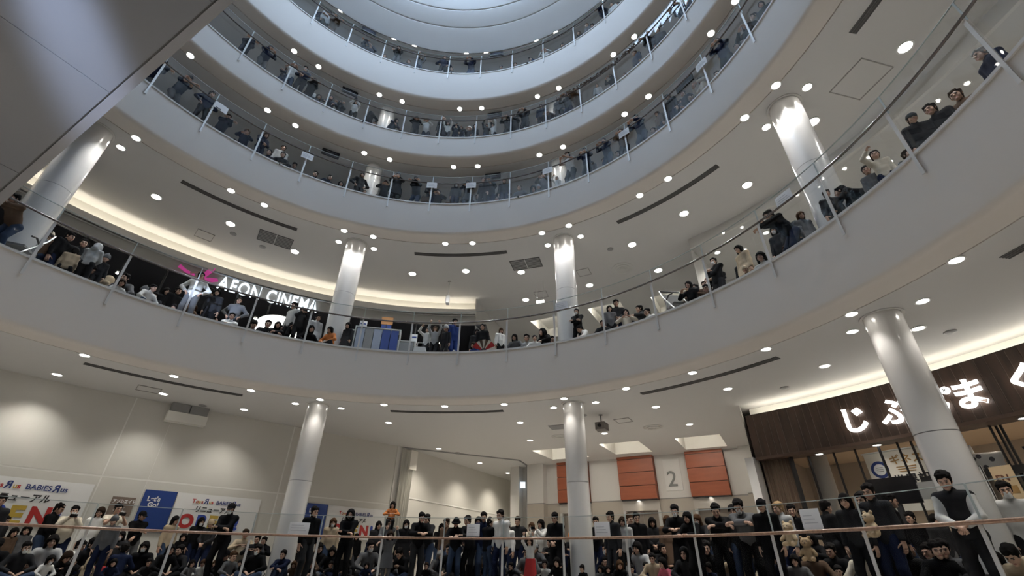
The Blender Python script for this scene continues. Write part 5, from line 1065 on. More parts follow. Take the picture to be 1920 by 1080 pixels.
PEOPLE = [
('two',-49.08,10.60,'sit',0.52,22,'jacket','beige','trousers','denim','hood','beige',0,'',0.00),
('two',-51.92,11.37,'stand',1.02,-2,'jacket','charcoal','trousers','navy','short','black',0,'person in charcoal jacket, short black hair, standing, left one, bottom balcony, first pane from left',0.00),
('two',-50.19,12.70,'stand',0.81,40,'jacket','charcoal','trousers','black','short','black',0,'person in charcoal jacket, short black hair, standing, right one, bottom balcony, first pane from left',0.00),
('two',-50.18,10.94,'sitdown',0.99,-17,'jacket','black','trousers','black','short','black',0,'person in black jacket, short black hair, sitting bowed, bottom balcony, first pane from left',0.00),
('two',-48.97,12.60,'stand',0.64,20,'jacket','brown','trousers','navy','long','black',0,'child in brown jacket, long black hair, standing, bottom balcony, first pane from left',0.00),
('two',-48.56,10.23,'sit',0.87,9,'jacket','charcoal','trousers','denim','short','black',1,'person in charcoal jacket, short black hair, masked, sitting, bottom balcony, first pane from left',0.00),
('two',-47.87,12.70,'stand',0.68,-7,'jacket','grey','trousers','denim','bob','black',0,'child in grey jacket, bobbed black hair, standing, bottom balcony, first pane from left',0.00),
('two',-47.28,10.53,'sitdown',0.52,-4,'jacket','brown','trousers','navy','short','dark brown',0,'',0.00),
('two',-45.93,10.14,'sit',0.57,25,'hoodie','white','trousers','grey','bob','black',1,'',0.00),
('two',-46.36,12.66,'clasp',1.02,60,'jacket','black','trousers','denim','crop','black',0,'person in black jacket, cropped black hair, hands clasped, bottom balcony, first pane from left',0.00),
('two',-46.05,10.88,'sit',1.06,2,'jacket','pale grey','trousers','black','long','black',0,'person in pale grey jacket, long black hair, sitting, bottom balcony, first pane from left',0.00),
('two',-44.75,10.44,'sitdown',0.71,25,'jacket','charcoal','trousers','denim','bob','dark brown',0,'',0.00),
('two',-43.67,11.14,'sit',0.96,50,'jacket','white','trousers','charcoal','short','black',0,'person in white jacket, short black hair, sitting, bottom balcony, first pane from left',0.00),
('two',-43.28,10.24,'sit',0.52,-4,'jacket','black','trousers','black','short','black',0,'',0.00),
('two',-44.64,12.40,'phone',0.99,0,'jacket','cream','trousers','navy','short','black',1,'person in cream jacket, short hair, masked, both hands raised, bottom balcony, first pane from left',0.00),
('two',-41.91,10.09,'sit',0.55,150,'jacket','beige','trousers','black','hood','beige',0,'',0.00),
('two',-42.63,10.65,'sit',1.00,40,'jacket','black','trousers','navy','short','black',0,'person in black jacket, short black hair, sitting, bottom balcony, second pane from left',0.00),
('two',-40.48,10.35,'sit',0.52,160,'jacket','red','trousers','navy','bob','brown',0,'',0.00),
('two',-42.17,11.95,'stand',0.98,-20,'jacket','white','trousers','denim','long','dark brown',0,'person in white jacket, long dark brown hair, standing, bottom balcony, second pane from left',0.00),
('two',-40.86,10.99,'sit',0.86,7,'jacket','brown','trousers','charcoal','bob','black',0,'person in brown jacket, bobbed black hair, sitting, bottom balcony, second pane from left',0.00),
('two',-39.29,10.16,'sit',0.52,0,'jacket','navy','trousers','charcoal','bob','black',0,'',0.00),
('two',-39.16,11.51,'kneel',0.86,-21,'hoodie','charcoal','trousers','black','bob','black',1,'person in charcoal hooded top, bobbed black hair, masked, kneeling, bottom balcony, second pane from left',0.00),
('two',-41.06,9.86,'stand',0.80,-20,'jacket','grey','trousers','navy','beanie','grey',0,'person in grey jacket, grey knit cap, standing, bottom balcony, second pane from left',0.00),
('two',-40.79,11.67,'phone',1.03,16,'tee','cream','trousers','black','short','black',0,'person in cream shirt, short black hair, both hands raised, bottom balcony, second pane from left',0.00),
('two',-38.69,10.54,'sit',0.89,170,'jacket','navy','trousers','black','short','black',0,'person in navy jacket, short black hair, sitting, bottom balcony, second pane from left',0.00),
('two',-37.55,11.34,'sit',0.53,170,'jacket','red','trousers','denim','short','black',0,'',0.00),
('two',-37.73,12.60,'carry',0.98,17,'jacket','black','trousers','grey','cap','black',0,'person in black jacket, black cap, forearms raised, bottom balcony, second pane from left',0.00),
('two',-36.24,11.03,'sit',0.98,-14,'jacket','black','trousers','black','long','black',1,'person in black jacket, long black hair, masked, sitting, bottom balcony, second pane from left',0.00),
('two',-35.53,10.48,'sit',0.52,11,'jacket','charcoal','trousers','charcoal','short','black',0,'',0.00),
('two',-34.57,10.75,'sitdown',0.66,60,'jacket','grey','trousers','black','bob','black',0,'',0.00),
('two',-33.95,10.22,'sit',0.91,27,'jacket','black','trousers','black','long','black',0,'person in black jacket, long black hair, sitting, bottom balcony, second pane from left',0.00),
('two',-33.03,10.96,'sit',0.71,170,'tee','cream','trousers','navy','short','black',0,'',0.00),
('two',-34.15,12.60,'stand',0.94,40,'jacket','beige','trousers','denim','long','black',0,'person in beige jacket, long black hair, standing, bottom balcony, third pane from left',0.00),
('two',-31.83,10.50,'sit',0.90,-40,'jacket','charcoal','trousers','denim','short','black',0,'person in charcoal jacket, short black hair, sitting, bottom balcony, third pane from left',0.00),
('two',-32.42,12.60,'stand',0.66,3,'jacket','black','trousers','grey','long','black',0,'child in black jacket, long black hair, standing, bottom balcony, third pane from left',0.00),
('two',-30.59,10.18,'sit',0.52,22,'jacket','grey','trousers','denim','long','black',0,'',0.00),
('two',-31.12,12.74,'stand',0.94,30,'jacket','black','trousers','navy','bob','black',1,'person in black jacket, bobbed black hair, masked, standing, bottom balcony, third pane from left',0.00),
('two',-29.15,10.50,'sit',0.52,4,'jacket','white','trousers','black','bun','brown',0,'',0.00),
('two',-29.57,12.60,'clasp',0.91,-30,'jacket','charcoal','trousers','navy','beanie','beige',0,'person in charcoal jacket, beige knit cap, hands clasped, bottom balcony, third pane from left',0.00),
('two',-27.47,10.83,'sit',0.52,-18,'jacket','lilac','trousers','grey','bob','brown',0,'',0.00),
('two',-26.32,10.57,'sit',0.74,-16,'jacket','black','trousers','charcoal','cap','black',0,'child in black jacket, black cap, sitting, bottom balcony, third pane from left',0.00),
('two',-25.87,10.08,'sit',0.72,30,'jacket','grey','trousers','denim','short','brown',0,'child in grey jacket, short brown hair, sitting, bottom balcony, third pane from left',0.00),
('two',-27.55,10.29,'cross',1.07,-26,'jacket','black','trousers','black','cap','black',1,'person in black jacket, black cap, masked, arms crossed, bottom balcony, third pane from left',0.00),
('two',-24.24,10.30,'sit',0.52,-20,'jacket','black','trousers','denim','short','black',0,'',0.00),
('two',-24.96,10.95,'kneel',0.96,5,'jacket','beige','trousers','denim','short','dark brown',0,'person in beige jacket, short dark brown hair, kneeling, bottom balcony, third pane from left',0.00),
('two',-24.38,12.60,'stand',0.53,-22,'jacket','charcoal','trousers','navy','bob','black',0,'child in charcoal jacket, bobbed black hair, standing, bottom balcony, third pane from left',0.00),
('two',-22.99,10.66,'kneel',0.85,-16,'jacket','charcoal','trousers','black','short','black',0,'person in charcoal jacket, short black hair, kneeling, bottom balcony, fourth pane from left',0.00),
('two',-22.09,10.08,'sit',0.95,-24,'jacket','black','trousers','denim','short','black',1,'person in black jacket, short black hair, masked, sitting, bottom balcony, fourth pane from left',0.00),
('two',-22.06,10.25,'sit',0.52,15,'jacket','pale grey','trousers','navy','hood','pale grey',0,'',0.00),
('two',-22.02,10.33,'sit',0.52,26,'jacket','charcoal','trousers','black','bob','black',0,'',0.00),
('two',-22.16,11.03,'kneel',0.83,-18,'hoodie','black','trousers','charcoal','short','black',0,'person in black hooded top, short black hair, kneeling, bottom balcony, fourth pane from left',0.00),
('two',-18.43,10.14,'knees',0.85,-20,'jacket','navy','trousers','denim','short','black',0,'person in navy jacket, short black hair, hugging knees, bottom balcony, fourth pane from left',0.00),
('two',-16.99,10.15,'sit',0.52,-6,'jacket','brown','trousers','navy','bob','brown',0,'',0.00),
('two',-15.70,10.41,'sit',0.91,26,'jacket','brown','trousers','grey','beanie','orange',0,'person in brown jacket, orange knit cap, sitting, bottom balcony, fourth pane from left',0.00),
('two',-17.30,12.47,'stand',0.94,11,'jacket','denim','trousers','black','long','black',0,'person in denim jacket, long black hair, standing, bottom balcony, fourth pane from left',0.00),
('two',-14.56,10.25,'sit',0.52,-10,'jacket','black','trousers','navy','short','black',0,'',0.00),
('two',-14.89,11.06,'sit',1.07,30,'jacket','black','trousers','black','long','black',0,'person in black jacket, long black hair, sitting, bottom balcony, fourth pane from left',0.00),
('two',-15.75,9.80,'stand',1.06,35,'jacket','black','trousers','charcoal','short','black',0,'person in black jacket, short black hair, standing, bottom balcony, fourth pane from left',0.00),
('two',-11.90,10.42,'sit',0.52,-1,'jacket','charcoal','trousers','black','short','black',0,'',0.00),
('two',-12.35,10.86,'sit',0.96,5,'jacket','black','trousers','denim','bob','black',0,'person in black jacket, bobbed black hair, sitting, bottom balcony, fifth pane from left',0.00),
('two',-13.27,11.24,'stand',0.96,7,'jacket','beige','trousers','denim','long','brown',1,'person in beige jacket, long brown hair, masked, standing, bottom balcony, fifth pane from left',0.00),
('two',-9.93,10.62,'sit',1.04,-21,'jacket','charcoal','trousers','navy','long','dark brown',0,'person in charcoal jacket, long dark brown hair, sitting, bottom balcony, fifth pane from left',0.00),
('two',-8.90,10.18,'sitdown',0.52,-23,'jacket','charcoal','trousers','black','long','black',0,'',0.00),
('two',-9.94,9.88,'cross',1.04,-10,'hoodie','black','trousers','black','hood','black',2,'person in black hooded top, black hood, masked, arms crossed, bottom balcony, fifth pane from left',0.00),
('two',-10.79,14.00,'stand',0.80,-1,'jacket','black','trousers','black','bob','black',0,'person in black jacket, bobbed black hair, standing, bottom balcony, fifth pane from left',0.00),
('two',-6.62,10.37,'sit',0.52,6,'jacket','navy','trousers','grey','bob','black',0,'',0.00),
('two',-7.03,10.80,'sit',1.13,22,'jacket','grey','trousers','charcoal','short','black',1,'person in grey jacket, short black hair, masked, sitting, bottom balcony, fifth pane from left',0.00),
('two',-8.37,13.62,'stand',0.77,11,'jacket','navy','trousers','denim','short','black',0,'child in navy jacket, short black hair, standing, bottom balcony, fifth pane from left',0.00),
('two',-6.98,11.98,'stand',0.96,27,'jacket','charcoal','trousers','black','long','black',0,'person in charcoal jacket, long black hair, standing, bottom balcony, fifth pane from left',0.00),
('two',-3.90,10.61,'sit',0.57,37,'hoodie','beige','trousers','denim','beanie','grey',0,'',0.00),
('two',-4.67,10.89,'carry',0.98,-7,'jacket','grey','trousers','black','short','brown',0,'person in grey jacket, short brown hair, forearms raised, bottom balcony, sixth pane from left',0.00),
('two',-3.25,9.86,'armsup',0.71,20,'coat','grey','trousers','grey','bob','dark brown',0,'child in grey long coat, bobbed hair, arms stretched up, bottom balcony, sixth pane from left',0.00),
('two',-4.34,10.91,'ride',0.62,0,'jacket','orange','trousers','charcoal','bob','black',0,'',1.49),
('two',-2.56,10.45,'sit',0.52,3,'jacket','grey','trousers','charcoal','short','black',0,'',0.00),
('two',-1.90,10.75,'sit',0.71,18,'jacket','brown','trousers','black','bob','dark brown',0,'',0.00),
('two',-4.64,14.00,'stand',0.69,1,'jacket','black','trousers','black','short','black',0,'child in black jacket, short black hair, standing, bottom balcony, sixth pane from left',0.00),
('two',-2.54,11.70,'stand',0.98,13,'coat','black','trousers','black','long','black',1,'person in black long coat, long black hair, masked, standing, bottom balcony, sixth pane from left',0.00),
('two',-0.52,10.28,'sitdown',1.00,-32,'jacket','black','trousers','denim','short','black',0,'person in black jacket, short black hair, sitting bowed, bottom balcony, sixth pane from left',0.00),
('two',-2.44,14.00,'armsup',0.61,-16,'coat','cream','trousers','black','long','black',0,'child in cream long coat, long hair, arms stretched up, bottom balcony, sixth pane from left',0.00),
('two',1.40,9.87,'rail',1.03,23,'jacket','black','trousers','charcoal','short','black',0,'person in black jacket, short black hair, leaning on rail, bottom balcony, sixth pane from left',0.00),
('two',2.87,10.11,'sit',0.52,3,'jacket','black','trousers','grey','short','dark brown',0,'',0.00),
('two',-0.65,14.00,'stand',0.83,-17,'jacket','charcoal','trousers','charcoal','bob','dark brown',0,'person in charcoal jacket, bobbed dark brown hair, standing, bottom balcony, sixth pane from left',0.00),
('two',1.95,10.66,'rail',1.04,-23,'jacket','charcoal','trousers','denim','short','black',0,'person in charcoal jacket, short black hair, leaning on rail, bottom balcony, sixth pane from left',0.00),
('two',3.88,10.51,'sit',0.89,40,'jacket','grey','trousers','charcoal','bob','grey',0,'person in grey jacket, bobbed grey hair, sitting, bottom balcony, sixth pane from left',0.00),
('two',1.89,12.97,'rail',0.99,20,'jacket','black','trousers','denim','long','black',1,'person in black jacket, long hair, masked, leaning on rail, bottom balcony, sixth pane from left',0.00),
('two',3.94,11.66,'stand',1.01,-26,'jacket','brown','trousers','denim','short','dark brown',0,'person in brown jacket, short dark brown hair, standing, bottom balcony, seventh pane from left',0.00),
('two',5.40,10.82,'sit',0.73,-2,'jacket','cream','trousers','black','bob','black',0,'',0.00),
('two',6.60,10.39,'sit',1.07,-30,'jacket','black','trousers','charcoal','short','black',0,'person in black jacket, short black hair, sitting, bottom balcony, seventh pane from left',0.00),
('two',7.25,10.00,'rail',0.96,6,'jacket','black','trousers','denim','bucket','black',0,'person in black jacket, black bucket hat, leaning on rail, bottom balcony, seventh pane from left',0.00),
('two',8.03,10.85,'sit',0.64,-13,'jacket','white','trousers','black','bun','dark brown',0,'',0.00),
('two',6.97,11.19,'kneel',0.88,60,'jacket','charcoal','trousers','black','short','black',0,'person in charcoal jacket, short black hair, kneeling, bottom balcony, seventh pane from left',0.00),
('two',9.25,10.17,'rail',1.00,-27,'jacket','charcoal','trousers','black','short','black',0,'person in charcoal jacket, short black hair, leaning on rail, bottom balcony, seventh pane from left',0.00),
('two',9.33,10.54,'kneel',0.86,4,'jacket','white','trousers','charcoal','short','brown',0,'person in white jacket, short brown hair, kneeling, bottom balcony, seventh pane from left',0.00),
('two',9.60,10.98,'stand',1.01,7,'jacket','grey','trousers','charcoal','bob','black',0,'person in grey jacket, bobbed black hair, standing, bottom balcony, seventh pane from left',0.00),
('two',10.84,10.78,'sit',0.52,27,'jacket','brown','trousers','black','short','brown',0,'',0.00),
('two',11.17,10.38,'stand',1.05,12,'jacket','navy','trousers','denim','short','black',0,'person in navy jacket, short black hair, standing, bottom balcony, seventh pane from left',0.00),
('two',12.68,9.87,'clasp',0.95,150,'jacket','black','trousers','denim','cap','cream',0,'person in black jacket, cream cap, hands clasped, bottom balcony, seventh pane from left',0.00),
('two',12.67,10.64,'sit',0.87,7,'jacket','black','trousers','grey','bob','black',1,'person in black jacket, bobbed black hair, masked, sitting, bottom balcony, seventh pane from left',0.00),
('two',14.98,9.80,'stand',1.05,-20,'jacket','white','trousers','navy','short','black',0,'person in white jacket, short black hair, standing, bottom balcony, seventh pane from left',0.00),
('two',14.57,10.14,'sit',0.67,25,'jacket','grey','trousers','charcoal','bob','black',0,'',0.00),
('two',10.42,14.00,'stand',0.67,-20,'jacket','white','trousers','charcoal','bun','black',0,'child in white jacket, bunned black hair, standing, bottom balcony, seventh pane from left',0.00),
('two',14.25,11.11,'stand',0.94,-23,'jacket','white','trousers','navy','beanie','pale grey',0,'person in white jacket, pale grey knit cap, standing, bottom balcony, eighth pane from left',0.00),
('two',16.44,10.14,'sit',0.55,-23,'jacket','charcoal','trousers','black','short','black',0,'',0.00),
('two',15.22,11.51,'stand',1.03,1,'jacket','charcoal','trousers','navy','short','dark brown',0,'person in charcoal jacket, short dark brown hair, standing, bottom balcony, eighth pane from left',0.00),
('two',17.26,10.43,'sit',0.52,-3,'jacket','cream','trousers','denim','bob','brown',0,'',0.00),
('two',19.67,9.86,'armsup',0.64,0,'jacket','white','skirt','red','long','black',0,'child in white jacket, long black hair, arms stretched up, bottom balcony, eighth pane from left',0.00),
('two',18.98,10.17,'sit',0.99,-3,'jacket','grey','trousers','charcoal','short','black',0,'person in grey jacket, short black hair, sitting, bottom balcony, eighth pane from left',0.00),
('two',16.30,12.52,'phone',0.98,-19,'jacket','cream','trousers','grey','long','brown',1,'person in cream jacket, long hair, masked, both hands raised, bottom balcony, eighth pane from left',0.00),
('two',19.65,10.66,'crouch',0.97,-9,'jacket','grey','trousers','charcoal','cap','pale grey',0,'person in grey jacket, pale grey cap, crouching, bottom balcony, eighth pane from left',0.00),
('two',19.37,11.24,'phone',0.97,-23,'hoodie','white','trousers','grey','long','black',0,'person in white hooded top, long hair, both hands raised, bottom balcony, eighth pane from left',0.00),
('two',21.11,10.33,'sit',0.62,10,'jacket','white','trousers','black','short','black',0,'',0.00),
('two',21.04,11.06,'kneel',0.88,-26,'jacket','charcoal','trousers','black','short','black',0,'person in charcoal jacket, short black hair, kneeling, bottom balcony, eighth pane from left',0.00),
('two',22.08,11.46,'kneel',0.84,23,'jacket','navy','trousers','black','bob','black',0,'person in navy jacket, bobbed black hair, kneeling, bottom balcony, eighth pane from left',0.00),
('two',23.65,10.11,'sit',0.69,-4,'jacket','black','trousers','grey','bob','black',0,'',0.00),
('two',22.77,10.47,'clasp',1.03,-2,'jacket','black','trousers','black','short','black',0,'person in black jacket, short black hair, hands clasped, bottom balcony, eighth pane from left',0.00),
('two',24.14,10.15,'sit',0.54,-5,'jacket','charcoal','trousers','grey','short','black',0,'',0.00),
('two',23.23,11.67,'rail',0.76,7,'jacket','charcoal','trousers','black','beanie','orange',0,'child in charcoal jacket, orange knit cap, leaning on rail, bottom balcony, ninth pane from left',0.00),
('two',20.86,14.00,'stand',0.67,0,'jacket','charcoal','trousers','navy','long','black',0,'child in charcoal jacket, long black hair, standing, bottom balcony, ninth pane from left',0.00),
('two',27.41,10.15,'sit',0.52,-18,'jacket','black','trousers','navy','short','black',0,'',0.00),
('two',26.96,11.66,'carry',1.01,-6,'jacket','black','trousers','navy','short','black',1,'person in black jacket, short black hair, masked, forearms raised, bottom balcony, ninth pane from left',0.00),
('two',29.42,10.41,'sit',0.52,3,'jacket','grey','trousers','charcoal','bob','black',0,'',0.00),
('two',30.11,10.54,'sit',0.72,3,'jacket','charcoal','trousers','grey','short','black',0,'',0.00),
('two',29.55,11.25,'sit',1.15,-21,'jacket','navy','trousers','navy','short','black',1,'person in navy jacket, short black hair, masked, sitting, bottom balcony, ninth pane from left',0.00),
('two',30.84,10.17,'sit',0.52,25,'jacket','charcoal','trousers','navy','bob','black',0,'',0.00),
('two',31.49,10.47,'stand',1.02,-20,'jacket','charcoal','trousers','charcoal','short','black',0,'person in charcoal jacket, short black hair, standing, bottom balcony, ninth pane from left',0.00),
('two',30.79,11.05,'crouch',0.98,11,'jacket','brown','trousers','denim','bob','black',0,'person in brown jacket, bobbed black hair, crouching, bottom balcony, ninth pane from left',0.00),
('two',32.72,10.10,'sit',0.64,28,'jacket','black','trousers','black','long','brown',0,'',0.00),
('two',32.44,10.82,'stand',0.96,8,'jacket','pale grey','trousers','black','bob','dark brown',0,'person in pale grey jacket, bobbed dark brown hair, standing, bottom balcony, ninth pane from left',0.00),
('two',32.02,11.46,'stand',1.03,60,'tee','white','trousers','blue','short','brown',0,'person in white shirt, short brown hair, standing, bottom balcony, tenth pane from left',0.00),
('two',34.51,10.12,'sit',0.53,18,'jacket','grey','trousers','navy','short','black',0,'',0.00),
('two',33.68,11.22,'stand',1.03,30,'jacket','black','trousers','black','short','black',0,'person in black jacket, short black hair, standing, bottom balcony, tenth pane from left',0.00),
('two',34.69,10.87,'sit',1.15,-16,'jacket','pale grey','trousers','grey','bob','black',0,'person in pale grey jacket, bobbed black hair, sitting, bottom balcony, tenth pane from left',0.00),
('two',36.04,10.49,'sit',0.59,-15,'jacket','navy','trousers','navy','short','black',0,'',0.00),
('two',34.74,11.86,'clasp',0.99,22,'jacket','charcoal','trousers','black','bob','black',0,'person in charcoal jacket, bobbed black hair, hands clasped, bottom balcony, tenth pane from left',0.00),
('two',37.48,10.21,'sit',0.84,12,'jacket','beige','trousers','charcoal','short','black',0,'person in beige jacket, short black hair, sitting, bottom balcony, tenth pane from left',0.00),
('two',35.77,11.34,'crouch',0.98,60,'jacket','black','trousers','pale grey','short','black',0,'person in black jacket, short black hair, crouching, bottom balcony, tenth pane from left',0.00),
('two',37.29,11.57,'stand',0.99,30,'coat','brown','trousers','charcoal','long','brown',0,'person in brown long coat, long brown hair, standing, bottom balcony, tenth pane from left',0.00),
('two',39.62,10.06,'sit',0.70,-27,'jacket','pink','trousers','denim','long','black',0,'',0.00),
('two',33.72,14.00,'stand',0.70,23,'jacket','black','trousers','grey','short','black',0,'child in black jacket, short black hair, standing, bottom balcony, tenth pane from left',0.00),
('two',35.42,13.54,'stand',0.80,19,'jacket','black','trousers','black','long','black',0,'person in black jacket, long black hair, standing, bottom balcony, tenth pane from left',0.00),
('two',40.26,10.79,'rail',1.10,12,'jacket','black','trousers','black','short','black',1,'person in black jacket, short hair, masked, leaning on rail, bottom balcony, tenth pane from left',0.00),
('two',42.44,10.10,'sit',0.97,4,'jacket','charcoal','trousers','black','hood','black',0,'person in charcoal jacket, black hood, sitting, bottom balcony, tenth pane from left',0.00),
('two',41.01,10.42,'sit',0.52,16,'jacket','black','trousers','denim','short','black',0,'',0.00),
('two',44.32,9.87,'rail',0.95,-8,'jacket','black','trousers','black','bob','black',0,'person in black jacket, bobbed black hair, leaning on rail, bottom balcony, tenth pane from left',0.00),
('two',40.70,11.19,'sit',0.71,-18,'jacket','pale grey','trousers','navy','short','black',0,'',0.00),
('two',41.86,10.66,'sit',0.52,22,'jacket','charcoal','trousers','denim','bob','black',0,'',0.00),
('two',42.05,11.40,'rail',0.99,-8,'jacket','charcoal','trousers','denim','long','brown',1,'person in charcoal jacket, long hair, masked, leaning on rail, bottom balcony, eleventh pane from left',0.00),
('two',43.04,11.04,'sit',1.14,17,'jacket','black','trousers','black','short','black',0,'person in black jacket, short black hair, sitting, left one, bottom balcony, eleventh pane from left',0.00),
('two',44.98,10.20,'sit',0.60,-1,'jacket','navy','trousers','black','bun','black',0,'',0.00),
('two',47.85,9.88,'lowlean',1.09,30,'jacket','black','trousers','black','short','black',0,'person in black jacket, short black hair, bent over rail, bottom balcony, eleventh pane from left',0.00),
('two',44.52,11.47,'sit',1.00,26,'jacket','charcoal','trousers','navy','long','black',1,'person in charcoal jacket, long black hair, masked, sitting, bottom balcony, eleventh pane from left',0.00),
('two',49.23,10.20,'stand',1.00,20,'jacket','charcoal','trousers','denim','bun','black',0,'person in charcoal jacket, bunned black hair, standing, bottom balcony, eleventh pane from left',0.00),
('two',45.82,10.67,'sit',0.61,23,'jacket','grey','trousers','black','bob','black',0,'',0.00),
('two',51.16,9.88,'lowlean',1.12,16,'jacket','grey','trousers','black','short','black',1,'person in grey jacket, short hair, masked, bent over rail, bottom balcony, eleventh pane from left',0.00),
('two',47.58,10.45,'sit',0.92,2,'jacket','beige','trousers','navy','bob','black',1,'person in beige jacket, bobbed black hair, masked, sitting, bottom balcony, eleventh pane from left',0.00),
('two',44.92,12.90,'stand',0.72,12,'jacket','black','trousers','charcoal','bob','dark brown',0,'child in black jacket, bobbed dark brown hair, standing, bottom balcony, eleventh pane from left',0.00),
('two',48.39,10.83,'sit',0.64,-21,'jacket','beige','trousers','denim','short','brown',0,'',0.00),
('two',49.61,11.19,'sit',1.07,-17,'jacket','black','trousers','black','short','black',0,'person in black jacket, short black hair, sitting, right one, bottom balcony, eleventh pane from left',0.00),
('two',54.20,9.80,'stand',1.01,10,'jacket','black','trousers','black','cap','black',0,'person in black jacket, black cap, standing, bottom balcony, eleventh pane from left',0.00),
('two',47.03,12.90,'stand',0.96,150,'jacket','black','trousers','grey','short','black',0,'person in black jacket, short black hair, standing, bottom balcony, eleventh pane from left',0.00),
('two',51.35,10.44,'sit',0.64,-6,'jacket','charcoal','trousers','denim','short','black',0,'',0.00),
('two',48.52,12.90,'stand',0.71,0,'jacket','brown','trousers','black','bob','brown',0,'child in brown jacket, bobbed brown hair, standing, bottom balcony, twelfth pane from left',0.00),
('two',53.80,10.67,'stand',1.02,-22,'jacket','pale grey','trousers','navy','short','fair',0,'person in pale grey jacket, short fair hair, standing, bottom balcony, twelfth pane from left',0.00),
('two',53.43,10.30,'sit',0.86,-13,'jacket','navy','trousers','charcoal','short','black',0,'person in navy jacket, short black hair, sitting, bottom balcony, twelfth pane from left',0.00),
('two',53.44,11.32,'stand',1.02,23,'jacket','black','trousers','charcoal','short','black',0,'person in black jacket, short black hair, standing, left one, bottom balcony, twelfth pane from left',0.00),
('two',51.69,12.72,'carry',1.03,4,'jacket','black','trousers','black','short','black',0,'person in black jacket, short black hair, forearms raised, bottom balcony, twelfth pane from left',0.00),
('two',55.63,10.09,'sit',0.81,14,'jacket','grey','trousers','grey','bob','black',0,'person in grey jacket, bobbed black hair, sitting, bottom balcony, twelfth pane from left',0.00),
('two',50.18,12.90,'rail',0.88,17,'jacket','grey','trousers','denim','long','fair',0,'person in grey jacket, long fair hair, leaning on rail, bottom balcony, twelfth pane from left',0.00),
('two',55.18,11.17,'kneel',0.88,-9,'jacket','black','trousers','navy','bob','black',0,'person in black jacket, bobbed black hair, kneeling, bottom balcony, twelfth pane from left',0.00),
('two',56.10,10.55,'sit',0.97,23,'jacket','brown','trousers','black','long','black',0,'person in brown jacket, long black hair, sitting, bottom balcony, twelfth pane from left',0.00),
('two',53.88,12.56,'rail',0.96,-30,'jacket','charcoal','trousers','black','long','brown',0,'person in charcoal jacket, long brown hair, leaning on rail, bottom balcony, twelfth pane from left',0.00),
('two',56.64,11.41,'stand',1.04,150,'jacket','black','trousers','charcoal','short','black',0,'person in black jacket, short black hair, standing, right one, bottom balcony, twelfth pane from left',0.00),
('two',57.52,10.99,'sit',1.03,-1,'jacket','black','trousers','navy','short','black',0,'person in black jacket, short black hair, sitting, left one, bottom balcony, twelfth pane from left',0.00),
('two',59.61,10.12,'sit',0.57,23,'jacket','black','trousers','navy','short','black',0,'',0.00),
('two',63.61,9.80,'stand',0.98,10,'jacket','charcoal','trousers','black','bob','black',0,'person in charcoal jacket, bobbed black hair, standing, bottom balcony, twelfth pane from left',0.00),
('two',58.71,11.46,'sit',1.14,14,'jacket','black','trousers','denim','short','black',0,'person in black jacket, short black hair, sitting, right one, bottom balcony, twelfth pane from left',0.00),
('two',56.08,12.90,'stand',0.93,3,'jacket','navy','trousers','black','short','black',0,'person in navy jacket, short black hair, standing, bottom balcony, twelfth pane from left',0.00),
('two',60.18,10.70,'sit',0.62,26,'jacket','black','trousers','navy','short','black',0,'',0.00),
('two',63.81,10.28,'stand',1.01,-1,'jacket','black','trousers','black','short','black',1,'person in black jacket, short black hair, masked, standing, bottom balcony, twelfth pane from left',0.00),
('two',61.65,10.38,'sit',0.99,16,'hoodie','cream','trousers','charcoal','bob','brown',0,'person in cream hooded top, bobbed brown hair, sitting, bottom balcony, twelfth pane from left',0.00),
('two',65.57,10.01,'stand',1.06,2,'jacket','charcoal','trousers','navy','short','black',0,'person in charcoal jacket, short black hair, standing, bottom balcony, twelfth pane from left',0.00),
('two',57.92,12.90,'stand',0.89,27,'jacket','black','trousers','charcoal','long','black',0,'person in black jacket, long black hair, standing, bottom balcony, thirteenth pane from left',0.00),
('two',62.38,10.86,'sit',0.95,-4,'hoodie','black','trousers','denim','short','black',0,'person in black hooded top, short black hair, sitting, bottom balcony, thirteenth pane from left',0.00),
('two',62.90,11.37,'stand',1.05,120,'jacket','black','trousers','denim','short','black',0,'person in black jacket, short black hair, standing, left one, bottom balcony, thirteenth pane from left',0.00),
('two',61.08,11.26,'sit',0.89,160,'jacket','beige','trousers','grey','hood','beige',0,'person in beige jacket, beige hood, sitting, bottom balcony, thirteenth pane from left',0.00),
('two',61.86,11.71,'stand',0.97,-17,'jacket','black','trousers','black','bob','black',1,'person in black jacket, bobbed black hair, masked, standing, bottom balcony, thirteenth pane from left',0.00),
('two',59.72,12.90,'stand',0.82,-21,'jacket','navy','trousers','grey','short','black',0,'person in navy jacket, short black hair, standing, bottom balcony, thirteenth pane from left',0.00),
('two',65.49,10.54,'sit',1.02,-8,'jacket','black','trousers','grey','long','black',0,'person in black jacket, long black hair, sitting, bottom balcony, thirteenth pane from left',0.00),
('two',63.92,11.12,'sit',0.59,-22,'jacket','brown','trousers','denim','bob','brown',0,'',0.00),
('two',61.27,12.90,'stand',0.92,-9,'jacket','black','trousers','black','short','black',0,'person in black jacket, short black hair, standing, right one, bottom balcony, thirteenth pane from left',0.00),
('two',62.87,12.90,'stand',0.88,60,'jacket','charcoal','trousers','grey','bob','black',0,'person in charcoal jacket, bobbed black hair, standing, bottom balcony, thirteenth pane from left',0.00),
('two',65.15,11.45,'sit',1.01,-12,'jacket','charcoal','trousers','grey','short','black',0,'person in charcoal jacket, short black hair, sitting, bottom balcony, thirteenth pane from left',0.00),
('two',66.10,10.95,'sit',0.63,-23,'jacket','charcoal','trousers','navy','short','black',0,'',0.00),
('two',68.67,10.14,'sit',0.99,40,'jacket','black','trousers','denim','short','black',0,'person in black jacket, short black hair, sitting, bottom balcony, thirteenth pane from left',0.00),
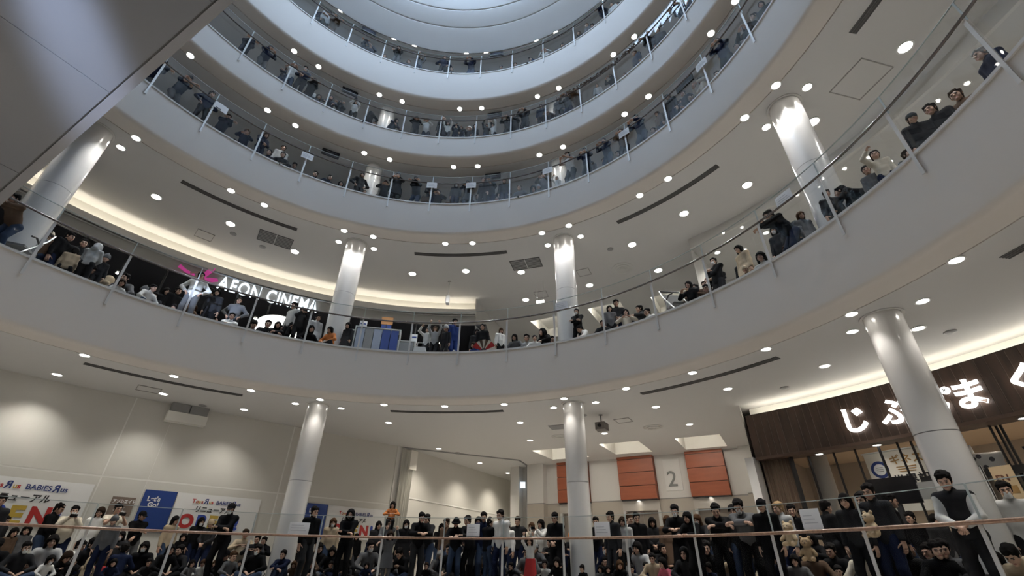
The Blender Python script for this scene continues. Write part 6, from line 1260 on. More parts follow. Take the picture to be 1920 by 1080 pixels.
('two',73.08,9.80,'clasp',1.06,20,'jacket','white','trousers','charcoal','short','black',0,'person in white jacket, short black hair, hands clasped, bottom balcony, thirteenth pane from left',0.00),
('two',68.11,11.61,'sit',1.15,-5,'jacket','navy','trousers','black','short','black',0,'person in navy jacket, short black hair, sitting, bottom balcony, thirteenth pane from left',0.00),
('two',66.77,11.23,'sit',0.60,25,'jacket','black','trousers','denim','bob','black',0,'',0.00),
('two',71.58,10.04,'sit',0.71,18,'jacket','charcoal','trousers','black','long','black',0,'child in charcoal jacket, long black hair, sitting, bottom balcony, thirteenth pane from left',0.00),
('two',69.08,10.25,'sit',1.01,27,'jacket','grey','trousers','grey','short','black',0,'person in grey jacket, short black hair, sitting, bottom balcony, thirteenth pane from left',0.00),
('two',71.82,11.54,'stand',1.05,30,'jacket','pale grey','trousers','black','short','black',1,'person in pale grey jacket, short black hair, masked, standing, bottom balcony, fourteenth pane from left',0.00),
('two',73.23,10.23,'sit',0.82,-5,'jacket','black','trousers','navy','bob','black',0,'person in black jacket, bobbed black hair, sitting, bottom balcony, fourteenth pane from left',0.00),
('two',74.80,11.08,'sit',0.95,13,'jacket','charcoal','trousers','charcoal','short','black',0,'person in charcoal jacket, short black hair, sitting, bottom balcony, fourteenth pane from left',0.00),
('two',75.49,10.03,'sitdown',0.96,4,'hoodie','beige','trousers','charcoal','short','black',0,'person in beige hooded top, short black hair, sitting bowed, bottom balcony, fourteenth pane from left',0.00),
('two',75.05,10.63,'sit',0.88,-26,'hoodie','pale grey','trousers','black','long','brown',0,'person in pale grey hooded top, long brown hair, sitting, bottom balcony, fourteenth pane from left',0.00),
('A',-67.17,10.07,'lowlean',1.00,-60,'jacket','brown','trousers','denim','short','black',0,'person in brown jacket, short black hair, bent over rail, second balcony, first pane from left',0.00),
('A',-60.08,11.51,'stand',0.86,150,'jacket','grey','trousers','denim','beanie','grey',0,'person in grey jacket, grey knit cap, standing, second balcony, second pane from left',0.00),
('A',-61.52,11.35,'stand',1.03,150,'jacket','brown','trousers','denim','beanie','cream',0,'person in brown jacket, cream knit cap, standing, second balcony, second pane from left',0.00),
('A',-59.91,11.14,'stand',1.07,40,'jacket','black','trousers','navy','short','black',0,'person in black jacket, short black hair, standing, second balcony, second pane from left',0.00),
('A',-58.51,10.90,'stand',0.82,160,'jacket','beige','trousers','charcoal','bob','black',0,'person in beige jacket, bobbed black hair, standing, second balcony, second pane from left',0.00),
('A',-57.84,11.25,'stand',1.09,-12,'jacket','charcoal','trousers','denim','short','black',0,'person in charcoal jacket, short black hair, standing, second balcony, second pane from left',0.00),
('A',-56.77,10.75,'sitdown',1.03,17,'jacket','black','trousers','navy','short','black',0,'',0.00),
('A',-57.19,10.24,'clasp',0.86,150,'hoodie','pale grey','trousers','charcoal','hood','pale grey',0,'person in pale grey hooded top, pale grey hood, hands clasped, second balcony, second pane',0.00),
('A',-55.43,10.49,'stand',0.75,3,'jacket','charcoal','trousers','charcoal','beanie','grey',0,'child in charcoal jacket, grey knit cap, standing, second balcony, second pane from left',0.00),
('A',-53.84,10.94,'sit',1.15,150,'hoodie','beige','trousers','grey','hood','beige',0,'person in beige hooded top, beige hood, sitting, second balcony, second pane from left',0.00),
('A',-52.57,10.29,'sit',0.70,7,'jacket','white','trousers','denim','bob','dark brown',0,'',0.00),
('A',-51.46,10.69,'sit',1.15,-40,'jacket','grey','trousers','black','short','black',0,'person in grey jacket, short black hair, sitting, second balcony, third pane from left',0.00),
('A',-49.34,11.01,'sit',1.09,14,'jacket','black','trousers','denim','beanie','grey',0,'person in black jacket, grey knit cap, sitting, second balcony, third pane from left',0.00),
('A',-49.00,10.24,'sit',0.90,30,'jacket','white','trousers','denim','short','black',0,'',0.00),
('A',-47.35,10.54,'sit',0.82,-25,'jacket','charcoal','trousers','grey','bob','black',0,'',0.00),
('A',-46.03,12.11,'stand',1.02,22,'jacket','black','trousers','black','long','black',0,'person in black jacket, long black hair, standing, second balcony, third pane from left',0.00),
('A',-44.72,11.81,'stand',1.02,24,'jacket','black','trousers','black','short','black',0,'person in black jacket, short black hair, standing, second balcony, third pane from left',0.00),
('A',-44.24,11.08,'sit',0.88,-22,'jacket','white','trousers','grey','bob','black',0,'',0.00),
('A',-42.72,10.74,'sit',0.97,-4,'jacket','brown','trousers','grey','bob','black',0,'',0.00),
('A',-42.07,12.19,'stand',1.01,40,'jacket','charcoal','trousers','grey','short','black',0,'person in charcoal jacket, short black hair, standing, second balcony, fourth pane from left',0.00),
('A',-42.11,11.23,'sit',1.13,-1,'jacket','brown','trousers','black','long','brown',0,'person in brown jacket, long brown hair, sitting, second balcony, fourth pane from left',0.00),
('A',-43.12,10.26,'hips',1.03,-15,'jacket','white','trousers','grey','short','black',0,'person in white jacket, short black hair, hands on hips, second balcony, fourth pane from left',0.00),
('A',-40.62,11.49,'stand',1.15,150,'jacket','black','trousers','denim','short','black',0,'person in black jacket, short black hair, standing, second balcony, fourth pane from left',0.00),
('A',-39.04,11.73,'sit',1.15,27,'jacket','charcoal','trousers','charcoal','short','black',0,'person in charcoal jacket, short black hair, sitting, second balcony, fourth pane from left',0.00),
('A',-38.17,11.12,'sit',0.89,-14,'jacket','grey','trousers','black','bob','black',0,'',0.00),
('A',-39.66,10.80,'stand',0.96,-16,'jacket','charcoal','trousers','black','bob','black',0,'person in charcoal jacket, bobbed black hair, standing, second balcony, fourth pane from left',0.00),
('A',-36.39,10.79,'knees',1.00,-3,'jacket','white','trousers','grey','short','black',0,'',0.00),
('A',-36.14,11.19,'hips',1.03,-19,'jacket','grey','trousers','charcoal','short','black',0,'person in grey jacket, short black hair, hands on hips, second balcony, fourth pane from left',0.00),
('A',-32.80,11.32,'sitdown',1.15,0,'jacket','pale grey','trousers','charcoal','short','black',0,'',0.00),
('A',-30.78,10.96,'sit',1.13,6,'jacket','charcoal','trousers','charcoal','short','black',0,'person in charcoal jacket, short black hair, sitting, second balcony, fifth pane from left',0.00),
('A',-29.20,10.54,'knees',0.97,6,'jacket','black','trousers','grey','long','black',0,'',0.00),
('A',-28.06,11.02,'sit',1.07,-22,'jacket','black','trousers','navy','short','black',0,'person in black jacket, short black hair, sitting, second balcony, fifth pane from left',0.00),
('A',-27.12,10.64,'stand',1.07,-50,'jacket','pale grey','trousers','black','short','black',0,'person in pale grey jacket, short black hair, standing, second balcony, fifth pane from left',0.00),
('A',-25.76,10.32,'phone',0.90,14,'jacket','charcoal','trousers','black','short','black',0,'person in charcoal jacket, short black hair, both hands raised, second balcony, fifth pane from left',0.00),
('A',-23.88,10.49,'sit',1.07,25,'jacket','black','trousers','navy','bob','black',0,'person in black jacket, bobbed black hair, sitting, second balcony, sixth pane from left',0.00),
('A',-22.84,11.31,'sitdown',1.07,14,'jacket','black','trousers','grey','bob','black',0,'',0.00),
('A',-22.95,10.94,'stand',0.98,23,'coat','pale grey','trousers','grey','short','black',0,'person in pale grey long coat, short black hair, standing, second balcony, sixth pane from left',0.00),
('A',-19.31,10.02,'sit',0.93,-40,'jacket','orange','trousers','charcoal','bob','black',0,'',0.00),
('A',-16.87,10.39,'stand',0.74,-30,'coat','charcoal','trousers','black','long','black',0,'child in charcoal long coat, long black hair, standing, second balcony, sixth pane from left',0.00),
('A',-1.68,10.41,'oneup',0.81,-14,'jacket','white','trousers','charcoal','bun','dark brown',0,'person in white jacket, bunned hair, one arm raised, second balcony, eighth pane from left',0.00),
('A',-0.07,10.31,'armsup',0.81,0,'jacket','pale grey','trousers','charcoal','long','brown',0,'person in pale grey jacket, long hair, arms stretched up, second balcony, eighth pane from left',0.00),
('A',2.33,10.19,'stand',0.77,-16,'jacket','charcoal','trousers','charcoal','beanie','pale grey',0,'child in charcoal jacket, pale grey knit cap, standing, second balcony, eighth pane from left',0.00),
('A',2.01,10.86,'knees',1.15,30,'jacket','pale grey','trousers','black','short','black',0,'person in pale grey jacket, short black hair, hugging knees, second balcony, eighth pane from left',0.00),
('A',3.28,10.53,'stand',1.06,40,'jacket','blue','trousers','blue','short','black',0,'person in blue jacket, short black hair, standing, second balcony, eighth pane from left',0.00),
('A',8.21,10.35,'sit',0.74,-23,'jacket','blue','trousers','black','bob','dark brown',0,'',0.00),
('A',7.27,11.19,'stand',0.99,15,'jacket','charcoal','trousers','denim','long','black',0,'person in charcoal jacket, long black hair, standing, second balcony, ninth pane from left',0.00),
('A',8.78,10.91,'stand',1.02,-2,'jacket','black','trousers','navy','short','black',0,'person in black jacket, short black hair, standing, second balcony, ninth pane from left',0.00),
('A',12.70,10.62,'stand',0.81,40,'jacket','white','trousers','black','long','brown',0,'person in white jacket, long brown hair, standing, second balcony, ninth pane from left',0.00),
('A',16.36,10.36,'sit',0.98,-7,'jacket','grey','trousers','grey','bob','black',0,'person in grey jacket, bobbed black hair, sitting, second balcony, tenth pane from left',0.00),
('A',17.88,10.82,'sit',1.15,5,'jacket','pale grey','trousers','charcoal','short','black',0,'person in pale grey jacket, short black hair, sitting, second balcony, tenth pane from left',0.00),
('A',19.84,10.48,'sit',0.90,13,'jacket','white','trousers','black','short','black',0,'',0.00),
('A',21.86,10.84,'crouch',1.15,-30,'hoodie','black','trousers','charcoal','hood','black',0,'person in black hooded top, black hood, crouching, second balcony, tenth pane from left',0.00),
('A',22.27,11.26,'sit',1.15,4,'jacket','charcoal','trousers','denim','short','black',0,'person in charcoal jacket, short black hair, sitting, left one, second balcony, eleventh pane from left',0.00),
('A',28.49,10.42,'cross',0.92,-3,'jacket','black','trousers','black','short','black',1,'person in black jacket, short black hair, masked, arms crossed, second balcony, eleventh pane from left',0.00),
('A',30.56,10.46,'sitdown',1.00,-50,'jacket','white','trousers','grey','short','black',0,'',0.00),
('A',33.36,10.37,'sit',0.90,18,'jacket','charcoal','trousers','black','short','black',0,'',0.00),
('A',34.24,10.68,'stand',0.89,30,'jacket','grey','trousers','black','long','black',0,'person in grey jacket, long black hair, standing, second balcony, twelfth pane from left',0.00),
('A',34.97,11.01,'clasp',1.08,22,'jacket','charcoal','trousers','navy','short','black',0,'person in charcoal jacket, short black hair, hands clasped, second balcony, twelfth pane from left',0.00),
('A',37.04,10.76,'kneel',0.96,20,'jacket','cream','trousers','charcoal','bob','black',0,'person in cream jacket, bobbed black hair, kneeling, second balcony, twelfth pane from left',0.00),
('A',39.47,10.98,'kneel',1.05,-40,'jacket','charcoal','trousers','charcoal','short','black',0,'person in charcoal jacket, short black hair, kneeling, second balcony, twelfth pane from left',0.00),
('A',41.75,10.65,'sit',1.01,-19,'jacket','white','trousers','charcoal','short','black',0,'person in white jacket, short black hair, sitting, second balcony, twelfth pane from left',0.00),
('A',49.58,10.49,'kneel',0.96,-9,'hoodie','black','trousers','black','long','black',0,'person in black hooded top, long black hair, kneeling, second balcony, thirteenth pane from left',0.00),
('A',48.74,11.20,'kneel',1.15,-3,'jacket','brown','trousers','navy','short','black',0,'person in brown jacket, short black hair, kneeling, second balcony, thirteenth pane from left',0.00),
('A',50.42,11.05,'stand',0.82,24,'jacket','brown','trousers','charcoal','short','dark brown',0,'person in brown jacket, short dark brown hair, standing, second balcony, thirteenth pane from left',0.00),
('A',51.75,10.81,'sit',1.13,-3,'jacket','black','trousers','charcoal','short','black',0,'person in black jacket, short black hair, sitting, second balcony, thirteenth pane from left',0.00),
('A',53.81,10.61,'carry',1.02,-14,'jacket','black','trousers','charcoal','short','black',1,'person in black jacket, short black, masked, forearms raised, left one, second balcony, fourteenth pane',0.00),
('A',52.41,11.19,'carry',1.07,-15,'jacket','black','trousers','grey','short','black',1,'person in black jacket, short black, masked, forearms raised, right one, second balcony, fourteenth pane',0.00),
('A',52.90,10.95,'ride',0.55,180,'jacket','black','trousers','charcoal','short','black',0,'',1.00),
('A',58.27,10.64,'stand',1.00,-20,'coat','beige','trousers','black','long','black',0,'person in beige long coat, long black hair, standing, second balcony, fourteenth pane from left',0.00),
('A',57.03,10.92,'stand',0.91,-5,'jacket','charcoal','trousers','denim','short','black',0,'person in charcoal jacket, short black hair, standing, second balcony, fourteenth pane from left',0.00),
('A',59.11,10.32,'sit',0.80,16,'hoodie','brown','trousers','grey','beanie','beige',0,'',0.00),
('A',61.30,10.61,'sit',1.15,3,'jacket','pale grey','trousers','denim','bob','black',0,'person in pale grey jacket, bobbed black hair, sitting, second balcony, fourteenth pane from left',0.00),
('A',66.25,10.06,'lowlean',1.05,-30,'jacket','black','trousers','navy','short','black',0,'person in black jacket, short black hair, bent over rail, second balcony, fifteenth pane from left',0.00),
('A',63.85,10.62,'stand',0.95,3,'jacket','charcoal','trousers','black','bob','black',1,'person in charcoal jacket, bobbed black hair, masked, standing, second balcony, fifteenth pane from left',0.00),
('A',65.29,10.41,'sit',0.81,8,'jacket','brown','trousers','denim','long','brown',0,'person in brown jacket, long brown hair, sitting, second balcony, fifteenth pane from left',0.00),
('A',67.13,10.39,'stand',0.72,150,'jacket','grey','trousers','denim','short','black',0,'child in grey jacket, short black hair, standing, second balcony, fifteenth pane from left',0.00),
('A',67.71,10.52,'stand',0.88,60,'coat','grey','trousers','charcoal','long','brown',0,'person in grey long coat, long brown hair, standing, second balcony, fifteenth pane from left',0.00),
('A',72.32,10.34,'stand',0.83,50,'jacket','charcoal','trousers','black','short','black',0,'person in charcoal jacket, short black hair, standing, second balcony, fifteenth pane from left',0.00),
('A',74.42,10.69,'bend',1.06,-60,'jacket','black','trousers','black','short','black',0,'person in black jacket, short black hair, bending forward, second balcony, sixteenth pane from left',0.00),
('A',77.56,10.33,'stand',0.70,30,'jacket','grey','trousers','navy','short','black',0,'child in grey jacket, short black hair, standing, second balcony, sixteenth pane from left',0.00),
('A',79.36,10.23,'oneup',0.75,40,'jacket','cream','trousers','navy','short','black',0,'child in cream jacket, short black hair, one arm raised, second balcony, sixteenth pane from left',0.00),
('A',80.07,10.81,'kneel',0.99,70,'jacket','black','trousers','black','short','dark brown',0,'person in black jacket, short dark brown hair, kneeling, second balcony, sixteenth pane from left',0.00),
('A',82.99,10.57,'stand',0.98,50,'jacket','charcoal','trousers','charcoal','cap','black',0,'person in charcoal jacket, black cap, standing, second balcony, seventeenth pane from left',0.00),
('A',83.97,10.92,'stand',1.07,7,'jacket','charcoal','trousers','black','short','black',0,'person in charcoal jacket, short black hair, standing, second balcony, seventeenth pane from left',0.00),
('A',85.51,11.18,'stand',1.10,17,'jacket','brown','trousers','denim','short','dark brown',0,'person in brown jacket, short dark brown hair, standing, second balcony, seventeenth pane from left',0.00),
('A',90.34,10.72,'stand',1.00,-15,'jacket','navy','trousers','navy','short','grey',0,'person in navy jacket, short grey hair, standing, second balcony, seventeenth pane from left',0.00),
('A',91.19,11.37,'stand',1.00,-2,'jacket','black','trousers','charcoal','short','black',0,'person in black jacket, short black hair, standing, second balcony, eighteenth pane from left',0.00),
('B',-63.49,9.97,'lowlean',0.99,13,'jacket','navy','trousers','grey','short','black',0,'person in navy jacket, short black hair, bent over rail, third balcony, first pane from left',0.00),
('B',-59.08,9.88,'lowlean',1.05,10,'tee','navy','trousers','grey','cap','black',0,'person in navy shirt, black cap, bent over rail, third balcony, second pane from left',0.00),
('B',-54.58,9.82,'hips',1.00,6,'jacket','navy','trousers','black','short','black',0,'person in navy jacket, short black hair, hands on hips, third balcony, second pane from left',0.00),
('B',-50.12,10.29,'lowlean',1.00,9,'jacket','navy','trousers','grey','short','dark brown',0,'person in navy jacket, short hair, bent over rail, third balcony, third pane from left',0.00),
('B',-47.44,10.35,'sit',0.74,12,'jacket','charcoal','trousers','charcoal','short','black',0,'',0.00),
('B',-45.76,10.52,'rail',0.98,-13,'jacket','navy','trousers','denim','bob','brown',0,'person in navy jacket, bobbed brown hair, leaning on rail, third balcony, third pane from left',0.00),
('B',-42.86,10.13,'clasp',0.97,21,'jacket','navy','trousers','navy','long','brown',0,'person in navy jacket, long brown hair, hands clasped, third balcony, fourth pane from left',0.00),
('B',-40.47,10.36,'sit',1.15,-21,'jacket','navy','trousers','denim','short','black',0,'',0.00),
('B',-38.59,10.57,'stand',1.09,1,'jacket','pale grey','trousers','grey','short','black',0,'person in pale grey jacket, short black hair, standing, third balcony, fourth pane from left',0.00),
('B',-38.10,10.05,'sit',1.06,-14,'jacket','charcoal','trousers','black','short','black',0,'',0.00),
('B',-35.31,10.34,'sitdown',1.00,-6,'jacket','grey','trousers','black','short','black',0,'',0.00),
('B',-30.87,10.43,'sit',1.12,-6,'jacket','navy','trousers','navy','short','black',0,'',0.00),
('B',-28.35,10.18,'sit',1.00,26,'jacket','navy','trousers','black','short','black',0,'',0.00),
('B',-25.45,10.33,'sit',0.98,8,'jacket','black','trousers','black','bob','black',0,'',0.00),
('B',-21.38,10.27,'hips',1.02,14,'jacket','black','trousers','black','short','black',0,'person in black jacket, short black hair, hands on hips, third balcony, sixth pane from left',0.00),
('B',-19.76,10.05,'sit',0.60,-2,'jacket','white','trousers','black','short','brown',0,'',0.00),
('B',-16.29,10.22,'sit',0.96,20,'jacket','charcoal','trousers','charcoal','short','black',0,'',0.00),
('B',-15.54,9.91,'kneel',0.96,4,'jacket','charcoal','trousers','black','long','black',0,'person in charcoal jacket, long black hair, kneeling, third balcony, sixth pane from left',0.00),
('B',-12.82,9.87,'rail',1.05,-5,'coat','charcoal','trousers','black','beanie','grey',0,'person in charcoal long coat, grey knit cap, leaning on rail, third balcony, seventh pane',0.00),
('B',-8.28,9.88,'lowlean',1.05,-7,'jacket','black','trousers','denim','short','black',0,'person in black jacket, short black hair, bent over rail, third balcony, seventh pane from left',0.00),
('B',-4.78,10.10,'clasp',0.97,12,'jacket','black','trousers','navy','long','black',0,'person in black jacket, long black hair, hands clasped, third balcony, seventh pane from left',0.00),
('B',-3.05,10.33,'kneel',1.15,-3,'jacket','black','trousers','charcoal','bob','black',0,'person in black jacket, bobbed black hair, kneeling, third balcony, eighth pane from left',0.00),
('B',-1.24,10.73,'sit',1.15,22,'jacket','charcoal','trousers','charcoal','short','black',0,'',0.00),
('B',0.83,10.31,'sit',1.15,-1,'jacket','brown','trousers','charcoal','bob','brown',0,'',0.00),
('B',1.56,9.94,'stand',0.93,7,'jacket','charcoal','trousers','navy','bob','brown',1,'person in charcoal jacket, bobbed brown hair, masked, standing, third balcony, eighth pane from left',0.00),
('B',4.57,9.94,'rail',0.98,0,'coat','black','trousers','denim','long','black',0,'person in black long coat, long hair, leaning on rail, third balcony, eighth pane from left',0.00),
('B',5.39,10.57,'sit',1.15,-8,'jacket','black','trousers','navy','long','black',0,'',0.00),
('B',7.51,10.23,'sit',1.11,-22,'jacket','charcoal','trousers','black','long','black',0,'',0.00),
('B',8.60,9.88,'stand',1.02,-15,'jacket','black','trousers','black','short','black',0,'person in black jacket, short black hair, standing, left one, third balcony, ninth pane from left',0.00),
('B',9.88,10.22,'phone',1.14,-3,'jacket','charcoal','trousers','navy','bob','black',0,'person in charcoal jacket, bobbed black hair, both hands raised, third balcony, ninth pane from left',0.00),
('B',11.02,10.53,'sit',1.15,15,'jacket','grey','trousers','black','short','black',0,'',0.00),
('B',12.51,10.79,'rail',1.15,4,'jacket','grey','trousers','black','short','dark brown',0,'person in grey jacket, short hair, leaning on rail, third balcony, ninth pane from left',0.00),
('B',13.40,10.10,'stand',1.02,11,'jacket','black','trousers','navy','short','black',0,'person in black jacket, short black hair, standing, right one, third balcony, ninth pane from left',0.00),
('B',17.70,10.05,'sit',1.12,-4,'jacket','grey','trousers','charcoal','short','dark brown',0,'',0.00),
('B',19.94,10.39,'sitdown',1.15,22,'jacket','black','trousers','navy','hood','black',0,'',0.00),
('B',22.34,10.05,'sit',0.90,1,'jacket','grey','trousers','black','beanie','pale grey',0,'',0.00),
('B',22.76,10.42,'rail',1.11,6,'jacket','grey','trousers','navy','short','black',1,'person in grey jacket, short hair, masked, leaning on rail, third balcony, tenth pane from left',0.00),
('B',26.71,10.04,'oneup',0.62,4,'jacket','white','trousers','black','short','black',0,'child in white jacket, short black hair, one arm raised, third balcony, eleventh pane from left',0.00),
('B',30.51,9.87,'rail',1.15,-13,'tee','white','trousers','black','short','black',0,'person in white shirt, short black hair, leaning on rail, third balcony, eleventh pane from left',0.00),
('B',32.68,10.21,'sit',0.80,6,'jacket','black','trousers','navy','short','black',0,'',0.00),
('B',34.63,9.87,'rail',1.03,8,'jacket','navy','trousers','black','short','black',1,'person in navy jacket, short hair, masked, leaning on rail, third balcony, eleventh pane from left',0.00),
('B',35.12,10.26,'stand',0.81,-23,'jacket','grey','trousers','charcoal','bob','dark brown',0,'person in grey jacket, bobbed dark brown hair, standing, third balcony, twelfth pane from left',0.00),
('B',39.76,9.87,'rail',1.03,-11,'jacket','navy','trousers','denim','short','black',0,'person in navy jacket, short black hair, leaning on rail, third balcony, twelfth pane from left',0.00),
('B',38.89,10.25,'sit',1.15,-23,'jacket','grey','trousers','grey','short','brown',0,'person in grey jacket, short brown hair, sitting, third balcony, twelfth pane from left',0.00),
('B',42.24,10.16,'sit',1.03,-17,'jacket','black','trousers','black','short','black',0,'',0.00),
('B',43.84,9.87,'rail',1.01,10,'jacket','brown','trousers','charcoal','bob','brown',0,'person in brown jacket, bobbed brown hair, leaning on rail, third balcony, twelfth pane from left',0.00),
('B',48.18,9.87,'rail',1.10,-11,'jacket','navy','trousers','denim','short','black',1,'person in navy jacket, short hair, masked, leaning on rail, third balcony, thirteenth pane from left',0.00),
('B',50.66,10.14,'sit',1.01,-4,'jacket','black','trousers','denim','short','brown',0,'',0.00),
('B',52.48,9.95,'stand',0.85,-16,'jacket','brown','trousers','navy','long','brown',0,'person in brown jacket, long brown hair, standing, third balcony, thirteenth pane from left',0.00),
('B',55.73,9.88,'stand',1.00,-5,'jacket','black','trousers','navy','cap','charcoal',0,'person in black jacket, charcoal cap, standing, third balcony, fourteenth pane from left',0.00),
('B',55.77,10.31,'bend',1.06,60,'jacket','black','trousers','charcoal','short','black',0,'person in black jacket, short black hair, bending forward, third balcony, fourteenth pane from left',0.00),
('B',57.93,10.20,'stand',0.99,-1,'jacket','charcoal','trousers','grey','short','black',0,'person in charcoal jacket, short black hair, standing, third balcony, fourteenth pane from left',0.00),
('B',60.10,10.15,'sit',1.10,-22,'jacket','black','trousers','denim','short','black',0,'person in black jacket, short black hair, sitting, third balcony, fourteenth pane from left',0.00),
('B',62.79,9.99,'kneel',0.96,-23,'jacket','cream','trousers','black','long','black',0,'person in cream jacket, long black hair, kneeling, third balcony, fourteenth pane from left',0.00),
('B',65.11,10.31,'sit',1.15,9,'jacket','black','trousers','grey','short','black',0,'person in black jacket, short black hair, sitting, left one, third balcony, fifteenth pane from left',0.00),
('B',68.49,9.87,'rail',1.02,13,'jacket','navy','trousers','black','short','brown',0,'person in navy jacket, short brown hair, leaning on rail, third balcony, fifteenth pane from left',0.00),
('B',67.20,10.14,'stand',0.87,-27,'jacket','grey','trousers','denim','short','dark brown',0,'person in grey jacket, short dark brown hair, standing, third balcony, fifteenth pane from left',0.00),
('B',71.25,10.07,'sit',1.01,-14,'jacket','black','trousers','navy','short','black',0,'',0.00),
('B',73.35,9.99,'kneel',0.96,11,'jacket','black','trousers','denim','bob','black',0,'person in black jacket, bobbed black hair, kneeling, third balcony, fifteenth pane from left',0.00),
('B',74.09,10.37,'stand',1.08,-21,'jacket','grey','trousers','black','short','dark brown',0,'person in grey jacket, short dark brown hair, standing, third balcony, sixteenth pane from left',0.00),
('B',76.23,10.21,'stand',0.95,19,'jacket','charcoal','trousers','grey','pony','black',0,'person in charcoal jacket, ponytailed black hair, standing, third balcony, sixteenth pane from left',0.00),
('C',-53.22,9.99,'lowlean',1.01,3,'jacket','navy','trousers','charcoal','short','black',0,'person in navy jacket, short black hair, bent over rail, fourth balcony, first pane from left',0.00),
('C',-49.28,9.87,'rail',1.04,12,'jacket','navy','trousers','grey','short','dark brown',1,'person in navy jacket, short hair, masked, leaning on rail, fourth balcony, first pane from left',0.00),
('C',-43.91,10.25,'cross',1.09,-5,'jacket','navy','trousers','denim','short','black',0,'person in navy jacket, short black hair, arms crossed, fourth balcony, first pane from left',0.00),
('C',-43.09,9.87,'rail',1.04,-4,'tee','white','trousers','denim','short','black',0,'person in white shirt, short black hair, leaning on rail, fourth balcony, second pane from left',0.00),
('C',-40.47,9.80,'clasp',1.11,-20,'jacket','navy','trousers','black','short','black',0,'person in navy jacket, short black hair, hands clasped, fourth balcony, second pane from left',0.00),
('C',-37.51,10.29,'stand',0.88,-12,'jacket','white','trousers','denim','cap','white',0,'person in white jacket, white cap, standing, fourth balcony, second pane from left',0.00),
('C',-37.91,9.91,'lowlean',1.00,6,'jacket','charcoal','trousers','charcoal','short','brown',0,'person in charcoal jacket, short brown hair, bent over rail, fourth balcony, second pane from left',0.00),
('C',-35.91,10.10,'sit',1.05,12,'jacket','grey','trousers','charcoal','bob','brown',0,'',0.00),
('C',-32.85,10.27,'bend',0.99,-6,'jacket','navy','trousers','black','short','black',0,'person in navy jacket, short black hair, bending forward, fourth balcony, third pane from left',0.00),
('C',-30.28,10.31,'lowlean',0.97,-11,'jacket','charcoal','trousers','grey','bob','black',0,'person in charcoal jacket, bobbed black hair, bent over rail, fourth balcony, third pane from left',0.00),
('C',-27.03,9.90,'phone',0.89,-8,'jacket','white','trousers','black','bob','dark brown',0,'person in white jacket, bobbed hair, both hands raised, fourth balcony, third pane from left',0.00),
('C',-23.04,9.84,'kneel',0.96,140,'jacket','black','trousers','black','hood','black',0,'',0.00),
('C',-17.04,10.12,'bend',0.96,40,'jacket','navy','trousers','black','bob','black',0,'person in navy jacket, bobbed black hair, bending forward, fourth balcony, fourth pane from left',0.00),
('C',-11.10,9.95,'rail',0.98,7,'jacket','black','trousers','charcoal','bob','dark brown',0,'person in black jacket, bobbed hair, leaning on rail, fourth balcony, fifth pane from left',0.00),
('C',-8.13,9.99,'rail',0.99,-2,'jacket','white','trousers','navy','short','black',0,'person in white jacket, short black hair, leaning on rail, fourth balcony, fifth pane from left',0.00),
('C',-3.84,9.94,'stand',1.15,-16,'jacket','black','trousers','black','short','black',0,'person in black jacket, short black hair, standing, fourth balcony, sixth pane from left',0.00),
('C',-2.13,9.72,'armsup',0.72,-6,'jacket','white','trousers','charcoal','bob','dark brown',0,'',0.00),
('C',-0.22,9.95,'phone',0.81,11,'jacket','navy','trousers','navy','short','black',0,'person in navy jacket, short black hair, both hands raised, fourth balcony, sixth pane from left',0.00),
('C',1.52,10.02,'clasp',0.81,-27,'jacket','navy','trousers','denim','bob','brown',0,'person in navy jacket, bobbed brown hair, hands clasped, fourth balcony, sixth pane from left',0.00),
('C',3.29,10.17,'kneel',1.13,6,'jacket','black','trousers','charcoal','beanie','white',0,'person in black jacket, white knit cap, kneeling, fourth balcony, sixth pane from left',0.00),
('C',5.06,9.93,'stand',0.77,16,'jacket','black','trousers','grey','bob','black',0,'child in black jacket, bobbed black hair, standing, fourth balcony, sixth pane from left',0.00),
('C',8.14,9.99,'armsup',0.81,27,'jacket','black','trousers','navy','long','dark brown',0,'person in black jacket, long hair, arms stretched up, fourth balcony, seventh pane from left',0.00),
('C',10.23,10.00,'armsup',0.81,-26,'jacket','white','trousers','charcoal','long','black',0,'person in white jacket, long black hair, arms stretched up, fourth balcony, seventh pane from left',0.00),
('C',14.17,9.94,'rail',1.01,-8,'jacket','black','trousers','charcoal','short','dark brown',0,'person in black jacket, short hair, leaning on rail, fourth balcony, seventh pane from left',0.00),
('C',15.68,10.24,'rail',1.15,-11,'jacket','black','trousers','denim','bob','brown',0,'person in black jacket, bobbed brown hair, leaning on rail, fourth balcony, eighth pane from left',0.00),
('C',19.09,9.87,'rail',1.09,-4,'jacket','charcoal','trousers','charcoal','short','brown',0,'person in charcoal jacket, short brown hair, leaning on rail, fourth balcony, eighth pane from left',0.00),
('C',23.81,9.85,'stand',0.99,6,'jacket','navy','trousers','black','short','black',0,'person in navy jacket, short black hair, standing, fourth balcony, eighth pane from left',0.00),
('C',25.15,10.15,'kneel',1.10,2,'jacket','charcoal','trousers','charcoal','short','black',0,'person in charcoal jacket, short black hair, kneeling, fourth balcony, ninth pane from left',0.00),
('C',28.78,9.87,'stand',1.04,4,'jacket','grey','trousers','black','bob','grey',0,'person in grey jacket, bobbed grey hair, standing, fourth balcony, ninth pane from left',0.00),
('C',29.36,10.24,'stand',1.03,24,'jacket','white','trousers','navy','cap','cream',0,'person in white jacket, cream cap, standing, fourth balcony, ninth pane from left',0.00),
('C',31.10,9.89,'rail',1.04,-4,'jacket','grey','trousers','navy','short','black',0,'person in grey jacket, short black hair, leaning on rail, fourth balcony, ninth pane from left',0.00),
('C',31.54,10.29,'sit',1.15,7,'jacket','lilac','trousers','black','bob','dark brown',0,'',0.00),
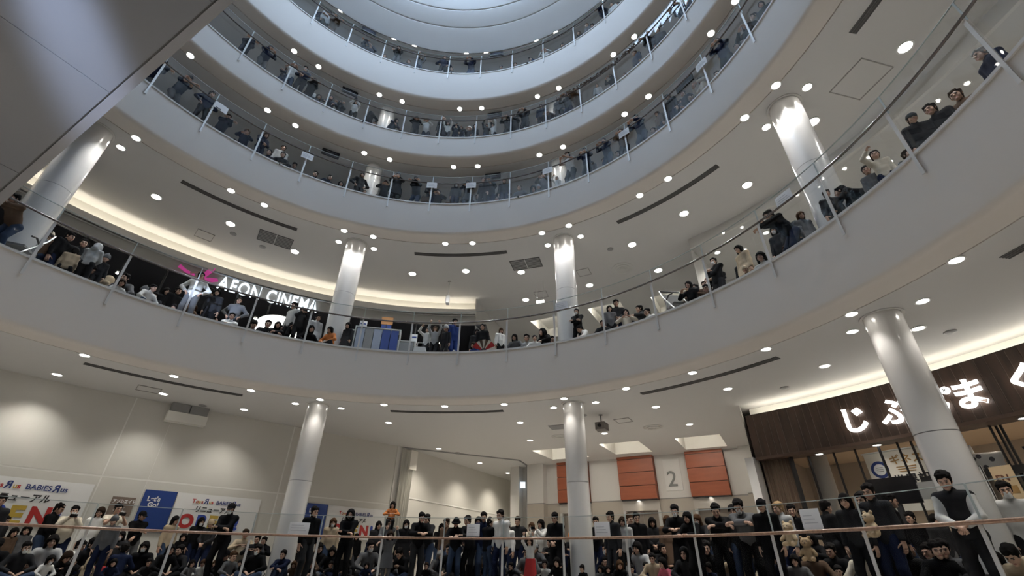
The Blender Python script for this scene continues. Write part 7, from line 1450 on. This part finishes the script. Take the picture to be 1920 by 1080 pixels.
('C',33.62,9.88,'lowlean',0.99,0,'jacket','brown','trousers','grey','bob','dark brown',0,'person in brown jacket, bobbed hair, bent over rail, fourth balcony, ninth pane from left',0.00),
('C',39.36,9.94,'stand',0.80,15,'jacket','pale grey','trousers','black','short','black',0,'person in pale grey jacket, short black hair, standing, fourth balcony, tenth pane from left',0.00),
('C',43.31,10.03,'rail',0.85,-7,'jacket','charcoal','trousers','navy','short','black',0,'person in charcoal jacket, short black hair, leaning on rail, fourth balcony, tenth pane from left',0.00),
('C',46.84,10.14,'sit',1.00,-4,'jacket','white','trousers','charcoal','short','brown',0,'',0.00),
('C',50.38,10.01,'stand',1.01,-20,'jacket','navy','trousers','navy','short','brown',0,'person in navy jacket, short brown hair, standing, fourth balcony, eleventh pane from left',0.00),
('C',54.59,9.88,'lowlean',1.03,10,'jacket','charcoal','trousers','denim','short','black',0,'person in charcoal jacket, short black hair, bent over rail, fourth balcony, eleventh pane from left',0.00),
('C',56.46,10.11,'stand',1.13,24,'jacket','charcoal','trousers','charcoal','short','dark brown',0,'person in charcoal jacket, short dark brown hair, standing, fourth balcony, twelfth pane from left',0.00),
('C',63.09,9.96,'lowlean',1.03,1,'jacket','navy','trousers','navy','short','black',0,'person in navy jacket, short black hair, bent over rail, fourth balcony, twelfth pane from left',0.00),
('C',64.16,10.31,'stand',1.15,-18,'jacket','navy','trousers','grey','short','dark brown',0,'person in navy jacket, short dark brown hair, standing, fourth balcony, thirteenth pane from left',0.00),
('D',-41.71,10.33,'rail',1.15,8,'jacket','navy','trousers','navy','short','black',0,'person in navy jacket, short black hair, leaning on rail, top balcony, first pane from left',0.00),
('D',-40.73,9.97,'stand',1.12,24,'jacket','pale grey','trousers','black','cap','grey',0,'person in pale grey jacket, grey cap, standing, top balcony, first pane from left',0.00),
('D',-38.47,9.88,'lowlean',1.04,11,'coat','brown','trousers','black','short','grey',0,'person in brown long coat, short hair, bent over rail, top balcony, first pane from left',0.00),
('D',-29.16,9.95,'lowlean',0.85,-3,'jacket','navy','trousers','black','short','black',0,'',0.00),
('D',-27.51,10.17,'kneel',1.13,-17,'jacket','navy','trousers','navy','short','black',0,'',0.00),
('D',-23.23,10.05,'sit',0.96,-2,'jacket','white','trousers','denim','short','brown',0,'',0.00),
('D',-19.85,9.80,'cross',1.03,-20,'jacket','charcoal','trousers','grey','long','black',0,'person in charcoal jacket, long black hair, arms crossed, top balcony, third pane from left',0.00),
('D',-16.65,10.05,'sit',1.14,14,'jacket','grey','trousers','grey','short','brown',0,'',0.00),
('D',-13.21,9.80,'armsup',0.81,22,'jacket','grey','trousers','navy','bob','black',0,'',0.00),
('D',-6.02,9.80,'hips',1.05,5,'jacket','navy','trousers','black','short','black',0,'person in navy jacket, short black hair, hands on hips, top balcony, fourth pane from left',0.00),
('D',-3.39,10.05,'sit',1.12,-4,'jacket','charcoal','trousers','black','short','dark brown',0,'',0.00),
('D',2.41,9.87,'rail',1.07,-9,'jacket','navy','trousers','denim','bob','grey',0,'person in navy jacket, bobbed grey hair, leaning on rail, top balcony, fifth pane from left',0.00),
('D',4.77,10.30,'sit',1.15,-5,'jacket','black','trousers','charcoal','short','black',0,'',0.00),
('D',7.17,10.05,'sit',0.90,1,'jacket','grey','trousers','charcoal','short','black',0,'',0.00),
('D',12.39,10.10,'sitdown',0.98,-14,'jacket','black','trousers','charcoal','short','black',0,'',0.00),
('D',15.82,10.05,'sit',1.05,15,'jacket','navy','trousers','grey','short','black',0,'',0.00),
('D',21.30,10.05,'sit',1.12,-19,'jacket','charcoal','trousers','denim','cap','charcoal',0,'',0.00),
('D',25.64,9.97,'kneel',0.96,-1,'jacket','white','trousers','denim','short','black',0,'',0.00),
('D',27.80,10.33,'sit',1.15,23,'jacket','white','trousers','navy','short','dark brown',0,'',0.00),
('D',30.77,10.05,'sit',1.09,14,'jacket','grey','trousers','denim','cap','grey',0,'',0.00),
('D',36.09,10.01,'stand',0.77,-2,'jacket','charcoal','trousers','grey','bob','brown',0,'',0.00),
('D',39.03,9.90,'stand',0.77,-5,'jacket','grey','trousers','denim','short','brown',0,'',0.00),
('D',41.52,10.10,'sitdown',1.03,-21,'jacket','black','trousers','black','short','black',0,'',0.00),
('D',44.45,9.91,'lowlean',1.01,0,'jacket','navy','trousers','navy','short','black',0,'person in navy jacket, short black hair, bent over rail, top balcony, ninth pane from left',0.00),
('D',46.74,10.08,'stand',1.00,-4,'jacket','white','trousers','black','short','dark brown',0,'person in white jacket, short dark brown hair, standing, top balcony, tenth pane from left',0.00),
('D',47.85,10.42,'stand',1.15,-24,'jacket','pale grey','trousers','grey','bob','black',0,'person in pale grey jacket, bobbed black hair, standing, top balcony, tenth pane from left',0.00),
]
GRP = {'two': 'crowd on the bottom balcony', 'A': 'crowd on the second balcony', 'B': 'crowd on the third balcony', 'C': 'crowd on the fourth balcony', 'D': 'crowd on the top balcony'}
FOLK = []
for p in PEOPLE:
    RES = 1.35 if p[13] else 2.4
    o, J = person(p[0], p[1], p[2], p[3], p[4], p[5], p[6], p[7], p[8], p[9], p[10], p[11], p[12], p[13], GRP[p[0]], p[14]); FOLK.append((o, J, p))
join_people([o for o, J, p in FOLK if not p[13]], 'smallest far spectators along the upper balconies, too small to tell apart')
RES = 1.35
FOLK = [f for f in FOLK if f[2][13]]

# ================================================================ THINGS HELD OR STANDING WITH THE CROWD
def world_of(o, v): return o.matrix_basis @ Vector(v)
for o, J, p in FOLK:
    if p[3] == 'phone':
        w = (J['wr0']+J['wr1'])/2+v3(0, .085, .035); t = empty('phone', world_of(o, w)); t.rotation_euler = (R_(-15), 0, o.rotation_euler.z); k = p[4]
        tag(t, 'phone held up by '+p[13].split(',')[0]+','+','.join(p[13].split(',')[-2:]), 'phone', None)
        MB().box(-.078*k, .078*k, -.005, .005, -.038*k, .038*k).build('case', M_black_gloss, t); MB().box(-.074*k, .074*k, -.0065, -.005, -.034*k, .034*k).build('screen', mat('phone_screen', (.02, .02, .03), .2, emit=(.6, .7, .9), estr=.25), t)
    if p[13].startswith('person in white jacket') and p[3] == 'clasp':
        k = part('waistcoat', cache(TOP, ('clasp', False, 'vest', RES), lambda: top_mesh('clasp', False, 'vest')), matp('charcoal', CL_['charcoal']), o)
def tubes(t, name, paths, r, m):
    b = MB()
    for pth in paths: b.tube(pth, r, 8)
    return b.build(name, m, t, smooth=True)
def stroller(r, a, z, rot, lab, seat):
    t = empty('pushchair', pol(r, a, z), math.pi-R_(a)+rot); t.scale = (1.3, 1.3, 1.3); tag(t, lab, 'pushchair')
    for s in (-1, 1):
        x = s*.24
        tubes(t, 'frame_side', [[(x, -.42, 1.02), (x, -.30, .80), (x, .30, .12)], [(x, -.36, .08), (x, -.12, .62)]], .014, M_steel)
        tubes(t, 'armrest', [[(x, -.12, .62), (x, .05, .66), (x, .2, .6)]], .018, M_dark)
        for y in (-.36, .32): 
            b = MB(); b.tube([(x-.015, y, .085), (x+.015, y, .085)], .083, 18); b.build('wheel', M_dark, t)
    tubes(t, 'handle', [[(-.24, -.42, 1.02), (.24, -.42, 1.02)]], .020, M_dark); tubes(t, 'footrest', [[(-.24, .28, .16), (.24, .28, .16)]], .015, M_steel)
    b = MB(); b.bar((0, -.20, .42), (0, .16, .40), .42, .04); b.bar((0, -.22, .44), (0, -.32, .86), .42, .04, up=(0, 1, 0)); b.build('seat', seat, t)
stroller(10.35, 47.6, 6.44, .9, 'grey tubular pushchair behind the second balcony glass beside the kneeling group', M_darkgrey)
stroller(10.45, -64.5, 6.44, -.7, 'pushchair with bags at the left end of the second balcony', M_grey)
# open paper fan
fa = empty('paper_fan', pol(9.80, 10.6, 6.62), -R_(10.6)); tag(fa, 'open red white and brown paper fan against the second balcony glass', 'fan'); n = 9
for i in range(n):
    a0, a1 = math.pi*(.12+.76*i/n), math.pi*(.12+.76*(i+1)/n); b = MB()
    b.add([(r*math.cos(q), y, r*math.sin(q)) for y in (-.006, .006) for r, q in ((.10, a0), (.42, a0), (.42, a1), (.10, a1))], [(0, 1, 2, 3), (7, 6, 5, 4), (0, 4, 5, 1), (1, 5, 6, 2), (2, 6, 7, 3), (3, 7, 4, 0)])
    b.build('blade', [matp('red', CL_['red']), matp('brown', CL_['brown']), matp('cream', CL_['cream'])][(0, 0, 2, 1, 2, 1, 2, 0, 0)[i]], fa)
MB().tube([(0, -.01, .02), (0, .01, .02)], .05, 14).build('pivot', matp('brown', CL_['brown']), fa)
def blob_mesh(cones, ells, h=.012):
    pts = np.array([c for a, b, *_ in cones for c in (a, b)]+[e[0] for e in ells]); f = Field(pts.min(0)-.25, pts.max(0)+.25, h)
    for a, b, ra, rb in cones: f.cone(a, b, ra, rb, .03)
    for c, r in ells: f.ell(c, r, .02)
    return np_mesh('blob', *f.mesh())
def plush(r, a, z, s, lab, m, rot=0):
    t = empty('plush_toy', pol(r, a, z), math.pi-R_(a)+rot); t.scale = (s, s, s); tag(t, lab, 'soft toy')
    me = blob_mesh([((0, 0, .10), (0, 0, .2), .11, .10), ((-.10, .04, .20), (-.16, .10, .12), .045, .04), ((.10, .04, .20), (.16, .10, .12), .045, .04), ((-.07, .05, .05), (-.10, .16, .03), .05, .045), ((.07, .05, .05), (.10, .16, .03), .05, .045)], [((0, .02, .36), (.115, .105, .10)), ((-.085, 0, .46), (.04, .03, .04)), ((.085, 0, .46), (.04, .03, .04)), ((0, .11, .335), (.05, .04, .038))])
    obj('body', me, m, t)
    for x in (-.04, .04): b = MB(); b.tube([(x, .11, .385), (x, .122, .385)], .012, 10); b.build('eye', M_dark, t)
    b = MB(); b.tube([(0, .145, .345), (0, .155, .345)], .014, 10); b.build('nose', M_dark, t)
M_plush = mat('plush_beige', (.42, .32, .20), .95, bump=.3, bscale=90); M_plush2 = mat('plush_tan', (.30, .21, .12), .95, bump=.3, bscale=90)
plush(9.62, 57.1, .86, .85, 'cream soft toy leaning on the bottom handrail beside the grey white sheet', M_plush)
plush(9.62, 58.6, .62, .8, 'tan soft toy pressed on the glass under the grey white sheet', M_plush2, .3)
plush(9.60, 65.9, .95, .8, 'beige soft toy resting on the bottom handrail at the seventh steel post from right', M_plush, -.3)
def bag(name, r, a, z, w, h, d, lab, m, strap=True):
    t = empty(name, pol(r, a, z), math.pi-R_(a)); tag(t, lab, 'bag'); b = MB()
    P = [(-w/2, 0), (-w/2*1.05, h*.5), (-w/2*.86, h), (w/2*.86, h), (w/2*1.05, h*.5), (w/2, 0)]; k = len(P)
    b.add([(x, y, zz) for y in (-d/2, d/2) for x, zz in P], [tuple(range(k)), tuple(range(2*k-1, k-1, -1))]+[(i, (i+1) % k, k+(i+1) % k, k+i) for i in range(k)]); b.build('body', m, t)
    if strap: tubes(t, 'strap', [[(-w*.3, 0, h*.95), (-w*.26, 0, h*1.45), (w*.26, 0, h*1.45), (w*.3, 0, h*.95)]], .012, m)
    MB().box(-w*.36, w*.36, d/2, d/2+.012, h*.12, h*.5).build('pocket', m, t)
bag('tote_bag', 10.25, -10.0, .55, .34, .36, .10, 'beige tote bag hanging between dark coats left of the column on the bottom balcony', matp('beige', CL_['beige']))
bag('handbag', 9.95, -5.6, 13.42, .34, .30, .14, 'grey brown handbag hanging from the third balcony handrail left of centre', matp('brown', CL_['brown']))
bag('rucksack', 9.92, 20.2, 12.99, .36, .40, .16, 'pale grey rucksack standing behind the third balcony glass', matp('grey', CL_['grey']), False)
bag('shopping_bag', 10.0, 8.3, 6.46, .55, .16, .3, 'low bright blue bag on the second balcony floor by the fan', matp('blue', CL_['blue']), False)
bag('shopping_bag', 10.05, -2.4, 6.46, .42, .42, .2, 'white plastic shopping bag on the second balcony near the post', M_white)
# small tufts modelled in place of glass reflections along the fourth balcony handrail
bm = MB(); random.seed(5)
for i in range(150):
    a = 30.5+22*i/150; r = 9.42+random.uniform(-.05, .05); z = 16.92+1.16+random.uniform(-.06, .10); s = random.uniform(.03, .065); c = Vector(pol(r, a, z)); q = len(bm.v)
    bm.add([c+Vector(d)*s for d in ((1, 0, 0), (-1, 0, 0), (0, 1, 0), (0, -1, 0), (0, 0, 1), (0, 0, -1))], [(0, 2, 4), (2, 1, 4), (1, 3, 4), (3, 0, 4), (2, 0, 5), (1, 2, 5), (3, 1, 5), (0, 3, 5)])
g = bm.build('rail_reflection', mat('reflection_brown', (.10, .08, .065), .9)); tag(g, 'brown grey tufts modelled for the glass reflections along the fourth balcony handrail at right', 'rail_reflection', kind='stuff')

# ---------------------------------------------------------------- labels: order look-alikes from the left
_ord = 'zeroth first second third fourth fifth sixth seventh eighth ninth tenth eleventh twelfth thirteenth fourteenth fifteenth sixteenth'.split()
_g = {}
for o in COL.objects:
    if o.parent is None and 'label' in o and o.name.split('.')[0] == 'downlight': _g.setdefault(o['label'], []).append(o)
for lab, os_ in _g.items():
    if len(os_) > 1 and 'behind the viewer' not in lab and 'ground floor' not in lab:
        os_.sort(key=lambda o: math.atan2(o.location.x, o.location.y))
        for i, o in enumerate(os_): o['label'] = lab+', '+_ord[min(i+1, 16)]+' from left'
